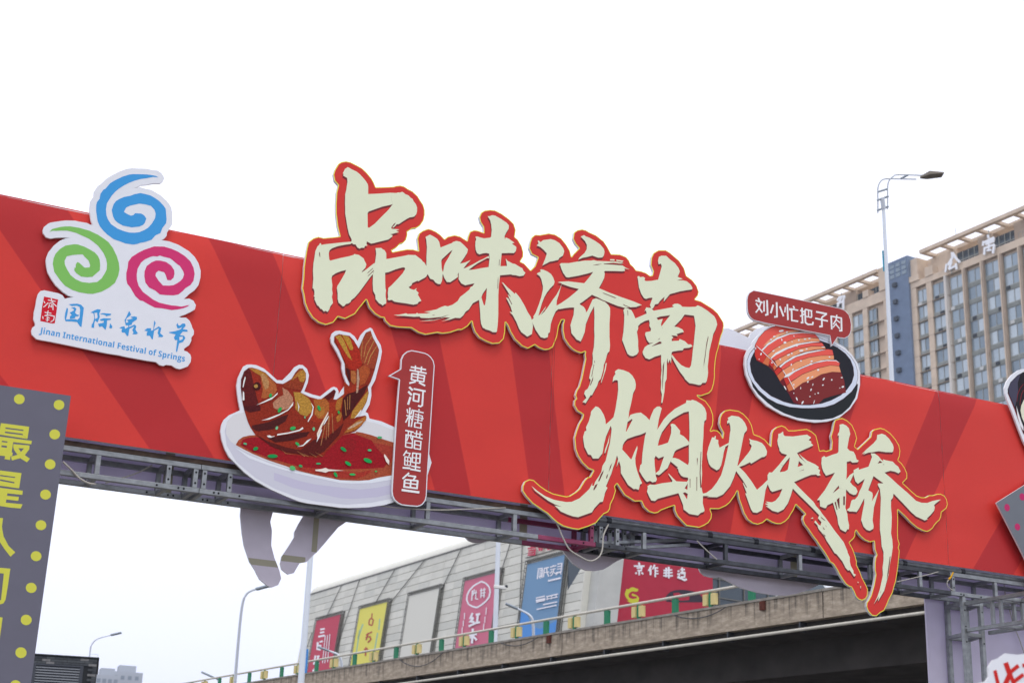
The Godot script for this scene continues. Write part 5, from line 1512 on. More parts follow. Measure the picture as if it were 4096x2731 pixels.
		[8826,5684,8881,5689,8930,5666,8961,5637,8994,5621,8978,5606,8944,5622,8913,5586,8978,5605,8994,5621,8987,5642,9020,5638,9121,5636,9153,5610,9190,5592,9221,5545,9190,5519,9140,5531,9081,5532,9000,5501,9069,5463,9174,5397,9289,5332,9369,5282,9411,5254,9487,5243,9565,5251,9636,5281,9707,5302,9759,5314,9686,5264,9659,5240,9666,5214,9654,5179,9599,5124,9549,5084,9561,5076,9517,5057,9400,5086,9335,5124,9230,5204,9109,5291,9098,5246,9071,5216,9066,5136,9071,5037,9061,4937,9050,4863,9063,4800,9065,4721,9047,4641,9029,4581,9014,4527,8991,4422,8963,4354,8924,4254,8872,4185,8837,4137,8852,4189,8782,4103,8831,4181,8868,4261,8917,4413,8917,4491,8934,4570,8939,4655,8918,4711,8914,4814,8904,4878,8908,4951,8922,5084,8936,5218,8928,5317,8912,5341,8902,5357,8905,5372,8980,5383,8851,5443,8772,5281,8824,5263,8830,5237,8815,5169,8918,5312,8880,5217,8837,5106,8813,4972,8823,4908,8816,4881,8770,4855,8729,4860,8690,4888,8662,4953,8681,5033,8710,5129,8715,5189,8642,5074,8608,5031,8551,5029,8518,5024,8478,5034,8520,5068,8544,5140,8565,5156,8590,5159,8632,5201,8651,5246,8687,5304,8732,5396,8639,5331,8607,5353,8586,5416,8590,5470,8656,5506,8659,5483,8789,5535,8808,5574,8841,5646],
	],
	"qiao_nick": [
		[8324,5095,8341,5103,8357,5021,8350,5017],
		[8354,5125,8389,5155,8386,5038,8378,5037],
		[8440,5172,8461,5175,8455,5083,8436,5080],
		[8979,5585,9001,5590,8992,5583],
		[9019,4618,9028,4619,8993,4447,8964,4367,8976,4433],
		[8866,4223,8880,4256,8872,4227],
	],
	"logo_board": [
		[888,7021,941,7030,1009,7045,1063,7045,1101,7051,1138,7037,1162,7010,1168,6988,1160,6960,1140,6939,1114,6932,1077,6922,1025,6898,984,6885,924,6842,970,6864,1013,6861,1067,6862,1107,6848,1152,6832,1204,6798,1234,6770,1257,6740,1269,6696,1274,6657,1280,6618,1279,6583,1261,6544,1244,6505,1244,6477,1230,6451,1203,6428,1270,6431,1353,6417,1450,6378,1503,6338,1541,6288,1567,6225,1571,6163,1561,6092,1533,6041,1489,5996,1449,5942,1493,5957,1532,5945,1557,5910,1551,5870,1521,5844,1481,5814,1422,5780,1442,5776,1484,5784,1518,5762,1541,5722,1543,5711,1563,5682,1565,5648,1547,5617,1550,5590,1535,5548,1496,5511,1498,5492,1525,5489,1554,5469,1564,5443,1563,5405,1543,5363,1503,5339,1478,5327,1446,5329,1407,5347,1359,5344,1340,5331,1308,5332,1274,5353,1185,5351,1030,5353,962,5357,875,5355,773,5358,581,5366,406,5372,332,5372,297,5375,259,5405,251,5436,256,5463,273,5482,274,5498,255,5532,251,5595,256,5639,257,5704,263,5753,279,5781,308,5793,418,5790,454,5781,478,5753,501,5766,545,5780,499,5787,456,5808,390,5854,349,5901,315,5948,295,6009,287,6051,290,6085,300,6126,333,6188,376,6241,418,6270,452,6283,397,6275,339,6260,300,6244,265,6247,236,6277,230,6303,236,6332,264,6367,283,6382,360,6413,399,6427,474,6442,510,6441,571,6444,598,6436,621,6435,601,6476,591,6519,582,6551,578,6606,578,6646,599,6691,598,6737,619,6787,646,6817,682,6871,729,6918,787,6966,842,7003],
	],
	"spiral_blue": [
		[1117,6990,1096,6997,1069,6997,1015,6992,983,6986,905,6969,869,6956,814,6922,756,6875,718,6837,687,6781,671,6768,652,6726,650,6680,633,6648,629,6618,635,6563,650,6504,658,6477,681,6437,716,6403,750,6378,806,6349,865,6340,908,6332,971,6336,1006,6349,1031,6365,1072,6382,1122,6413,1149,6459,1189,6488,1200,6536,1227,6588,1228,6623,1210,6718,1189,6742,1147,6776,1107,6795,1068,6809,1024,6811,981,6811,930,6787,901,6767,850,6744,816,6719,787,6692,770,6657,761,6603,778,6550,797,6520,825,6501,869,6485,911,6486,943,6486,1005,6507,1034,6528,1048,6551,1056,6593,1035,6617,1007,6628,957,6619,946,6600,926,6589,899,6595,863,6609,877,6652,906,6676,982,6713,1035,6718,1083,6715,1116,6687,1130,6653,1129,6612,1119,6587,1106,6555,1079,6512,1050,6485,1010,6457,969,6443,928,6436,885,6438,831,6448,770,6477,740,6513,723,6549,713,6598,715,6655,738,6712,746,6731,772,6775,800,6810,838,6848,877,6881,922,6912,967,6937,1019,6958,1070,6982],
	],
	"spiral_green": [
		[284,6298,302,6328,328,6342,366,6361,405,6375,445,6384,516,6387,600,6380,675,6360,729,6335,768,6313,810,6269,848,6209,874,6148,885,6094,881,6038,861,5969,820,5920,763,5872,695,5839,650,5832,584,5831,528,5839,464,5864,419,5904,366,5964,345,6031,346,6080,356,6121,385,6169,426,6209,494,6236,524,6240,576,6232,624,6217,668,6199,697,6174,715,6142,724,6099,726,6053,695,6013,673,5985,633,5973,583,5968,540,5989,522,6010,521,6035,530,6034,528,6066,538,6087,554,6083,601,6051,641,6061,643,6082,626,6118,589,6146,572,6162,535,6153,491,6139,447,6118,435,6075,441,6046,461,6011,497,5964,541,5937,593,5923,654,5927,718,5949,750,5988,770,6037,781,6072,778,6122,765,6164,739,6209,709,6241,686,6264,641,6291,603,6310,555,6322,497,6337,450,6340,420,6340,370,6329,336,6319,311,6316],
	],
	"spiral_pink": [
		[1503,5900,1483,5893,1458,5882,1432,5872,1394,5872,1352,5867,1298,5868,1245,5871,1190,5888,1145,5913,1100,5937,1058,5984,1039,6031,1031,6080,1033,6131,1056,6192,1084,6226,1128,6258,1153,6270,1185,6273,1205,6287,1243,6282,1292,6281,1320,6267,1367,6237,1383,6232,1418,6188,1428,6162,1421,6126,1403,6097,1378,6072,1349,6049,1312,6036,1260,6028,1219,6062,1188,6101,1190,6127,1209,6150,1258,6146,1273,6124,1291,6083,1320,6086,1342,6115,1346,6150,1340,6183,1309,6219,1264,6241,1215,6243,1178,6236,1144,6213,1106,6171,1093,6120,1096,6076,1111,6023,1147,5986,1202,5969,1242,5943,1290,5947,1358,5958,1399,5975,1433,6013,1452,6042,1492,6078,1514,6122,1518,6186,1502,6240,1470,6290,1417,6328,1354,6355,1299,6368,1233,6374,1149,6358,1069,6310,1025,6275,973,6225,949,6175,950,6124,944,6073,951,6019,963,5982,990,5957,1042,5887,1082,5859,1108,5858,1158,5838,1213,5820,1271,5825,1356,5826,1408,5842,1454,5862,1485,5882],
	],
	"seal": [
		[313,5740,426,5736,424,5699,426,5645,425,5591,425,5533,406,5526,309,5529,309,5569,308,5655],
	],
	"seal_strokes": [
		[313,5698,325,5683,330,5688,318,5703],
		[319,5647,331,5656,354,5692,348,5696,326,5661,316,5653],
		[346,5713,372,5712,408,5713,408,5720,372,5719,346,5720],
		[367,5734,372,5718,379,5720,374,5737],
		[358,5683,390,5706,386,5712,355,5688],
		[383,5699,419,5671,424,5677,387,5705],
		[360,5682,356,5650,362,5649,366,5681],
		[374,5689,379,5658,384,5659,379,5690],
		[364,5664,386,5662,387,5667,365,5670],
		[385,5691,393,5639,400,5640,392,5693],
		[334,5604,387,5606,387,5613,334,5611],
		[356,5628,352,5578,358,5578,363,5628],
		[337,5576,369,5587,410,5585,409,5558,388,5538,392,5533,416,5555,417,5593,368,5595,335,5583],
		[320,5572,326,5549,332,5551,326,5574],
		[351,5564,380,5564,380,5570,352,5569],
		[350,5547,377,5547,377,5553,350,5553],
		[361,5579,359,5533,366,5533,367,5580],
	],
	"guo": [
		[513,5712,547,5723,581,5731,612,5728,637,5705,638,5659,638,5594,638,5539,625,5543,601,5571,592,5583,613,5617,610,5681,602,5707,578,5713,539,5702],
		[502,5682,513,5673,514,5641,509,5581,553,5592,583,5597,603,5593,595,5574,555,5572,506,5564,496,5589,495,5632],
		[536,5687,563,5698,579,5686,576,5669,571,5652,588,5639,608,5637,599,5625,580,5621,577,5604,538,5591,536,5613,549,5626,531,5644,559,5666,560,5679],
	],
	"ji4": [
		[695,5676,722,5700,748,5717,774,5716,766,5679,774,5653,760,5601,742,5617,737,5597,738,5551,717,5550,717,5577,725,5595,731,5639,718,5675,726,5679,739,5627,757,5644,747,5686,726,5679,718,5675],
		[771,5677,790,5690,830,5695,861,5698,860,5686,818,5666,822,5676,796,5679],
		[776,5632,805,5648,866,5657,862,5645,835,5635,838,5589,832,5551,801,5577,779,5567,766,5592,795,5603,810,5611,810,5627,783,5622],
		[863,5616,884,5592,881,5574,860,5574],
	],
	"quan": [
		[1005,5751,1024,5723,1018,5711,992,5684,988,5650,997,5644,1011,5655,994,5668,1023,5682,1043,5691,1021,5700,1051,5712,1075,5711,1077,5689,1042,5655,1039,5635,1019,5626,1021,5613,1064,5642,1079,5629,1074,5601,1098,5572,1084,5560,1053,5556,1062,5571,1049,5591,1061,5626,1025,5597,1022,5536,1012,5530,991,5558,968,5554,961,5569,967,5586,941,5589,960,5604,982,5611,990,5590,1013,5611,1012,5625,991,5621,976,5664,984,5682],
	],
	"shui": [
		[1220,5708,1235,5689,1228,5657,1226,5629,1264,5664,1287,5652,1281,5607,1312,5588,1303,5576,1266,5571,1273,5583,1260,5603,1266,5648,1230,5619,1227,5544,1220,5540,1198,5569,1172,5564,1170,5586,1176,5603,1147,5604,1170,5630,1201,5636,1204,5614,1221,5623],
	],
	"jie": [
		[1418,5724,1425,5706,1439,5703,1458,5726,1481,5730,1489,5712,1468,5678,1505,5679,1511,5663,1470,5656,1447,5621,1484,5623,1472,5614,1444,5603,1451,5573,1477,5593,1472,5613,1485,5622,1497,5602,1480,5566,1449,5549,1441,5476,1434,5467,1429,5485,1431,5574,1412,5570,1400,5590,1412,5620,1356,5623,1355,5630,1407,5649,1447,5671,1461,5696,1436,5677,1420,5677,1409,5703],
	],
	"english_line": [
		[313,5427,316,5481,1512,5399],
	],
	"fish_bubble": [
		[3547,5858,3612,5859,3680,5856,3712,5847,3741,5828,3767,5798,3781,5752,3779,5639,3775,5311,3771,4941,3767,4735,3768,4549,3759,4503,3734,4467,3711,4451,3687,4441,3616,4437,3539,4435,3499,4447,3465,4470,3443,4506,3434,4549,3434,4689,3434,4970,3436,5256,3440,5453,3443,5561,3335,5579,3449,5665,3449,5753,3468,5803,3502,5839],
	],
	"fish_bubble_text": [
		[3546,5692,3697,5692,3699,5707,3548,5707],
		[3536,5662,3705,5659,3707,5675,3538,5677],
		[3585,5721,3584,5662,3599,5664,3599,5723],
		[3645,5722,3642,5663,3656,5664,3660,5723],
		[3555,5646,3552,5581,3567,5582,3570,5647],
		[3562,5635,3688,5633,3690,5648,3564,5649],
		[3680,5647,3673,5578,3688,5579,3694,5647],
		[3558,5576,3681,5575,3683,5589,3560,5590],
		[3567,5610,3686,5606,3687,5617,3568,5620],
		[3616,5659,3612,5576,3626,5577,3631,5660],
		[3601,5579,3539,5554,3544,5538,3606,5564],
		[3631,5561,3694,5540,3701,5556,3638,5577],
		[3536,5503,3571,5477,3585,5493,3550,5519],
		[3529,5460,3565,5432,3579,5448,3542,5476],
		[3551,5422,3531,5348,3551,5345,3571,5420],
		[3585,5493,3704,5489,3706,5506,3588,5509],
		[3672,5493,3670,5365,3661,5358,3640,5360,3636,5344,3664,5341,3687,5358,3689,5494],
		[3584,5463,3582,5387,3598,5389,3600,5465],
		[3591,5451,3646,5449,3649,5463,3593,5465],
		[3636,5460,3632,5387,3648,5388,3652,5462],
		[3589,5385,3644,5384,3646,5398,3591,5399],
		[3528,5302,3538,5266,3550,5270,3540,5306],
		[3553,5322,3553,5146,3568,5147,3568,5323],
		[3580,5310,3567,5262,3579,5260,3591,5308],
		[3528,5239,3592,5237,3593,5250,3530,5251],
		[3544,5236,3521,5180,3533,5177,3557,5232],
		[3561,5232,3584,5207,3593,5215,3570,5241],
		[3640,5318,3647,5305,3659,5312,3652,5325],
		[3591,5295,3695,5289,3697,5301,3593,5308],
		[3592,5299,3587,5229,3576,5147,3590,5147,3600,5230,3605,5300],
		[3611,5266,3688,5260,3690,5269,3613,5274],
		[3609,5245,3698,5236,3700,5245,3611,5254],
		[3608,5219,3685,5214,3686,5222,3610,5228],
		[3642,5284,3638,5197,3650,5197,3654,5285],
		[3680,5267,3677,5214,3688,5215,3691,5267],
		[3610,5195,3609,5146,3622,5147,3623,5196],
		[3616,5188,3680,5189,3681,5199,3617,5198],
		[3671,5196,3671,5144,3684,5145,3684,5197],
		[3614,5147,3679,5146,3681,5156,3616,5157],
		[3527,5100,3609,5096,3611,5109,3529,5114],
		[3553,5100,3553,5046,3543,5014,3554,5012,3564,5046,3564,5101],
		[3580,5101,3579,5048,3591,5026,3601,5032,3590,5052,3591,5102],
		[3532,5074,3533,4957,3546,4958,3546,5075],
		[3539,5063,3602,5061,3604,5073,3540,5075],
		[3596,5072,3596,4955,3609,4956,3609,5073],
		[3539,4953,3603,4953,3604,4964,3540,4965],
		[3543,4993,3600,4993,3601,5003,3544,5003],
		[3633,5124,3630,5063,3642,5064,3645,5125],
		[3667,5121,3664,5063,3676,5063,3679,5121],
		[3613,5089,3695,5087,3696,5099,3614,5100],
		[3608,5059,3698,5050,3701,5062,3610,5072],
		[3619,5033,3616,4953,3629,4953,3633,5034],
		[3626,5022,3686,5023,3688,5034,3627,5034],
		[3678,5033,3676,4950,3689,4951,3691,5034],
		[3624,4950,3684,4951,3686,4962,3625,4962],
		[3625,4988,3684,4986,3686,4996,3626,4999],
		[3548,4931,3518,4879,3530,4873,3559,4926],
		[3545,4902,3590,4900,3592,4911,3547,4913],
		[3583,4910,3570,4879,3580,4876,3593,4907],
		[3533,4872,3534,4793,3546,4794,3545,4873],
		[3538,4865,3599,4862,3600,4872,3540,4875],
		[3590,4869,3589,4795,3601,4796,3602,4870],
		[3539,4791,3595,4791,3596,4801,3540,4801],
		[3539,4831,3595,4828,3596,4837,3540,4840],
		[3561,4870,3563,4794,3572,4795,3571,4871],
		[3523,4759,3596,4764,3596,4781,3523,4775],
		[3605,4917,3603,4826,3616,4827,3618,4918],
		[3611,4906,3684,4909,3685,4921,3612,4919],
		[3677,4922,3677,4828,3690,4829,3691,4923],
		[3609,4823,3684,4824,3685,4836,3610,4835],
		[3611,4867,3683,4869,3684,4879,3612,4877],
		[3641,4919,3638,4757,3652,4758,3654,4920],
		[3603,4788,3691,4786,3692,4799,3605,4800],
		[3595,4757,3695,4754,3697,4770,3598,4773],
		[3581,4735,3522,4673,3533,4663,3593,4725],
		[3576,4696,3654,4698,3655,4713,3577,4710],
		[3647,4712,3625,4678,3638,4671,3660,4705],
		[3540,4662,3538,4592,3556,4593,3558,4663],
		[3548,4656,3674,4663,3674,4678,3549,4671],
		[3664,4674,3661,4595,3678,4596,3682,4675],
		[3543,4591,3675,4594,3676,4609,3544,4607],
		[3550,4629,3673,4630,3674,4643,3551,4641],
		[3600,4670,3598,4600,3614,4601,3616,4671],
		[3524,4558,3694,4559,3696,4579,3526,4578],
	],
	"pork_bubble": [
		[7339,7198,7394,7201,7930,7212,8462,7220,8513,7214,8551,7199,8588,7168,8609,7113,8615,7060,8608,6994,8593,6953,8570,6922,8517,6888,8421,6881,8337,6767,8320,6884,7525,6864,7344,6866,7309,6880,7279,6906,7262,6939,7256,6990,7255,7074,7265,7123,7284,7158],
	],
	"pork_bubble_text": [
		[7388,7119,7403,7088,7422,7098,7407,7130],
		[7358,7081,7449,7074,7455,7093,7365,7099],
		[7423,7084,7399,7015,7355,6960,7370,6953,7415,7011,7441,7082],
		[7360,7054,7437,6966,7454,6979,7377,7067],
		[7461,7103,7458,6985,7478,6989,7481,7107],
		[7498,7120,7501,6970,7478,6961,7483,6943,7524,6959,7520,7125],
		[7621,7120,7621,6970,7595,6963,7597,6944,7643,6957,7644,7125],
		[7577,7087,7542,6987,7564,6986,7598,7085],
		[7661,7080,7706,6978,7728,6989,7682,7091],
		[7759,7126,7762,6950,7783,6955,7780,7131],
		[7736,7092,7726,7027,7742,7029,7752,7093],
		[7789,7086,7796,7059,7812,7066,7804,7092],
		[7837,7117,7853,7093,7870,7104,7855,7128],
		[7806,7076,7908,7078,7912,7095,7811,7093],
		[7812,7081,7812,6949,7904,6955,7908,6973,7833,6968,7834,7086],
		[7949,7122,7952,6968,7938,6966,7938,6947,7973,6954,7971,7127],
		[7931,7083,7992,7077,7999,7094,7938,7100],
		[7937,7018,7999,7058,7990,7071,7928,7031],
		[7990,7112,7989,6962,8028,6944,8102,6958,8111,6995,8090,6994,8085,6972,8035,6963,8010,6975,8011,7117],
		[7998,7107,8093,7108,8097,7123,8003,7123],
		[8073,7111,8075,7041,8093,7046,8092,7115],
		[8000,7031,8082,7033,8086,7047,8004,7045],
		[8037,7111,8035,7037,8051,7041,8054,7115],
		[8142,7106,8286,7109,8292,7130,8147,7126],
		[8279,7125,8211,7073,8222,7060,8291,7112],
		[8205,7063,8205,6974,8178,6966,8180,6947,8228,6961,8228,7068],
		[8126,7031,8296,7032,8301,7050,8132,7050],
		[8333,7109,8335,6954,8357,6959,8355,7114],
		[8340,7096,8482,7100,8487,7117,8345,7114],
		[8469,7108,8467,6975,8445,6971,8444,6952,8489,6961,8491,7113],
		[8411,7135,8399,7075,8360,7020,8375,7014,8417,7073,8430,7136],
		[8399,7074,8456,7048,8466,7061,8409,7087],
		[8407,7043,8356,6984,8368,6978,8419,7036],
		[8399,7017,8447,6977,8460,6989,8412,7029],
	],
	"fish_board": [
		[2083,5475,2133,5477,2201,5458,2261,5421,2327,5376,2374,5383,2443,5470,2473,5520,2511,5547,2545,5550,2587,5523,2609,5470,2603,5401,2578,5317,2657,5302,2726,5297,2823,5393,2846,5405,2875,5398,2892,5370,2892,5339,2959,5453,2925,5524,2906,5579,2902,5636,2851,5719,2793,5796,2781,5840,2792,5888,2819,5914,2860,5926,2961,5923,3004,5899,3040,5857,3062,5921,3101,5975,3147,6008,3168,6000,3219,5915,3259,5863,3274,5807,3267,5735,3227,5530,3193,5455,3201,5381,3189,5299,3155,5225,3179,5217,3197,5172,3311,5164,3451,5128,3617,5067,3744,4990,3785,4941,3814,4862,3784,4751,3716,4622,3578,4509,3486,4465,3382,4421,3239,4383,3067,4355,2982,4347,2682,4346,2608,4352,2495,4380,2354,4420,2212,4476,2114,4532,2038,4591,1968,4645,1925,4708,1891,4784,1874,4851,1878,4911,1895,4957,1935,5002,2022,5057,2027,5060,2004,5133,1986,5207,1975,5266,1980,5334,2001,5398,2019,5446,2045,5465],
	],
	"fish_bowl": [
		[[0.823, 0.823, 0.868], 1910,4862,1938,4742,2036,4612,2209,4502,2380,4434,2606,4384,2757,4372,3036,4381,3265,4428,3466,4493,3551,4560,3663,4705,3718,4797,3745,4853,3680,4934,3460,5073,3277,5136,3157,5145,3049,5010,2946,4826,2515,4807,2226,4927,2067,5050,1972,5008,1924,4946],
		[[0.784, 0.771, 0.852], 2368,4568,2594,4529,2746,4517,3142,4527,3314,4567,3453,4614,3458,4536,3320,4485,3090,4438,2976,4428,2544,4462,2374,4504],
		[[0.880, 0.875, 0.880], 2067,5050,1972,5008,1919,4934,1923,4837,1967,4779,2081,4715,2250,4664,2418,4634,2587,4609,2740,4587,3080,4582,3252,4614,3445,4686,3446,5099,3277,5138,3157,5145,3049,5010],
		[[0.915, 0.928, 0.955], 2014,4732,2138,4686,2306,4645,2532,4607,2740,4593,3079,4587,3223,4621,3445,4691,3447,4658,3253,4600,3081,4571,2966,4561,2533,4591,2308,4624,2141,4659],
	],
	"fish_sauce": [
		[[0.819, 0.398, 0.267], 2015,4756,2035,4800,2070,4832,2123,4854,2177,4865,2345,4836,2571,4815,2969,4997,3083,5026,3077,5034,3136,5034,3225,5025,3345,5004,3444,4990,3445,4697,3308,4655,3228,4622,3136,4604,2964,4585,2740,4598,2587,4612,2473,4637,2305,4667,2170,4701,2080,4731],
		[[0.758, 0.123, 0.175], 2055,4760,2072,4811,2125,4835,2189,4851,2346,4825,2571,4815,2970,4986,3055,5016,3109,5002,3228,4980,3266,4941,3304,4902,3366,4865,3393,4802,3361,4752,3187,4716,2957,4678,2736,4641,2584,4652,2471,4664,2303,4688,2168,4717],
		[[0.819, 0.270, 0.210], 2558,4627,2640,4650,2735,4658,3016,4670,3131,4675,3234,4712,3247,4697,3180,4648,3106,4616,2963,4602,2643,4614],
		[[0.801, 0.295, 0.230], 3241,4960,3348,4959,3444,4951,3444,4843,3407,4781,3391,4835,3323,4882,3267,4930],
		[[0.722, 0.136, 0.170], 2995,4956,3052,4976,3089,4948,3087,4892,3055,4842,2982,4809,2958,4828],
	],
	"fish_body": [
		[[0.709, 0.240, 0.149], 2064,5440,2096,5448,2147,5443,2216,5424,2276,5379,2323,5348,2379,5351,2401,5366,2454,5409,2483,5471,2514,5513,2548,5519,2579,5482,2584,5426,2562,5343,2545,5301,2630,5275,2717,5267,2739,5276,2847,5380,2866,5366,2848,5289,2877,5293,2937,5349,2984,5437,2988,5455,2941,5539,2929,5629,2867,5745,2815,5811,2814,5863,2856,5892,2957,5893,3001,5857,3050,5793,3083,5890,3108,5953,3152,5979,3177,5919,3223,5857,3245,5814,3239,5754,3215,5621,3186,5511,3160,5455,3173,5400,3158,5317,3122,5236,3079,5167,3154,5193,3167,5175,3126,5095,3071,5036,3026,5012,2969,4997,2895,4902,2810,4806,2806,4778,2729,4747,2644,4743,2588,4746,2464,4750,2350,4782,2234,4836,2177,4865,2128,4923,2101,4968,2060,5065,2036,5139,2011,5267,2013,5334,2028,5403],
		[[0.793, 0.265, 0.143], 2934,5469,2997,5422,3051,5488,3113,5441,3059,5375,2951,5243,2844,5113,2733,5057,2617,5077,2663,5224,2777,5243,2867,5269,2943,5350],
		[[0.468, 0.148, 0.149], 2064,5440,2028,5403,2008,5327,2012,5256,2039,5139,2060,5065,2116,5052,2201,5083,2144,5234,2089,5408],
		[[0.766, 0.230, 0.165], 2089,5408,2155,5358,2197,5315,2192,5253,2214,5190,2178,5156,2149,5235],
		[[0.894, 0.630, 0.267], 2067,5439,2147,5442,2216,5416,2253,5386,2218,5397,2187,5364,2174,5389,2111,5415],
		[[0.867, 0.488, 0.267], 2182,5363,2218,5397,2276,5373,2319,5336,2331,5287,2305,5233,2225,5192,2199,5199,2207,5267],
		[[0.907, 0.683, 0.443], 2173,5400,2194,5412,2230,5388,2256,5347,2255,5297,2229,5270,2209,5311],
		[[0.395, 0.129, 0.132], 2051,5097,2197,5126,2201,5085,2105,5053,2065,5066],
		[[0.898, 0.648, 0.511], 2377,5317,2429,5298,2479,5245,2483,5189,2442,5138,2361,5108,2314,5129,2305,5171,2351,5224,2393,5253],
		[[0.894, 0.683, 0.290], 2480,5295,2542,5300,2620,5262,2664,5208,2663,5151,2616,5099,2558,5107,2509,5149,2504,5215],
		[[0.386, 0.148, 0.149], 2137,4941,2287,4997,2393,5064,2452,5090,2430,5025,2320,4936,2196,4901,2145,4915],
		[[0.372, 0.123, 0.126], 2288,4855,2407,4895,2571,4947,2655,4969,2630,4923,2494,4864,2357,4827],
		[[0.450, 0.136, 0.114], 2188,4867,2290,4828,2460,4798,2584,4795,2689,4899,2800,4938,2886,5013,2961,5098,2924,4979,2860,4897,2798,4815,2728,4761,2587,4757,2463,4755,2321,4789,2234,4836],
		[[0.863, 0.497, 0.225], 2666,5259,2774,5282,2811,5249,2816,5176,2770,5101,2725,5094,2682,5132,2689,5189,2674,5226],
		[[0.880, 0.586, 0.253], 2700,5185,2767,5213,2778,5147,2730,5106,2687,5133],
		[[0.722, 0.295, 0.175], 2380,5346,2454,5404,2483,5465,2514,5507,2548,5513,2574,5475,2569,5401,2541,5322,2450,5318,2393,5326],
		[[0.898, 0.657, 0.276], 2508,5441,2527,5490,2554,5511,2577,5476,2581,5431,2558,5393,2529,5399],
		[[0.894, 0.595, 0.253], 2449,5397,2500,5468,2526,5501,2538,5497,2503,5435,2466,5400],
		[[0.455, 0.129, 0.126], 2756,5290,2847,5380,2865,5365,2846,5317,2809,5276],
		[[0.858, 0.555, 0.225], 2870,5230,2883,5289,2933,5325,2926,5267,2918,5209,2879,5192],
		[[0.858, 0.555, 0.225], 2883,5130,2926,5188,2936,5161,2925,5114,2898,5088],
		[[0.382, 0.123, 0.126], 2934,5309,2972,5360,3057,5398,3159,5478,3129,5387,3065,5284,3003,5166,2954,5113,2932,5183],
		[[0.894, 0.657, 0.276], 3017,5140,3029,5210,3077,5286,3162,5421,3170,5393,3152,5310,3116,5236,3074,5166,3051,5151],
		[[0.876, 0.542, 0.230], 2968,5003,3000,5053,3076,5127,3163,5192,3163,5152,3114,5088,3059,5039],
		[[0.950, 0.823, 0.678], 2994,5046,3077,5116,3134,5142,3124,5123,3057,5073,3006,5042],
		[[0.845, 0.225, 0.149], 2818,5852,2964,5885,3048,5790,3096,5693,3088,5645,3033,5578,2973,5590,2934,5641,2867,5745],
		[[0.907, 0.701, 0.285], 2820,5862,2869,5885,2907,5840,2949,5760,2997,5670,2953,5697,2901,5763,2849,5835],
		[[0.907, 0.683, 0.249], 2880,5893,2940,5884,2965,5862,2997,5786,2990,5764,2966,5766,2920,5836],
		[[0.775, 0.333, 0.210], 3054,5791,3088,5891,3115,5949,3152,5973,3177,5919,3237,5824,3236,5753,3208,5631,3130,5629,3086,5668],
		[[0.907, 0.657, 0.374], 3164,5934,3170,5932,3117,5831,3106,5718,3100,5723,3111,5830],
		[[0.907, 0.657, 0.374], 3190,5898,3196,5896,3140,5748,3116,5662,3112,5673,3133,5764],
		[[0.907, 0.657, 0.374], 3218,5850,3221,5844,3171,5742,3146,5656,3140,5660,3159,5739],
		[[0.863, 0.586, 0.339], 3077,5883,3083,5881,3082,5726,3079,5684,3072,5736],
		[[0.872, 0.524, 0.285], 2991,5576,3033,5578,3051,5488,3030,5456,2998,5479],
		[[0.845, 0.411, 0.210], 3066,5612,3111,5649,3167,5624,3170,5578,3129,5479,3083,5454],
		[[0.907, 0.753, 0.645], 3046,5603,3061,5594,3076,5510,3070,5388,3053,5380,3053,5460],
		[[0.382, 0.123, 0.114], 2937,5596,2979,5580,2993,5478,2974,5487],
		[[0.867, 0.586, 0.383], 2807,5141,2825,5132,2828,4942,2823,4941],
		[[0.867, 0.586, 0.383], 2841,5157,2847,5158,2868,4988,2862,4987],
		[[0.867, 0.586, 0.383], 2783,5047,2791,5048,2766,4861,2759,4860],
		[[0.867, 0.586, 0.383], 2801,5072,2807,5073,2808,4917,2803,4916],
		[[0.867, 0.586, 0.383], 2411,4780,2453,4748,2548,4746,2453,4743],
		[[0.867, 0.586, 0.383], 2539,4788,2633,4747,2622,4743],
		[[0.867, 0.586, 0.383], 2585,4773,2661,4751,2655,4746],
		[[0.867, 0.586, 0.383], 2652,4788,2734,4756,2729,4753],
		[[0.867, 0.586, 0.383], 2708,4799,2790,4770,2784,4766],
		[[0.907, 0.657, 0.374], 2947,5299,2954,5300,2977,5162,2971,5161],
		[[0.907, 0.657, 0.374], 2974,5332,2979,5333,2985,5214,2981,5214],
		[[0.907, 0.657, 0.374], 2993,5352,2999,5353,3004,5223,2999,5222],
		[[0.344, 0.116, 0.114], 2185,5296,2185,5287,2182,5277,2178,5269,2171,5262,2164,5257,2156,5255,2147,5254,2139,5257,2131,5261,2125,5268,2121,5276,2119,5285,2120,5295,2122,5304,2127,5312,2133,5319,2141,5324,2149,5327,2158,5327,2166,5325,2173,5320,2179,5314,2183,5305],
		[[0.907, 0.718, 0.374], 2159,5292,2157,5283,2151,5276,2143,5272,2134,5273,2127,5278,2124,5286,2125,5294,2131,5302,2140,5305,2149,5305,2156,5300],
	],
	"fish_shine": [
		[[0.955, 0.955, 0.934], 2159,5123,2216,5163,2301,5221,2339,5266,2337,5249,2291,5197,2217,5152],
		[[0.955, 0.955, 0.934], 2212,4996,2252,5014,2364,5076,2443,5133,2485,5206,2482,5173,2444,5122,2370,5068,2285,5016],
		[[0.955, 0.955, 0.934], 2363,4888,2367,4902,2460,4930,2558,4970,2584,4997,2594,4984,2564,4960,2461,4919],
		[[0.955, 0.955, 0.934], 2275,4872,2297,4881,2320,4873,2344,4882,2342,4877,2310,4861,2287,4861],
		[[0.955, 0.955, 0.934], 2035,5149,2031,5226,2043,5217,2052,5152,2044,5145],
		[[0.955, 0.955, 0.934], 2028,5314,2038,5357,2045,5345,2038,5299,2033,5260,2026,5258],
		[[0.955, 0.955, 0.934], 2643,5224,2671,5192,2666,5118,2631,5048,2626,5056,2654,5122,2663,5185],
		[[0.955, 0.955, 0.934], 2548,4817,2602,4842,2633,4885,2673,4910,2640,4869,2603,4831],
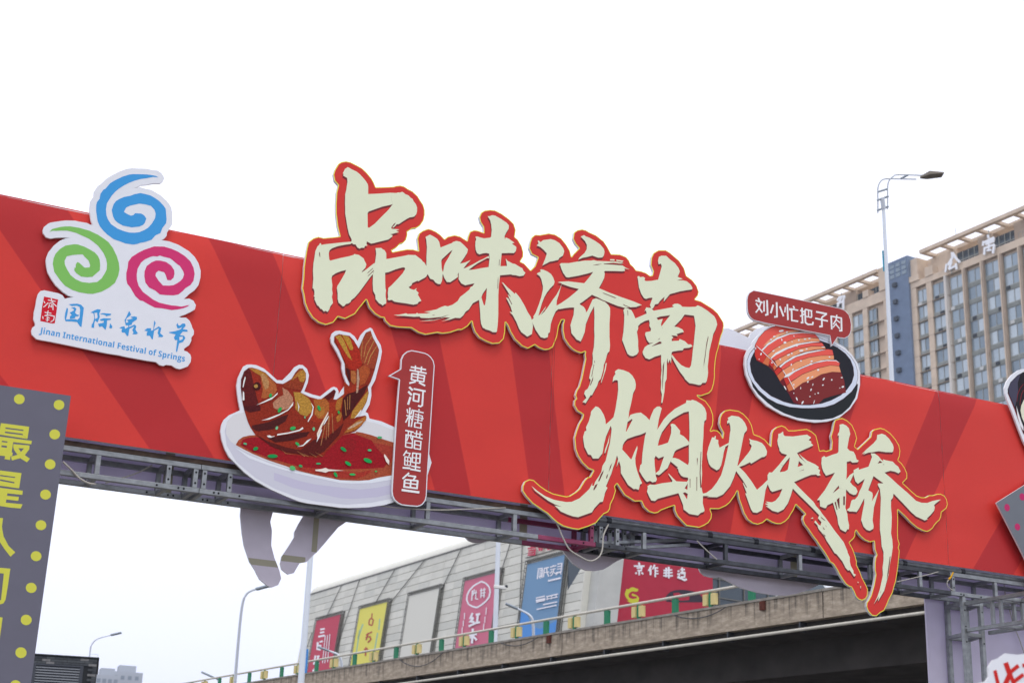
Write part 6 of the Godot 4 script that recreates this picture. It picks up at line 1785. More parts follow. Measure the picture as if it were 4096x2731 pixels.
		[[0.955, 0.955, 0.934], 2518,5215,2542,5171,2534,5122,2533,5170],
		[[0.955, 0.889, 0.810], 2718,4959,2746,5041,2805,5169,2809,5152,2763,5038,2741,4962,2723,4926],
		[[0.955, 0.955, 0.950], 2721,4882,2730,4950,2760,5010,2761,4993,2743,4929],
		[[0.955, 0.955, 0.950], 2811,5133,2814,5125,2785,5059,2769,5039,2788,5093],
		[[0.955, 0.910, 0.860], 2727,4643,2782,4656,2820,4672,2849,4663,2992,4672,2851,4646,2823,4629,2789,4632,2732,4632],
		[[0.955, 0.910, 0.860], 3351,4855,3356,4873,3404,4820,3404,4781,3375,4805],
		[[0.955, 0.955, 0.934], 3051,5148,3110,5237,3113,5229,3085,5174],
	],
	"fish_garnish": [
		[[0.155, 0.657, 0.321], 2290,5228,2287,5218,2282,5212,2275,5209,2268,5212,2264,5219,2263,5228,2266,5238,2271,5244,2278,5247,2285,5244,2289,5237],
		[[0.155, 0.657, 0.321], 2382,5110,2374,5098,2365,5091,2357,5090,2352,5096,2352,5107,2355,5120,2363,5132,2372,5139,2380,5140,2385,5134,2386,5123],
		[[0.473, 0.788, 0.578], 2367,4951,2363,4943,2358,4938,2352,4937,2347,4940,2345,4947,2346,4955,2349,4963,2355,4968,2361,4969,2365,4966,2368,4959],
		[[0.216, 0.683, 0.357], 2524,4983,2523,4974,2516,4965,2504,4957,2491,4954,2480,4955,2473,4961,2474,4971,2481,4980,2493,4987,2506,4991,2518,4989],
		[[0.418, 0.753, 0.544], 2698,4998,2697,4989,2693,4982,2688,4979,2682,4981,2678,4986,2675,4994,2676,5003,2680,5009,2685,5012,2691,5011,2696,5006],
		[[0.155, 0.657, 0.321], 2732,5196,2737,5185,2737,5174,2733,5167,2725,5166,2716,5171,2708,5181,2703,5193,2703,5203,2707,5210,2715,5211,2724,5206],
		[[0.216, 0.683, 0.357], 2569,4831,2563,4827,2553,4828,2543,4832,2535,4839,2531,4847,2532,4854,2538,4857,2548,4857,2558,4853,2566,4845,2570,4837],
		[[0.363, 0.718, 0.511], 2109,4773,2106,4769,2100,4767,2091,4767,2084,4769,2078,4772,2077,4777,2080,4781,2086,4784,2094,4784,2102,4782,2107,4778],
		[[0.124, 0.586, 0.303], 2208,4758,2209,4750,2203,4741,2194,4734,2183,4730,2173,4731,2167,4736,2166,4744,2171,4753,2181,4760,2192,4764,2202,4763],
		[[0.418, 0.753, 0.544], 2605,5087,2605,5082,2603,5077,2599,5075,2596,5076,2593,5080,2592,5085,2592,5091,2594,5095,2598,5097,2601,5096,2604,5093],
		[[0.124, 0.586, 0.303], 2385,4711,2384,4707,2379,4702,2373,4698,2364,4694,2353,4690,2341,4688,2330,4687,2319,4687,2309,4688,2302,4691,2297,4694,2295,4698,2296,4702,2300,4707,2307,4711,2316,4715,2327,4718,2338,4720,2350,4722,2361,4722,2371,4720,2378,4718,2383,4715],
		[[0.363, 0.753, 0.443], 2550,4620,2544,4612,2532,4609,2519,4610,2507,4616,2501,4625,2501,4635,2507,4643,2519,4647,2532,4645,2544,4639,2550,4630],
		[[0.216, 0.657, 0.391], 2612,4652,2608,4647,2601,4645,2592,4645,2584,4648,2579,4653,2578,4659,2582,4664,2589,4667,2598,4666,2606,4663,2611,4658],
		[[0.155, 0.657, 0.321], 2913,5183,2914,5176,2911,5169,2907,5166,2901,5166,2896,5170,2893,5176,2892,5184,2895,5190,2899,5194,2905,5193,2910,5190],
		[[0.124, 0.586, 0.303], 2998,4844,2995,4841,2990,4839,2984,4839,2978,4840,2970,4842,2963,4845,2956,4849,2951,4853,2946,4858,2943,4863,2943,4867,2944,4871,2947,4874,2951,4876,2957,4877,2964,4876,2971,4874,2978,4871,2985,4867,2991,4862,2995,4857,2998,4852,2999,4848],
		[[0.296, 0.683, 0.443], 3323,5016,3320,5010,3312,5005,3300,5002,3288,5001,3280,5004,3276,5009,3279,5015,3287,5021,3299,5024,3311,5024,3320,5022],
		[[0.296, 0.753, 0.511], 3232,4886,3229,4881,3222,4877,3213,4875,3203,4876,3197,4879,3194,4884,3197,4889,3204,4893,3213,4895,3222,4895,3229,4891],
		[[0.124, 0.657, 0.339], 3242,4782,3239,4778,3234,4774,3226,4772,3217,4771,3207,4772,3196,4774,3186,4777,3177,4781,3170,4785,3165,4790,3162,4796,3162,4800,3165,4805,3171,4808,3178,4810,3187,4811,3198,4810,3208,4809,3218,4806,3227,4802,3235,4797,3240,4792,3242,4787],
		[[0.124, 0.657, 0.339], 3051,4726,3048,4723,3043,4721,3037,4720,3030,4721,3023,4722,3015,4725,3008,4729,3002,4733,2997,4738,2994,4742,2993,4747,2994,4751,2997,4754,3001,4756,3007,4757,3014,4756,3022,4754,3029,4752,3036,4748,3043,4744,3047,4739,3050,4734,3052,4730],
		[[0.216, 0.683, 0.443], 2776,4702,2773,4698,2765,4694,2753,4691,2741,4690,2733,4692,2729,4695,2732,4699,2740,4703,2752,4706,2764,4707,2773,4705],
		[[0.124, 0.657, 0.339], 2927,4633,2932,4622,2934,4612,2930,4605,2922,4604,2913,4608,2904,4617,2898,4628,2897,4638,2901,4645,2908,4647,2918,4642],
		[[0.216, 0.727, 0.374], 3098,4651,3097,4648,3094,4646,3090,4643,3084,4641,3077,4640,3069,4639,3062,4638,3055,4639,3049,4640,3044,4641,3042,4643,3041,4646,3041,4649,3044,4651,3049,4654,3055,4656,3062,4657,3069,4658,3077,4659,3084,4658,3089,4657,3094,4656,3097,4654],
		[[0.216, 0.727, 0.374], 3297,4708,3296,4704,3292,4701,3286,4699,3280,4699,3276,4701,3274,4705,3275,4708,3279,4712,3285,4713,3291,4713,3295,4711],
	],
	"pork_board": [
		[7629,6867,7549,6847,7475,6791,7401,6714,7339,6641,7333,6603,7278,6547,7243,6469,7233,6385,7249,6276,7306,6164,7387,6066,7504,5984,7694,5923,7911,5897,8119,5907,8282,5945,8435,6010,8579,6127,8681,6259,8727,6414,8734,6553,8707,6655,8633,6739,8534,6806,8420,6839,8346,6890,8095,6907,7845,6902],
	],
	"pork_bowl": [
		[[0.161, 0.171, 0.191], 8699,6423,8690,6360,8656,6265,8575,6149,8472,6057,8346,5990,8198,5948,8037,5927,7877,5922,7719,5944,7602,5978,7510,6022,7402,6091,7334,6159,7312,6228,7407,6284,8117,6135,8503,6363],
		[[0.296, 0.123, 0.201], 7353,6575,7299,6510,7264,6428,7263,6353,7282,6275,7324,6210,7400,6133,7516,6066,7634,6032,7793,6018,7952,6032,8081,6052,8245,6091,8371,6143,8500,6225,8613,6324,8675,6404,8703,6486,8704,6563,8678,6644,8622,6712,8539,6768,8400,6812,8193,6851],
		[[0.863, 0.893, 0.950], 7356,6569,7302,6507,7268,6427,7267,6353,7286,6277,7327,6214,7403,6137,7519,6070,7635,6036,7793,6022,7952,6036,8081,6057,8245,6095,8369,6146,8496,6228,8609,6325,8671,6405,8699,6486,8700,6562,8674,6642,8619,6708,8538,6764,8398,6808,8193,6847],
		[[0.296, 0.123, 0.201], 7355,6534,7314,6457,7300,6399,7314,6314,7356,6233,7441,6160,7557,6099,7715,6064,7834,6057,7953,6067,8050,6082,8205,6124,8331,6179,8460,6255,8547,6332,8618,6422,8652,6512,8648,6596,8613,6675,8548,6734,8440,6785,8317,6808,8208,6819],
		[[0.155, 0.166, 0.181], 7358,6530,7317,6456,7304,6400,7318,6316,7359,6236,7443,6164,7559,6103,7715,6069,7834,6062,7954,6071,8050,6087,8206,6129,8330,6184,8457,6259,8543,6335,8613,6423,8647,6512,8643,6594,8609,6672,8544,6730,8438,6781,8315,6803,8208,6815],
	],
	"pork_meat": [
		[[0.464, 0.148, 0.170], 7659,6879,7594,6856,7497,6793,7416,6703,7367,6613,7359,6517,7385,6448,7535,6410,7605,6365,7681,6264,7781,6167,7842,6077,7914,6068,8116,6108,8240,6189,8348,6231,8533,6299,8514,6433,8476,6510,8454,6575,8468,6616,8432,6633,8386,6639,8385,6701,8374,6745,8287,6739,8248,6795,8216,6806,8193,6844,8145,6880,8030,6872,7900,6886,7779,6898],
		[[0.518, 0.183, 0.191], 7855,6216,7961,6302,8109,6374,8210,6440,8360,6493,8476,6506,8510,6433,8525,6305,8332,6225,8232,6181,8164,6116,7922,6069,7859,6120],
		[[0.946, 0.379, 0.339], 7658,6874,7578,6840,7497,6787,7416,6697,7372,6614,7453,6575,7510,6649,7559,6709,7656,6779,7778,6836,7900,6876,7835,6881],
		[[0.955, 0.683, 0.511], 7494,6646,7559,6713,7656,6782,7778,6839,7900,6874,7948,6870,7818,6833,7696,6776,7574,6695,7469,6611],
		[[0.955, 0.955, 0.955], 7449,6574,7525,6656,7655,6749,7818,6829,7981,6870,8145,6886,8157,6879,7980,6858,7817,6813,7654,6728,7533,6640,7462,6568],
		[[0.946, 0.379, 0.339], 7464,6569,7533,6638,7654,6727,7817,6812,7980,6858,8149,6875,8188,6841,8061,6828,7897,6784,7734,6703,7604,6611,7518,6532],
		[[0.955, 0.630, 0.451], 7522,6528,7603,6606,7733,6698,7897,6779,8061,6823,8192,6836,8209,6807,8059,6779,7895,6723,7732,6637,7618,6556,7561,6509],
		[[0.955, 0.955, 0.955], 7563,6508,7626,6575,7732,6640,7895,6722,8100,6785,8216,6803,8100,6773,7935,6718,7772,6639,7634,6553,7573,6503],
		[[0.946, 0.379, 0.339], 7573,6501,7642,6558,7772,6635,7935,6715,8100,6769,8236,6795,8259,6765,8098,6736,7934,6679,7770,6588,7616,6492],
		[[0.955, 0.630, 0.451], 7618,6486,7770,6582,7934,6673,8098,6730,8270,6761,8282,6740,8138,6704,7973,6644,7809,6554,7646,6428],
		[[0.955, 0.955, 0.955], 7669,6436,7744,6501,7850,6575,8014,6652,8179,6705,8287,6730,8220,6706,8055,6649,7890,6578,7751,6486,7686,6427],
		[[0.946, 0.379, 0.339], 7690,6425,7755,6484,7890,6574,8054,6645,8220,6702,8304,6737,8368,6742,8382,6687,8218,6653,8053,6603,7889,6528,7713,6407],
		[[0.955, 0.630, 0.451], 7718,6403,7888,6522,8053,6598,8218,6649,8386,6682,8387,6641,8257,6612,8092,6548,7927,6465,7757,6358],
		[[0.955, 0.955, 0.955], 7719,6321,7716,6334,7763,6366,7886,6438,8050,6525,8216,6595,8299,6618,8415,6635,8456,6617,8298,6608,8132,6553,7967,6469,7869,6411,7787,6346],
		[[0.946, 0.379, 0.339], 7783,6341,7869,6407,7967,6465,8132,6549,8298,6606,8415,6626,8461,6609,8451,6580,8338,6567,8171,6508,7965,6405,7804,6292],
		[[0.955, 0.630, 0.451], 7806,6284,7965,6399,8171,6502,8338,6563,8452,6575,8473,6512,8360,6498,8210,6444,8110,6379,7962,6307,7856,6223],
		[[0.837, 0.235, 0.201], 7369,6608,7449,6568,7411,6486,7389,6455,7365,6495],
		[[0.837, 0.235, 0.201], 7452,6565,7513,6528,7464,6438,7392,6456,7416,6500],
		[[0.863, 0.470, 0.299], 7517,6524,7553,6499,7532,6417,7461,6434],
		[[0.837, 0.235, 0.201], 7557,6500,7606,6475,7585,6406,7534,6444],
		[[0.863, 0.470, 0.299], 7609,6473,7642,6424,7605,6382,7590,6407],
		[[0.837, 0.235, 0.201], 7607,6371,7662,6426,7707,6405,7634,6333],
		[[0.863, 0.470, 0.299], 7637,6331,7715,6401,7739,6341,7675,6278],
		[[0.837, 0.235, 0.201], 7722,6315,7777,6339,7799,6286,7757,6245],
		[[0.863, 0.470, 0.299], 7758,6240,7801,6282,7851,6219,7783,6186],
		[[0.955, 0.955, 0.955], 7370,6614,7414,6595,7553,6505,7548,6500,7410,6587],
		[[0.955, 0.955, 0.955], 7561,6505,7646,6428,7640,6424,7556,6500],
		[[0.955, 0.955, 0.955], 7717,6405,7755,6358,7747,6354,7710,6400],
		[[0.955, 0.955, 0.955], 7780,6339,7858,6220,7850,6217,7774,6335],
	],
	"pork_sesame": [
		[[0.955, 0.955, 0.955], 7449,6527,7444,6520,7439,6515,7433,6513,7430,6516,7429,6522,7431,6529,7435,6537,7441,6542,7446,6543,7450,6541,7451,6535],
		[[0.955, 0.955, 0.955], 7380,6578,7378,6571,7376,6566,7373,6563,7370,6565,7369,6570,7369,6577,7370,6584,7373,6589,7376,6591,7378,6589,7380,6585],
		[[0.955, 0.955, 0.955], 7420,6469,7420,6465,7417,6463,7415,6461,7412,6462,7410,6464,7409,6467,7410,6470,7412,6473,7415,6475,7418,6474,7420,6472],
		[[0.955, 0.955, 0.955], 7583,6464,7584,6459,7583,6455,7579,6452,7575,6451,7571,6453,7568,6456,7568,6461,7569,6465,7572,6468,7576,6469,7581,6467],
		[[0.955, 0.955, 0.955], 7739,6840,7735,6833,7724,6826,7707,6818,7690,6814,7677,6814,7672,6818,7675,6824,7687,6832,7703,6839,7720,6844,7733,6844],
		[[0.955, 0.955, 0.955], 7791,6836,7791,6831,7787,6826,7780,6822,7773,6819,7767,6819,7764,6822,7764,6826,7768,6832,7774,6836,7782,6838,7788,6838],
		[[0.955, 0.955, 0.955], 7582,6710,7580,6705,7576,6701,7570,6698,7565,6699,7561,6701,7559,6706,7561,6711,7565,6715,7571,6718,7576,6717,7580,6715],
		[[0.955, 0.955, 0.955], 7630,6758,7630,6754,7625,6748,7617,6743,7608,6740,7601,6739,7597,6742,7598,6747,7603,6752,7611,6757,7619,6760,7627,6761],
		[[0.955, 0.955, 0.955], 7716,6734,7716,6727,7714,6721,7711,6718,7707,6719,7704,6723,7702,6729,7701,6736,7703,6742,7706,6745,7710,6744,7714,6740],
		[[0.955, 0.955, 0.955], 7873,6805,7874,6801,7873,6797,7870,6795,7866,6794,7863,6796,7861,6799,7860,6803,7861,6807,7864,6809,7867,6810,7871,6808],
		[[0.955, 0.955, 0.955], 7767,6715,7766,6708,7760,6702,7750,6697,7740,6695,7733,6697,7729,6702,7731,6709,7737,6716,7746,6720,7756,6722,7764,6720],
		[[0.955, 0.955, 0.955], 7939,6769,7938,6764,7934,6760,7928,6758,7923,6758,7919,6761,7918,6765,7920,6770,7924,6775,7929,6777,7934,6777,7938,6774],
		[[0.955, 0.955, 0.955], 8029,6799,8027,6795,8020,6791,8011,6787,8002,6786,7996,6787,7993,6789,7995,6793,8001,6798,8010,6801,8019,6802,8026,6802],
		[[0.955, 0.955, 0.955], 8085,6817,8083,6813,8077,6809,8069,6806,8061,6804,8055,6805,8052,6808,8054,6812,8060,6816,8068,6819,8076,6820,8083,6819],
		[[0.955, 0.955, 0.955], 7849,6737,7847,6734,7844,6731,7840,6730,7836,6730,7833,6731,7832,6734,7834,6737,7837,6739,7841,6741,7845,6741,7848,6739],
		[[0.955, 0.955, 0.955], 7685,6650,7685,6648,7681,6644,7676,6641,7671,6639,7666,6639,7664,6640,7664,6643,7668,6646,7673,6649,7678,6651,7683,6652],
		[[0.955, 0.955, 0.955], 7615,6600,7615,6596,7610,6591,7602,6585,7594,6581,7587,6580,7583,6582,7584,6586,7588,6591,7596,6596,7604,6600,7611,6602],
		[[0.955, 0.955, 0.955], 7809,6592,7809,6587,7803,6581,7794,6574,7784,6570,7775,6568,7771,6570,7771,6575,7777,6581,7786,6588,7796,6592,7805,6594],
		[[0.955, 0.955, 0.955], 7845,6608,7843,6603,7839,6598,7833,6596,7827,6596,7823,6599,7822,6604,7824,6609,7828,6613,7834,6615,7839,6615,7843,6612],
		[[0.955, 0.955, 0.955], 7987,6666,7983,6660,7973,6654,7959,6648,7944,6645,7933,6645,7928,6649,7932,6655,7942,6661,7956,6667,7971,6670,7982,6670],
		[[0.955, 0.955, 0.955], 8041,6696,8041,6692,8036,6688,8030,6683,8022,6681,8017,6680,8013,6682,8014,6686,8018,6690,8025,6694,8032,6697,8038,6697],
		[[0.955, 0.955, 0.955], 7804,6662,7803,6657,7800,6653,7796,6651,7792,6652,7789,6655,7788,6659,7790,6664,7793,6668,7797,6670,7801,6670,7804,6667],
		[[0.955, 0.955, 0.955], 7912,6704,7911,6699,7907,6695,7902,6693,7897,6693,7894,6696,7893,6701,7894,6706,7898,6710,7903,6712,7908,6712,7911,6709],
		[[0.955, 0.955, 0.955], 8270,6754,8266,6751,8258,6748,8246,6746,8235,6745,8226,6745,8223,6748,8227,6750,8235,6753,8247,6756,8259,6757,8267,6756],
		[[0.955, 0.955, 0.955], 7691,6516,7691,6509,7688,6503,7684,6500,7680,6500,7676,6504,7673,6510,7673,6517,7675,6522,7679,6526,7684,6525,7688,6522],
		[[0.955, 0.955, 0.955], 7824,6541,7824,6535,7822,6530,7818,6526,7814,6526,7809,6529,7806,6534,7806,6540,7808,6546,7812,6549,7816,6549,7821,6546],
		[[0.955, 0.955, 0.955], 7831,6481,7828,6475,7823,6470,7819,6469,7815,6471,7814,6475,7815,6482,7818,6488,7823,6492,7827,6494,7830,6492,7832,6487],
		[[0.955, 0.955, 0.955], 7961,6547,7959,6542,7955,6538,7949,6536,7944,6536,7940,6539,7938,6543,7940,6547,7944,6551,7950,6553,7956,6553,7960,6550],
		[[0.955, 0.955, 0.955], 8103,6570,8101,6566,8097,6561,8089,6558,8082,6556,8076,6558,8073,6561,8075,6565,8080,6570,8087,6573,8094,6575,8100,6574],
		[[0.955, 0.955, 0.955], 8101,6540,8099,6535,8092,6529,8080,6524,8069,6522,8060,6522,8056,6526,8058,6531,8066,6537,8077,6542,8089,6545,8098,6544],
		[[0.955, 0.955, 0.955], 8338,6657,8337,6653,8332,6650,8326,6648,8321,6648,8317,6650,8315,6653,8317,6657,8321,6660,8327,6662,8333,6662,8337,6660],
		[[0.955, 0.955, 0.955], 7848,6429,7843,6421,7837,6415,7833,6414,7831,6417,7831,6423,7835,6432,7840,6440,7846,6445,7850,6446,7852,6444,7851,6437],
		[[0.955, 0.955, 0.955], 8185,6487,8183,6481,8178,6476,8170,6473,8163,6473,8158,6476,8156,6482,8158,6487,8164,6492,8171,6495,8178,6495,8184,6492],
		[[0.955, 0.955, 0.955], 8050,6387,8051,6382,8047,6374,8039,6365,8030,6359,8020,6355,8015,6356,8013,6361,8017,6369,8025,6378,8035,6384,8044,6388],
		[[0.955, 0.955, 0.955], 8106,6404,8105,6400,8101,6395,8093,6389,8085,6384,8078,6382,8074,6383,8074,6387,8079,6393,8086,6398,8095,6403,8102,6405],
		[[0.955, 0.955, 0.955], 8039,6328,8034,6322,8028,6319,8023,6319,8020,6322,8020,6327,8023,6333,8028,6339,8033,6342,8039,6342,8042,6339,8042,6334],
		[[0.955, 0.955, 0.955], 8247,6393,8239,6385,8232,6380,8226,6380,8224,6384,8226,6391,8231,6400,8239,6408,8246,6413,8252,6413,8254,6410,8252,6402],
		[[0.955, 0.955, 0.955], 8355,6405,8352,6400,8347,6397,8342,6396,8338,6398,8336,6402,8337,6407,8340,6412,8345,6415,8350,6416,8354,6414,8356,6410],
		[[0.955, 0.955, 0.955], 8100,6311,8097,6304,8094,6299,8092,6297,8090,6299,8089,6304,8090,6311,8092,6318,8095,6323,8098,6325,8100,6323,8101,6318],
		[[0.955, 0.955, 0.955], 8238,6335,8238,6331,8234,6327,8229,6323,8222,6320,8217,6320,8214,6322,8214,6325,8217,6330,8222,6334,8229,6336,8235,6337],
		[[0.955, 0.955, 0.955], 7941,6247,7940,6241,7937,6236,7934,6234,7931,6236,7930,6240,7930,6246,7931,6252,7934,6257,7937,6259,7940,6258,7941,6253],
		[[0.955, 0.955, 0.955], 8077,6250,8073,6243,8067,6238,8063,6236,8060,6239,8059,6245,8062,6253,8066,6260,8071,6265,8076,6267,8079,6264,8079,6258],
		[[0.955, 0.955, 0.955], 8171,6232,8170,6228,8166,6225,8160,6223,8155,6223,8151,6225,8150,6228,8152,6232,8156,6236,8161,6238,8166,6238,8170,6236],
		[[0.955, 0.955, 0.955], 8125,6214,8124,6210,8122,6207,8119,6206,8117,6206,8115,6209,8114,6212,8115,6216,8117,6219,8120,6221,8123,6220,8125,6218],
		[[0.955, 0.955, 0.955], 8060,6176,8059,6173,8056,6170,8052,6168,8048,6168,8045,6170,8044,6174,8045,6177,8048,6180,8052,6182,8056,6182,8059,6180],
		[[0.955, 0.955, 0.955], 7889,6126,7892,6116,7892,6108,7889,6104,7885,6105,7879,6110,7874,6118,7871,6128,7871,6135,7874,6140,7879,6139,7885,6134],
		[[0.955, 0.955, 0.955], 7963,6092,7955,6083,7948,6077,7942,6075,7939,6079,7941,6088,7946,6098,7954,6107,7961,6113,7967,6114,7969,6111,7968,6102],
		[[0.955, 0.955, 0.955], 8109,6124,8103,6113,8098,6104,8094,6102,8093,6105,8095,6114,8100,6125,8105,6137,8111,6145,8114,6148,8115,6145,8113,6136],
		[[0.955, 0.955, 0.955], 7850,6177,7849,6173,7847,6170,7845,6168,7843,6169,7841,6172,7840,6176,7841,6180,7843,6183,7846,6184,7848,6184,7850,6181],
		[[0.955, 0.955, 0.955], 7742,6220,7748,6210,7752,6200,7750,6196,7745,6196,7737,6202,7729,6212,7722,6223,7719,6232,7720,6237,7725,6236,7733,6230],
		[[0.955, 0.955, 0.955], 7856,6270,7855,6265,7852,6261,7848,6260,7844,6260,7841,6263,7840,6268,7841,6273,7844,6277,7849,6279,7852,6278,7855,6275],
		[[0.955, 0.955, 0.955], 8494,6456,8492,6452,8487,6449,8480,6447,8473,6447,8468,6448,8467,6452,8469,6455,8474,6459,8480,6461,8487,6461,8492,6459],
		[[0.955, 0.955, 0.955], 8507,6363,8507,6358,8502,6351,8494,6346,8485,6342,8477,6342,8473,6344,8473,6350,8477,6356,8485,6362,8494,6365,8502,6366],
		[[0.955, 0.955, 0.955], 8457,6336,8456,6333,8453,6330,8449,6329,8445,6329,8443,6331,8442,6333,8443,6336,8446,6339,8449,6340,8453,6340,8456,6338],
	],
	"face_board": [
		[11114,7010,11078,7000,11038,6983,10925,6905,10840,6812,10802,6732,10802,6665,10836,6575,10892,6458,10969,6273,11028,6143,11129,5976,11619,6047,11739,7119],
	],
	"face_hair": [
		[[0.149, 0.129, 0.149], 11110,6973,11012,6917,10897,6815,10846,6724,10845,6665,10918,6536,10980,6392,11038,6239,11106,6118,11566,6187,11664,7069],
		[[0.287, 0.285, 0.357], 11063,6944,10918,6833,10857,6741,10864,6668,10936,6528,10968,6611,11004,6728,11008,6826],
		[[0.518, 0.136, 0.170], 11097,6834,11037,6771,10990,6689,10970,6597,10976,6598,11000,6691,11044,6767,11095,6822],
		[[0.518, 0.136, 0.170], 11090,6765,11049,6699,11022,6620,11011,6559,11018,6560,11031,6622,11060,6701,11088,6743],
		[[0.518, 0.136, 0.170], 10846,6680,10935,6510,10980,6392,11038,6239,11036,6224,10970,6383,10924,6501,10837,6686],
		[[0.933, 0.919, 0.926], 10960,6547,10979,6480,11017,6375,11045,6314,11040,6265,10993,6328,10965,6426],
		[[0.915, 0.910, 0.810], 11103,6663,11076,6629,11035,6563,11018,6501,11031,6422,11071,6347,11464,6409,11498,6728],
	],
	"left_panel": [
		[-722,4862,571,4869,552,2665,544,1633,-672,1590],
	],
	"left_dots": [
		[228,4782,227,4772,224,4762,218,4753,210,4746,201,4742,190,4740,180,4740,170,4744,162,4749,155,4757,150,4766,149,4777,149,4787,153,4797,159,4805,167,4812,176,4817,186,4819,197,4818,207,4815,215,4809,222,4802,226,4792],
		[-67,4779,-68,4769,-71,4759,-77,4751,-85,4744,-94,4739,-104,4737,-114,4738,-124,4741,-132,4747,-139,4755,-143,4764,-145,4774,-144,4784,-141,4794,-135,4802,-128,4809,-118,4814,-108,4816,-98,4815,-89,4812,-80,4806,-74,4798,-69,4789],
		[530,4785,529,4775,526,4765,519,4756,511,4749,502,4744,491,4742,481,4743,471,4746,462,4752,455,4760,451,4769,449,4780,450,4790,453,4800,459,4809,468,4816,477,4820,488,4822,498,4822,508,4818,517,4813,524,4805,528,4795],
		[527,4547,526,4537,522,4527,516,4518,508,4512,498,4507,488,4505,478,4506,468,4509,459,4515,452,4523,448,4532,446,4542,447,4552,451,4562,457,4571,465,4578,474,4582,485,4584,495,4583,505,4580,514,4574,521,4567,525,4557],
		[522,4308,521,4298,518,4289,512,4280,504,4274,494,4269,484,4267,473,4268,463,4272,455,4277,448,4285,444,4294,442,4304,443,4315,446,4324,452,4333,461,4339,470,4344,480,4346,491,4345,501,4341,509,4336,516,4328,520,4319],
		[517,4070,517,4060,513,4051,507,4043,499,4036,489,4032,479,4030,469,4031,459,4035,451,4040,444,4048,439,4057,438,4067,439,4077,442,4087,448,4095,456,4101,466,4106,476,4107,486,4107,496,4103,505,4097,511,4090,516,4080],
		[513,3833,513,3823,509,3814,503,3806,495,3800,486,3795,475,3794,465,3795,455,3798,447,3804,440,3812,436,3821,434,3831,435,3840,439,3850,445,3858,453,3864,462,3868,472,3870,482,3869,492,3866,501,3860,507,3852,512,3843],
		[508,3596,507,3586,504,3577,498,3569,490,3563,480,3559,470,3557,460,3558,450,3562,442,3567,435,3575,431,3584,429,3594,430,3603,434,3613,440,3621,448,3627,457,3631,467,3632,477,3631,487,3628,495,3622,502,3614,506,3605],
		[503,3356,502,3346,499,3337,493,3329,485,3323,475,3319,465,3318,455,3319,445,3323,437,3328,430,3336,426,3345,424,3355,425,3365,429,3374,434,3382,442,3388,452,3392,462,3394,472,3393,482,3389,490,3383,497,3375,501,3366],
		[498,3117,497,3107,493,3098,487,3090,480,3084,470,3080,460,3078,450,3080,440,3083,431,3089,425,3097,420,3107,419,3116,419,3126,423,3136,429,3144,437,3150,446,3154,456,3155,467,3154,477,3150,485,3144,492,3136,496,3127],
		[492,2876,492,2866,488,2857,482,2849,474,2842,464,2839,454,2837,443,2839,433,2843,425,2849,418,2857,414,2866,412,2876,413,2886,416,2896,422,2904,430,2910,440,2914,450,2915,461,2914,471,2910,479,2904,486,2895,491,2886],
		[486,2636,485,2626,481,2617,475,2609,467,2603,457,2599,447,2598,436,2599,426,2603,417,2610,410,2618,406,2627,404,2637,405,2648,409,2657,415,2665,423,2671,433,2675,443,2676,454,2675,464,2671,473,2664,479,2656,484,2647],
	],
	"left_chars": [
		[80,4571,290,4575,289,4479,250,4503,250,4513,118,4511,117,4532,250,4535,251,4545,117,4543,117,4532,117,4511,118,4499,249,4502,289,4478,74,4481],
		[76,4466,106,4437,105,4426,107,4401,107,4387,147,4387,147,4402,107,4401,106,4426,146,4427,146,4437,106,4437,76,4466,324,4468,322,4441,188,4438,187,4358,195,4356,195,4329,183,4327,183,4297,143,4298,143,4322,96,4320],
		[192,4423,311,4430,313,4400,286,4350,328,4328,308,4297,256,4322,198,4296,187,4323,231,4345,255,4370,273,4401,232,4397,254,4370,231,4346,201,4380,193,4402],
		[118,4207,126,4174,128,4164,131,4141,133,4128,237,4123,238,4133,131,4141,128,4164,238,4165,238,4173,127,4174,119,4207,280,4209,278,4090,134,4091],
		[136,4076,307,4076,308,4044,199,4041,197,4022,285,4025,284,3994,197,3994,196,3969,319,3973,309,3939,235,3936,155,3939],
		[156,3850,192,3850,193,3787,198,3765,214,3715,259,3649,314,3606,284,3569,234,3620,178,3688],
		[195,3479,295,3481,294,3340,291,3250,281,3223,257,3211,249,3235,259,3247,256,3351,253,3440,201,3439],
		[244,3120,288,3118,288,3006,287,2911,273,2910],
	],
	"right_panel": [
		[10517,5370,10889,5589,11433,5910,12056,5287,11225,4171,10858,4834],
	],
	"right_dots": [
		[10708,5349,10706,5328,10694,5309,10675,5298,10654,5297,10637,5308,10628,5326,10629,5347,10641,5366,10660,5377,10681,5378,10699,5367],
		[10841,5152,10839,5131,10827,5113,10808,5102,10787,5102,10769,5112,10760,5129,10762,5150,10774,5168,10793,5179,10815,5179,10832,5169],
		[10945,5500,10944,5478,10932,5459,10912,5448,10891,5447,10873,5457,10864,5476,10865,5497,10877,5517,10897,5528,10918,5528,10936,5518],
		[10990,4952,10988,4931,10976,4913,10957,4903,10935,4902,10918,4912,10909,4930,10911,4950,10923,4968,10942,4979,10963,4979,10981,4970],
	],
	"near_board": [
		[20,64,-7,60,-51,64,-76,46,-102,36,-122,9,-123,-30,-136,-47,-166,-54,-188,-90,-143,-145,147,-155,167,86,68,73],
	],
	"near_chars": [
		[-104,-6,-90,-88,-76,-84,-90,-2],
		[-62,24,-50,-17,-84,-82,-67,-90,-29,-18,-43,31],
		[-7,24,-43,-5,-34,-16,2,12],
		[11,-10,-38,-45,-30,-57,18,-22],
		[-44,-20,-24,-87,-10,-81,-30,-15],
		[13,11,80,23,78,37,12,25],
		[38,42,49,-83,63,-80,53,44],
	],
	"cloud_back_a": [
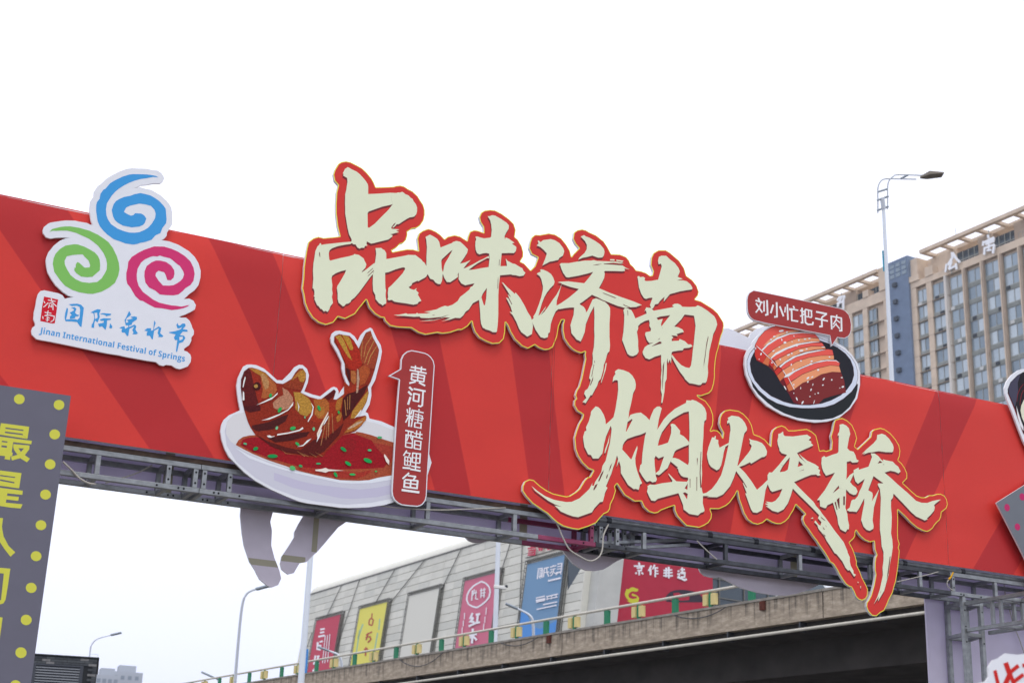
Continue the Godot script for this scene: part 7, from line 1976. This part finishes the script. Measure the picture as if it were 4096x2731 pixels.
		[2244,4490,2258,4338,2260,4272,2289,4123,2317,4018,2378,3885,2428,3826,2480,3746,2551,3700,2597,3688,2651,3715,2673,3773,2651,3840,2597,3943,2559,4047,2554,4178,2532,4252,2551,4353,2550,4487],
	],
	"cloud_back_b": [
		[2842,4439,2830,4343,2791,4265,2759,4189,2761,4143,2712,4050,2661,3962,2653,3900,2670,3851,2731,3815,2783,3833,2815,3898,2829,3925,2892,3942,2947,4005,2982,4040,3051,4131,3101,4199,3161,4280,3245,4348,3262,4430],
	],
	"cloud_back_c": [
		[4349,4416,4400,4352,4450,4314,4499,4303,4577,4310,4642,4337,4665,4362,4663,4433],
	],
	"cloud_back_d": [
		[5352,4439,5431,4353,5496,4287,5561,4227,5626,4196,5704,4178,5807,4184,5898,4209,5963,4250,6041,4304,6133,4349,6198,4460],
	],
	"cloud_back_e": [
		[6996,4452,6996,4350,7021,4305,7071,4274,7148,4266,7257,4281,7378,4238,7507,4198,7703,4175,7901,4169,8061,4180,8210,4217,8376,4278,8516,4348,8658,4441,8662,4531],
	],
	"cloud_top": [
		[7075,6583,7108,6809,7236,6883,7326,6928,7393,6946,7480,6929,7579,6905,7657,6886,7684,6945,7754,7003,7867,7053,8020,7093,8152,7032,8140,6661],
	],
	"bill_chars": [
		[4.35,21.29,5.37,21.42,5.37,21.55,4.35,21.41],
		[4.74,21.65,4.80,21.40,4.98,21.44,4.92,21.70],
		[4.63,21.19,5.01,21.26,4.99,21.17,4.68,21.13,4.68,21.01,5.11,21.07,5.19,21.40,4.62,21.30],
		[4.79,21.09,4.77,20.74,4.93,20.76,4.95,21.10],
		[4.57,20.96,4.44,20.84,4.55,20.77,4.68,20.89],
		[5.00,20.93,5.19,20.83,5.29,20.94,5.10,21.03],
		[5.94,21.63,5.67,21.19,5.82,21.15,6.09,21.59],
		[5.84,21.34,5.84,20.88,6.03,20.91,6.03,21.37],
		[6.26,21.73,6.05,21.36,6.20,21.33,6.41,21.70],
		[6.33,21.44,6.66,21.46,6.67,21.57,6.34,21.55],
		[6.31,21.49,6.30,20.80,6.46,20.82,6.47,21.51],
		[6.44,21.23,6.66,21.25,6.67,21.35,6.45,21.34],
		[6.44,21.03,6.69,21.05,6.70,21.15,6.45,21.13],
		[7.36,21.63,7.33,20.93,7.52,20.95,7.55,21.65],
		[7.59,21.72,7.61,20.88,7.79,20.91,7.78,21.75],
		[7.16,21.34,8.03,21.50,8.02,21.61,7.15,21.45],
		[7.16,21.16,8.06,21.30,8.05,21.41,7.15,21.27],
		[7.13,20.95,8.08,21.07,8.08,21.19,7.13,21.06],
		[8.56,21.46,8.76,21.51,8.74,21.62,8.54,21.58],
		[8.51,21.23,8.64,21.27,8.56,21.06,8.71,21.05,8.86,21.45,8.48,21.34],
		[8.91,21.85,8.94,21.42,9.11,21.45,9.08,21.88],
		[8.80,21.62,9.27,21.68,9.28,21.80,8.80,21.73],
		[8.80,21.44,9.30,21.48,9.31,21.59,8.81,21.54],
		[8.85,21.35,9.16,21.38,9.14,21.23,8.86,21.21,8.85,21.09,9.29,21.12,9.34,21.52,8.86,21.48],
		[8.47,21.01,8.82,20.97,9.25,20.87,9.49,21.00,9.39,21.12,9.24,21.04,8.89,21.12,8.53,21.16],
	],
	"bill_emblem": [
		[3.69,19.63,3.85,19.61,4.11,19.78,4.32,19.82,4.64,19.76,4.80,19.76,4.75,19.60,4.53,19.53,4.32,19.54,4.11,19.48,3.91,19.33,3.86,19.17,3.96,19.02,4.28,18.98,4.59,19.06,4.70,19.19,4.33,19.19,4.14,19.24,4.22,19.37,4.43,19.34,4.75,19.24,4.88,19.10,4.81,18.85,4.44,18.68,4.07,18.68,3.70,18.79,3.91,18.82,3.65,18.99,3.52,19.21,3.59,19.45],
	],
	"bill_seal": [
		[7.43,19.50,7.59,19.70,7.75,19.60,7.86,19.33,8.96,19.43,9.74,19.56,9.80,19.85,9.30,19.91,8.91,19.91,8.74,19.99,8.19,19.90,8.19,19.66,7.76,19.61,7.59,19.71,7.86,19.92,8.30,20.10,8.85,20.21,9.52,20.27,10.30,20.26,10.75,20.17,11.09,19.89,11.08,19.56,8.41,19.24,7.48,19.17],
	],
	"blue_text": [
		[12.16,-4.62,12.87,-4.66,12.82,-4.56,12.11,-4.53],
		[12.16,-4.64,12.17,-5.33,12.34,-5.37,12.33,-4.67],
		[12.43,-4.78,12.70,-4.79,12.73,-5.16,12.40,-5.17,12.46,-5.25,12.89,-5.24,12.83,-4.72,12.39,-4.70],
		[12.71,-4.62,12.82,-5.33,12.99,-5.35,12.88,-4.65],
		[12.48,-4.84,12.58,-5.36,12.72,-5.38,12.63,-4.86],
		[13.07,-4.71,13.76,-4.72,13.70,-4.62,13.00,-4.62],
		[13.02,-4.69,13.05,-5.32,13.22,-5.35,13.19,-4.72],
		[13.13,-5.03,13.89,-5.07,13.85,-4.99,13.09,-4.95],
		[13.36,-4.65,13.51,-5.06,13.82,-5.39,13.97,-5.37,13.67,-5.06,13.52,-4.67],
		[13.94,-4.74,14.80,-4.73,14.74,-4.64,13.88,-4.65],
		[14.28,-4.58,14.28,-4.71,14.42,-4.74,14.42,-4.61],
		[14.04,-4.94,14.78,-4.94,14.73,-4.87,13.99,-4.86],
		[14.46,-4.88,14.32,-5.26,14.07,-5.34,14.18,-5.42,14.46,-5.32,14.61,-4.93],
		[14.28,-5.00,13.96,-5.14,14.08,-5.21,14.39,-5.07],
		[14.43,-5.14,14.88,-5.35,14.94,-5.30,14.50,-5.09],
		[14.95,-4.66,15.47,-4.68,15.49,-5.22,14.92,-5.19,14.97,-5.29,15.66,-5.31,15.63,-4.60,14.90,-4.57],
		[14.99,-4.85,15.55,-4.87,15.51,-4.79,14.94,-4.77],
		[15.01,-5.04,15.57,-5.05,15.53,-4.98,14.96,-4.96],
		[14.92,-5.31,15.71,-5.32,15.66,-5.24,14.87,-5.22],
		[15.07,-5.27,14.87,-5.39,14.99,-5.46,15.19,-5.33],
		[15.42,-5.33,15.62,-5.48,15.72,-5.45,15.52,-5.30],
		[13.96,-5.79,15.72,-5.80,15.64,-5.67,13.88,-5.66],
		[12.59,-7.09,13.91,-7.10,13.83,-6.96,12.51,-6.94],
		[12.56,-6.87,13.80,-6.87,13.74,-6.77,12.50,-6.78],
		[12.65,-7.19,13.90,-7.18,13.85,-7.10,12.60,-7.11],
		[14.01,-6.95,15.63,-6.94,15.57,-6.85,13.95,-6.86],
		[14.03,-7.13,15.61,-7.14,15.57,-7.06,13.98,-7.06],
		[14.12,-6.86,14.13,-7.17,14.25,-7.19,14.24,-6.88],
		[14.69,-6.87,14.70,-7.18,14.82,-7.20,14.81,-6.89],
		[15.31,-6.85,15.32,-7.16,15.44,-7.18,15.42,-6.87],
		[13.71,-7.50,15.64,-7.52,15.59,-7.43,13.66,-7.41],
		[12.90,-7.75,15.64,-7.76,15.59,-7.67,12.85,-7.66],
	],
	"pink_text": [
		[3.54,-4.33,2.99,-4.40,3.15,-4.53,3.70,-4.46],
		[2.98,-4.40,2.30,-4.53,2.47,-4.66,3.15,-4.53],
		[2.27,-4.54,1.70,-4.83,1.93,-4.94,2.50,-4.65],
		[1.68,-4.84,1.42,-5.21,1.69,-5.29,1.95,-4.93],
		[1.42,-5.22,1.45,-5.59,1.73,-5.64,1.69,-5.27],
		[1.47,-5.62,1.88,-6.03,2.12,-6.01,1.71,-5.60],
		[1.95,-6.07,2.68,-6.34,2.77,-6.23,2.05,-5.97],
		[2.71,-6.35,3.48,-6.53,3.51,-6.41,2.74,-6.22],
		[3.57,-6.53,4.25,-6.41,4.09,-6.28,3.41,-6.40],
		[4.26,-6.41,4.90,-6.20,4.71,-6.08,4.07,-6.29],
		[4.92,-6.19,5.40,-5.90,5.17,-5.79,4.70,-6.09],
		[5.42,-5.88,5.47,-5.46,5.21,-5.40,5.16,-5.82],
		[5.46,-5.43,5.18,-5.01,4.93,-5.01,5.22,-5.43],
		[5.14,-4.97,4.48,-4.60,4.32,-4.67,4.98,-5.04],
		[4.43,-4.58,3.65,-4.34,3.59,-4.45,4.36,-4.69],
		[2.31,-4.94,2.41,-5.78,2.62,-5.81,2.52,-4.98],
		[2.61,-4.90,2.59,-5.37,2.77,-5.40,2.79,-4.94],
		[2.93,-5.02,3.06,-5.75,3.59,-5.86,3.60,-5.78,3.22,-5.70,3.10,-5.05],
		[2.60,-5.27,3.25,-5.28,3.18,-5.19,2.54,-5.18],
		[3.77,-4.98,3.91,-5.75,4.09,-5.77,3.95,-5.01],
		[3.72,-5.20,4.64,-5.21,4.58,-5.12,3.66,-5.11],
		[3.85,-5.43,4.71,-5.47,4.65,-5.37,3.80,-5.34],
		[4.27,-5.01,4.42,-5.81,4.60,-5.84,4.45,-5.04],
		[4.12,-5.64,4.69,-5.68,4.65,-5.59,4.07,-5.55],
		[2.86,-6.80,2.53,-7.27,3.32,-7.36,3.27,-7.18,3.03,-7.16,3.20,-6.91],
		[3.14,-7.20,2.55,-7.53,3.54,-7.70,3.53,-7.53,3.17,-7.48,3.44,-7.34],
		[2.78,-7.96,3.81,-7.82,3.61,-7.65,2.58,-7.79],
		[3.65,-7.15,4.35,-7.15,4.24,-6.98,3.53,-6.97],
		[3.77,-7.03,3.82,-7.70,4.17,-7.76,4.12,-7.09],
		[3.70,-7.82,4.54,-7.82,4.42,-7.64,3.58,-7.64],
		[3.00,-8.67,4.29,-8.73,4.20,-8.54,2.91,-8.48],
		[3.28,-8.11,3.47,-9.28,3.85,-9.33,3.66,-8.16],
		[3.20,-8.65,2.59,-9.01,2.89,-9.14,3.50,-8.78],
		[3.60,-8.80,4.27,-9.17,4.50,-9.09,3.83,-8.71],
		[1.65,-6.70,1.77,-7.21,1.91,-7.23,1.79,-6.71],
		[1.65,-7.30,1.76,-7.78,1.90,-7.79,1.79,-7.32],
		[1.64,-7.84,1.77,-8.49,1.90,-8.50,1.77,-7.85],
		[5.17,-6.67,5.22,-7.23,5.35,-7.26,5.30,-6.69],
		[5.16,-7.37,5.22,-7.86,5.35,-7.88,5.28,-7.39],
		[5.13,-7.92,5.20,-8.48,5.33,-8.50,5.26,-7.94],
	],
	"red_text": [
		[-27.39,-5.07,-26.30,-5.10,-26.45,-4.93,-27.54,-4.90],
		[-27.29,-5.39,-26.27,-5.41,-26.43,-5.24,-27.45,-5.22],
		[-27.52,-5.75,-26.01,-5.78,-26.17,-5.59,-27.69,-5.56],
		[-27.73,-6.15,-27.50,-6.92,-27.00,-6.98,-27.23,-6.21],
		[-26.94,-6.31,-26.20,-6.29,-26.38,-6.12,-27.12,-6.14],
		[-27.14,-6.47,-27.01,-7.01,-26.33,-7.09,-26.46,-6.55],
		[-27.67,-7.43,-27.55,-8.18,-27.14,-8.24,-27.26,-7.48],
		[-26.97,-7.72,-26.33,-7.70,-26.52,-7.52,-27.16,-7.53],
		[-26.96,-7.62,-26.90,-8.24,-26.45,-8.30,-26.50,-7.69],
		[-27.58,-8.33,-26.06,-8.37,-26.22,-8.17,-27.74,-8.13],
		[-27.38,-9.00,-26.31,-9.00,-26.49,-8.80,-27.57,-8.80],
		[-27.26,-8.68,-27.15,-9.43,-26.65,-9.49,-26.77,-8.75],
		[-25.95,-5.71,-25.44,-8.37,-25.26,-8.39,-25.77,-5.74],
		[-25.41,-5.72,-24.89,-8.41,-24.71,-8.44,-25.23,-5.75],
		[-24.90,-5.69,-24.28,-8.38,-24.10,-8.40,-24.72,-5.71],
	],
	"yellow_text": [
		[-16.27,-4.68,-16.21,-5.11,-15.93,-5.15,-15.99,-4.73],
		[-16.17,-5.07,-16.60,-5.19,-16.39,-5.31,-15.96,-5.19],
		[-16.64,-5.23,-16.57,-5.65,-16.29,-5.69,-16.35,-5.27],
		[-16.44,-5.73,-15.72,-5.89,-15.69,-5.78,-16.41,-5.62],
		[-15.57,-5.86,-15.47,-5.37,-15.74,-5.32,-15.84,-5.80],
		[-15.54,-5.31,-16.10,-5.08,-16.23,-5.16,-15.67,-5.38],
		[-16.56,-6.66,-15.39,-6.49,-15.56,-6.37,-16.73,-6.54],
		[-16.37,-6.41,-16.60,-7.05,-16.32,-7.11,-16.09,-6.47],
		[-15.92,-6.83,-15.58,-7.07,-16.10,-7.28,-15.87,-7.38,-15.24,-7.12,-15.69,-6.80],
		[-16.62,-6.86,-15.57,-6.88,-15.65,-6.78,-16.70,-6.76],
		[-16.35,-7.70,-16.14,-8.50,-15.86,-8.53,-16.07,-7.73],
		[-16.55,-8.19,-15.55,-8.08,-15.70,-7.96,-16.70,-8.07],
		[-16.48,-7.95,-15.73,-7.93,-15.82,-7.83,-16.57,-7.84],
	],
	"yellow_text_small": [
		[-17.91,-5.45,-18.49,-6.69,-18.17,-6.77,-17.58,-5.53],
		[-18.37,-5.96,-18.26,-8.22,-17.97,-8.27,-18.09,-6.01],
		[-14.44,-6.61,-14.48,-8.23,-14.17,-8.28,-14.12,-6.66],
		[-14.45,-5.38,-14.26,-6.39,-13.99,-6.43,-14.18,-5.42],
	],
	"roof_text": [
		[10.16,-2.78,11.35,-2.83,11.26,-2.67,10.06,-2.63],
		[10.56,-2.54,10.54,-2.81,10.75,-2.86,10.77,-2.59],
		[10.28,-2.97,11.15,-3.03,11.15,-3.25,10.21,-3.15,10.26,-3.29,11.40,-3.41,11.39,-2.91,10.21,-2.84],
		[10.26,-3.13,11.29,-3.21,11.24,-3.09,10.20,-3.01],
		[12.04,-3.19,12.12,-2.84,11.84,-2.77,11.76,-3.11],
		[11.74,-3.01,12.72,-2.98,12.62,-2.84,11.63,-2.87],
		[12.19,-2.78,12.12,-3.17,12.36,-3.23,12.44,-2.84],
		[13.13,-3.31,14.41,-3.24,14.29,-3.09,13.01,-3.16],
		[13.24,-3.15,14.37,-3.14,14.28,-3.01,13.15,-3.01],
	],
	"gong": [
		[1.49,102.21,1.56,101.24,0.40,100.27,0.81,99.91,2.07,100.97,1.99,102.10],
		[1.67,101.94,2.53,100.49,3.27,99.59,3.65,99.76,2.94,100.61,2.10,102.02],
		[1.40,100.66,0.65,99.36,1.06,99.12,1.81,100.41],
		[0.95,99.05,2.73,99.25,2.55,99.62,0.76,99.43],
		[2.30,99.91,2.36,98.74,2.80,98.64,2.73,99.80],
		[0.21,100.49,-0.16,99.07,0.22,98.91,0.59,100.33],
	],
	"yu": [
		[9.74,102.61,9.84,101.95,10.25,101.87,10.16,102.53],
		[8.87,101.25,11.33,101.42,11.15,101.84,8.69,101.67],
		[8.75,101.87,8.53,101.06,8.94,100.88,9.16,101.68],
		[11.04,101.72,10.81,100.92,11.22,100.74,11.44,101.54],
		[9.45,101.21,10.97,101.19,10.85,101.54,9.33,101.55],
		[9.41,100.84,10.94,100.83,10.82,101.17,9.29,101.19],
		[9.99,101.80,9.80,99.61,10.18,99.49,10.38,101.67],
		[9.06,100.20,11.34,100.18,11.22,100.55,8.93,100.57],
		[8.95,100.66,8.75,99.35,9.16,99.19,9.37,100.50],
		[11.08,100.46,10.64,98.99,11.05,98.80,11.48,100.27],
		[9.57,99.67,10.62,99.44,10.59,99.75,9.54,99.97],
	],
	"mao": [
		[-27.34,101.86,-26.79,102.34,-25.35,102.16,-25.44,102.52,-27.07,102.71,-27.73,102.15],
		[-26.36,102.57,-27.18,101.70,-26.78,101.43,-25.96,102.30],
		[-25.61,102.46,-26.24,101.39,-25.82,101.16,-25.19,102.22],
		[-27.48,101.14,-25.54,101.26,-25.73,101.62,-27.67,101.50],
		[-27.39,101.71,-27.64,100.80,-27.18,100.62,-26.94,101.53],
		[-26.06,101.43,-26.14,99.92,-25.69,99.79,-25.61,101.29],
	],
}
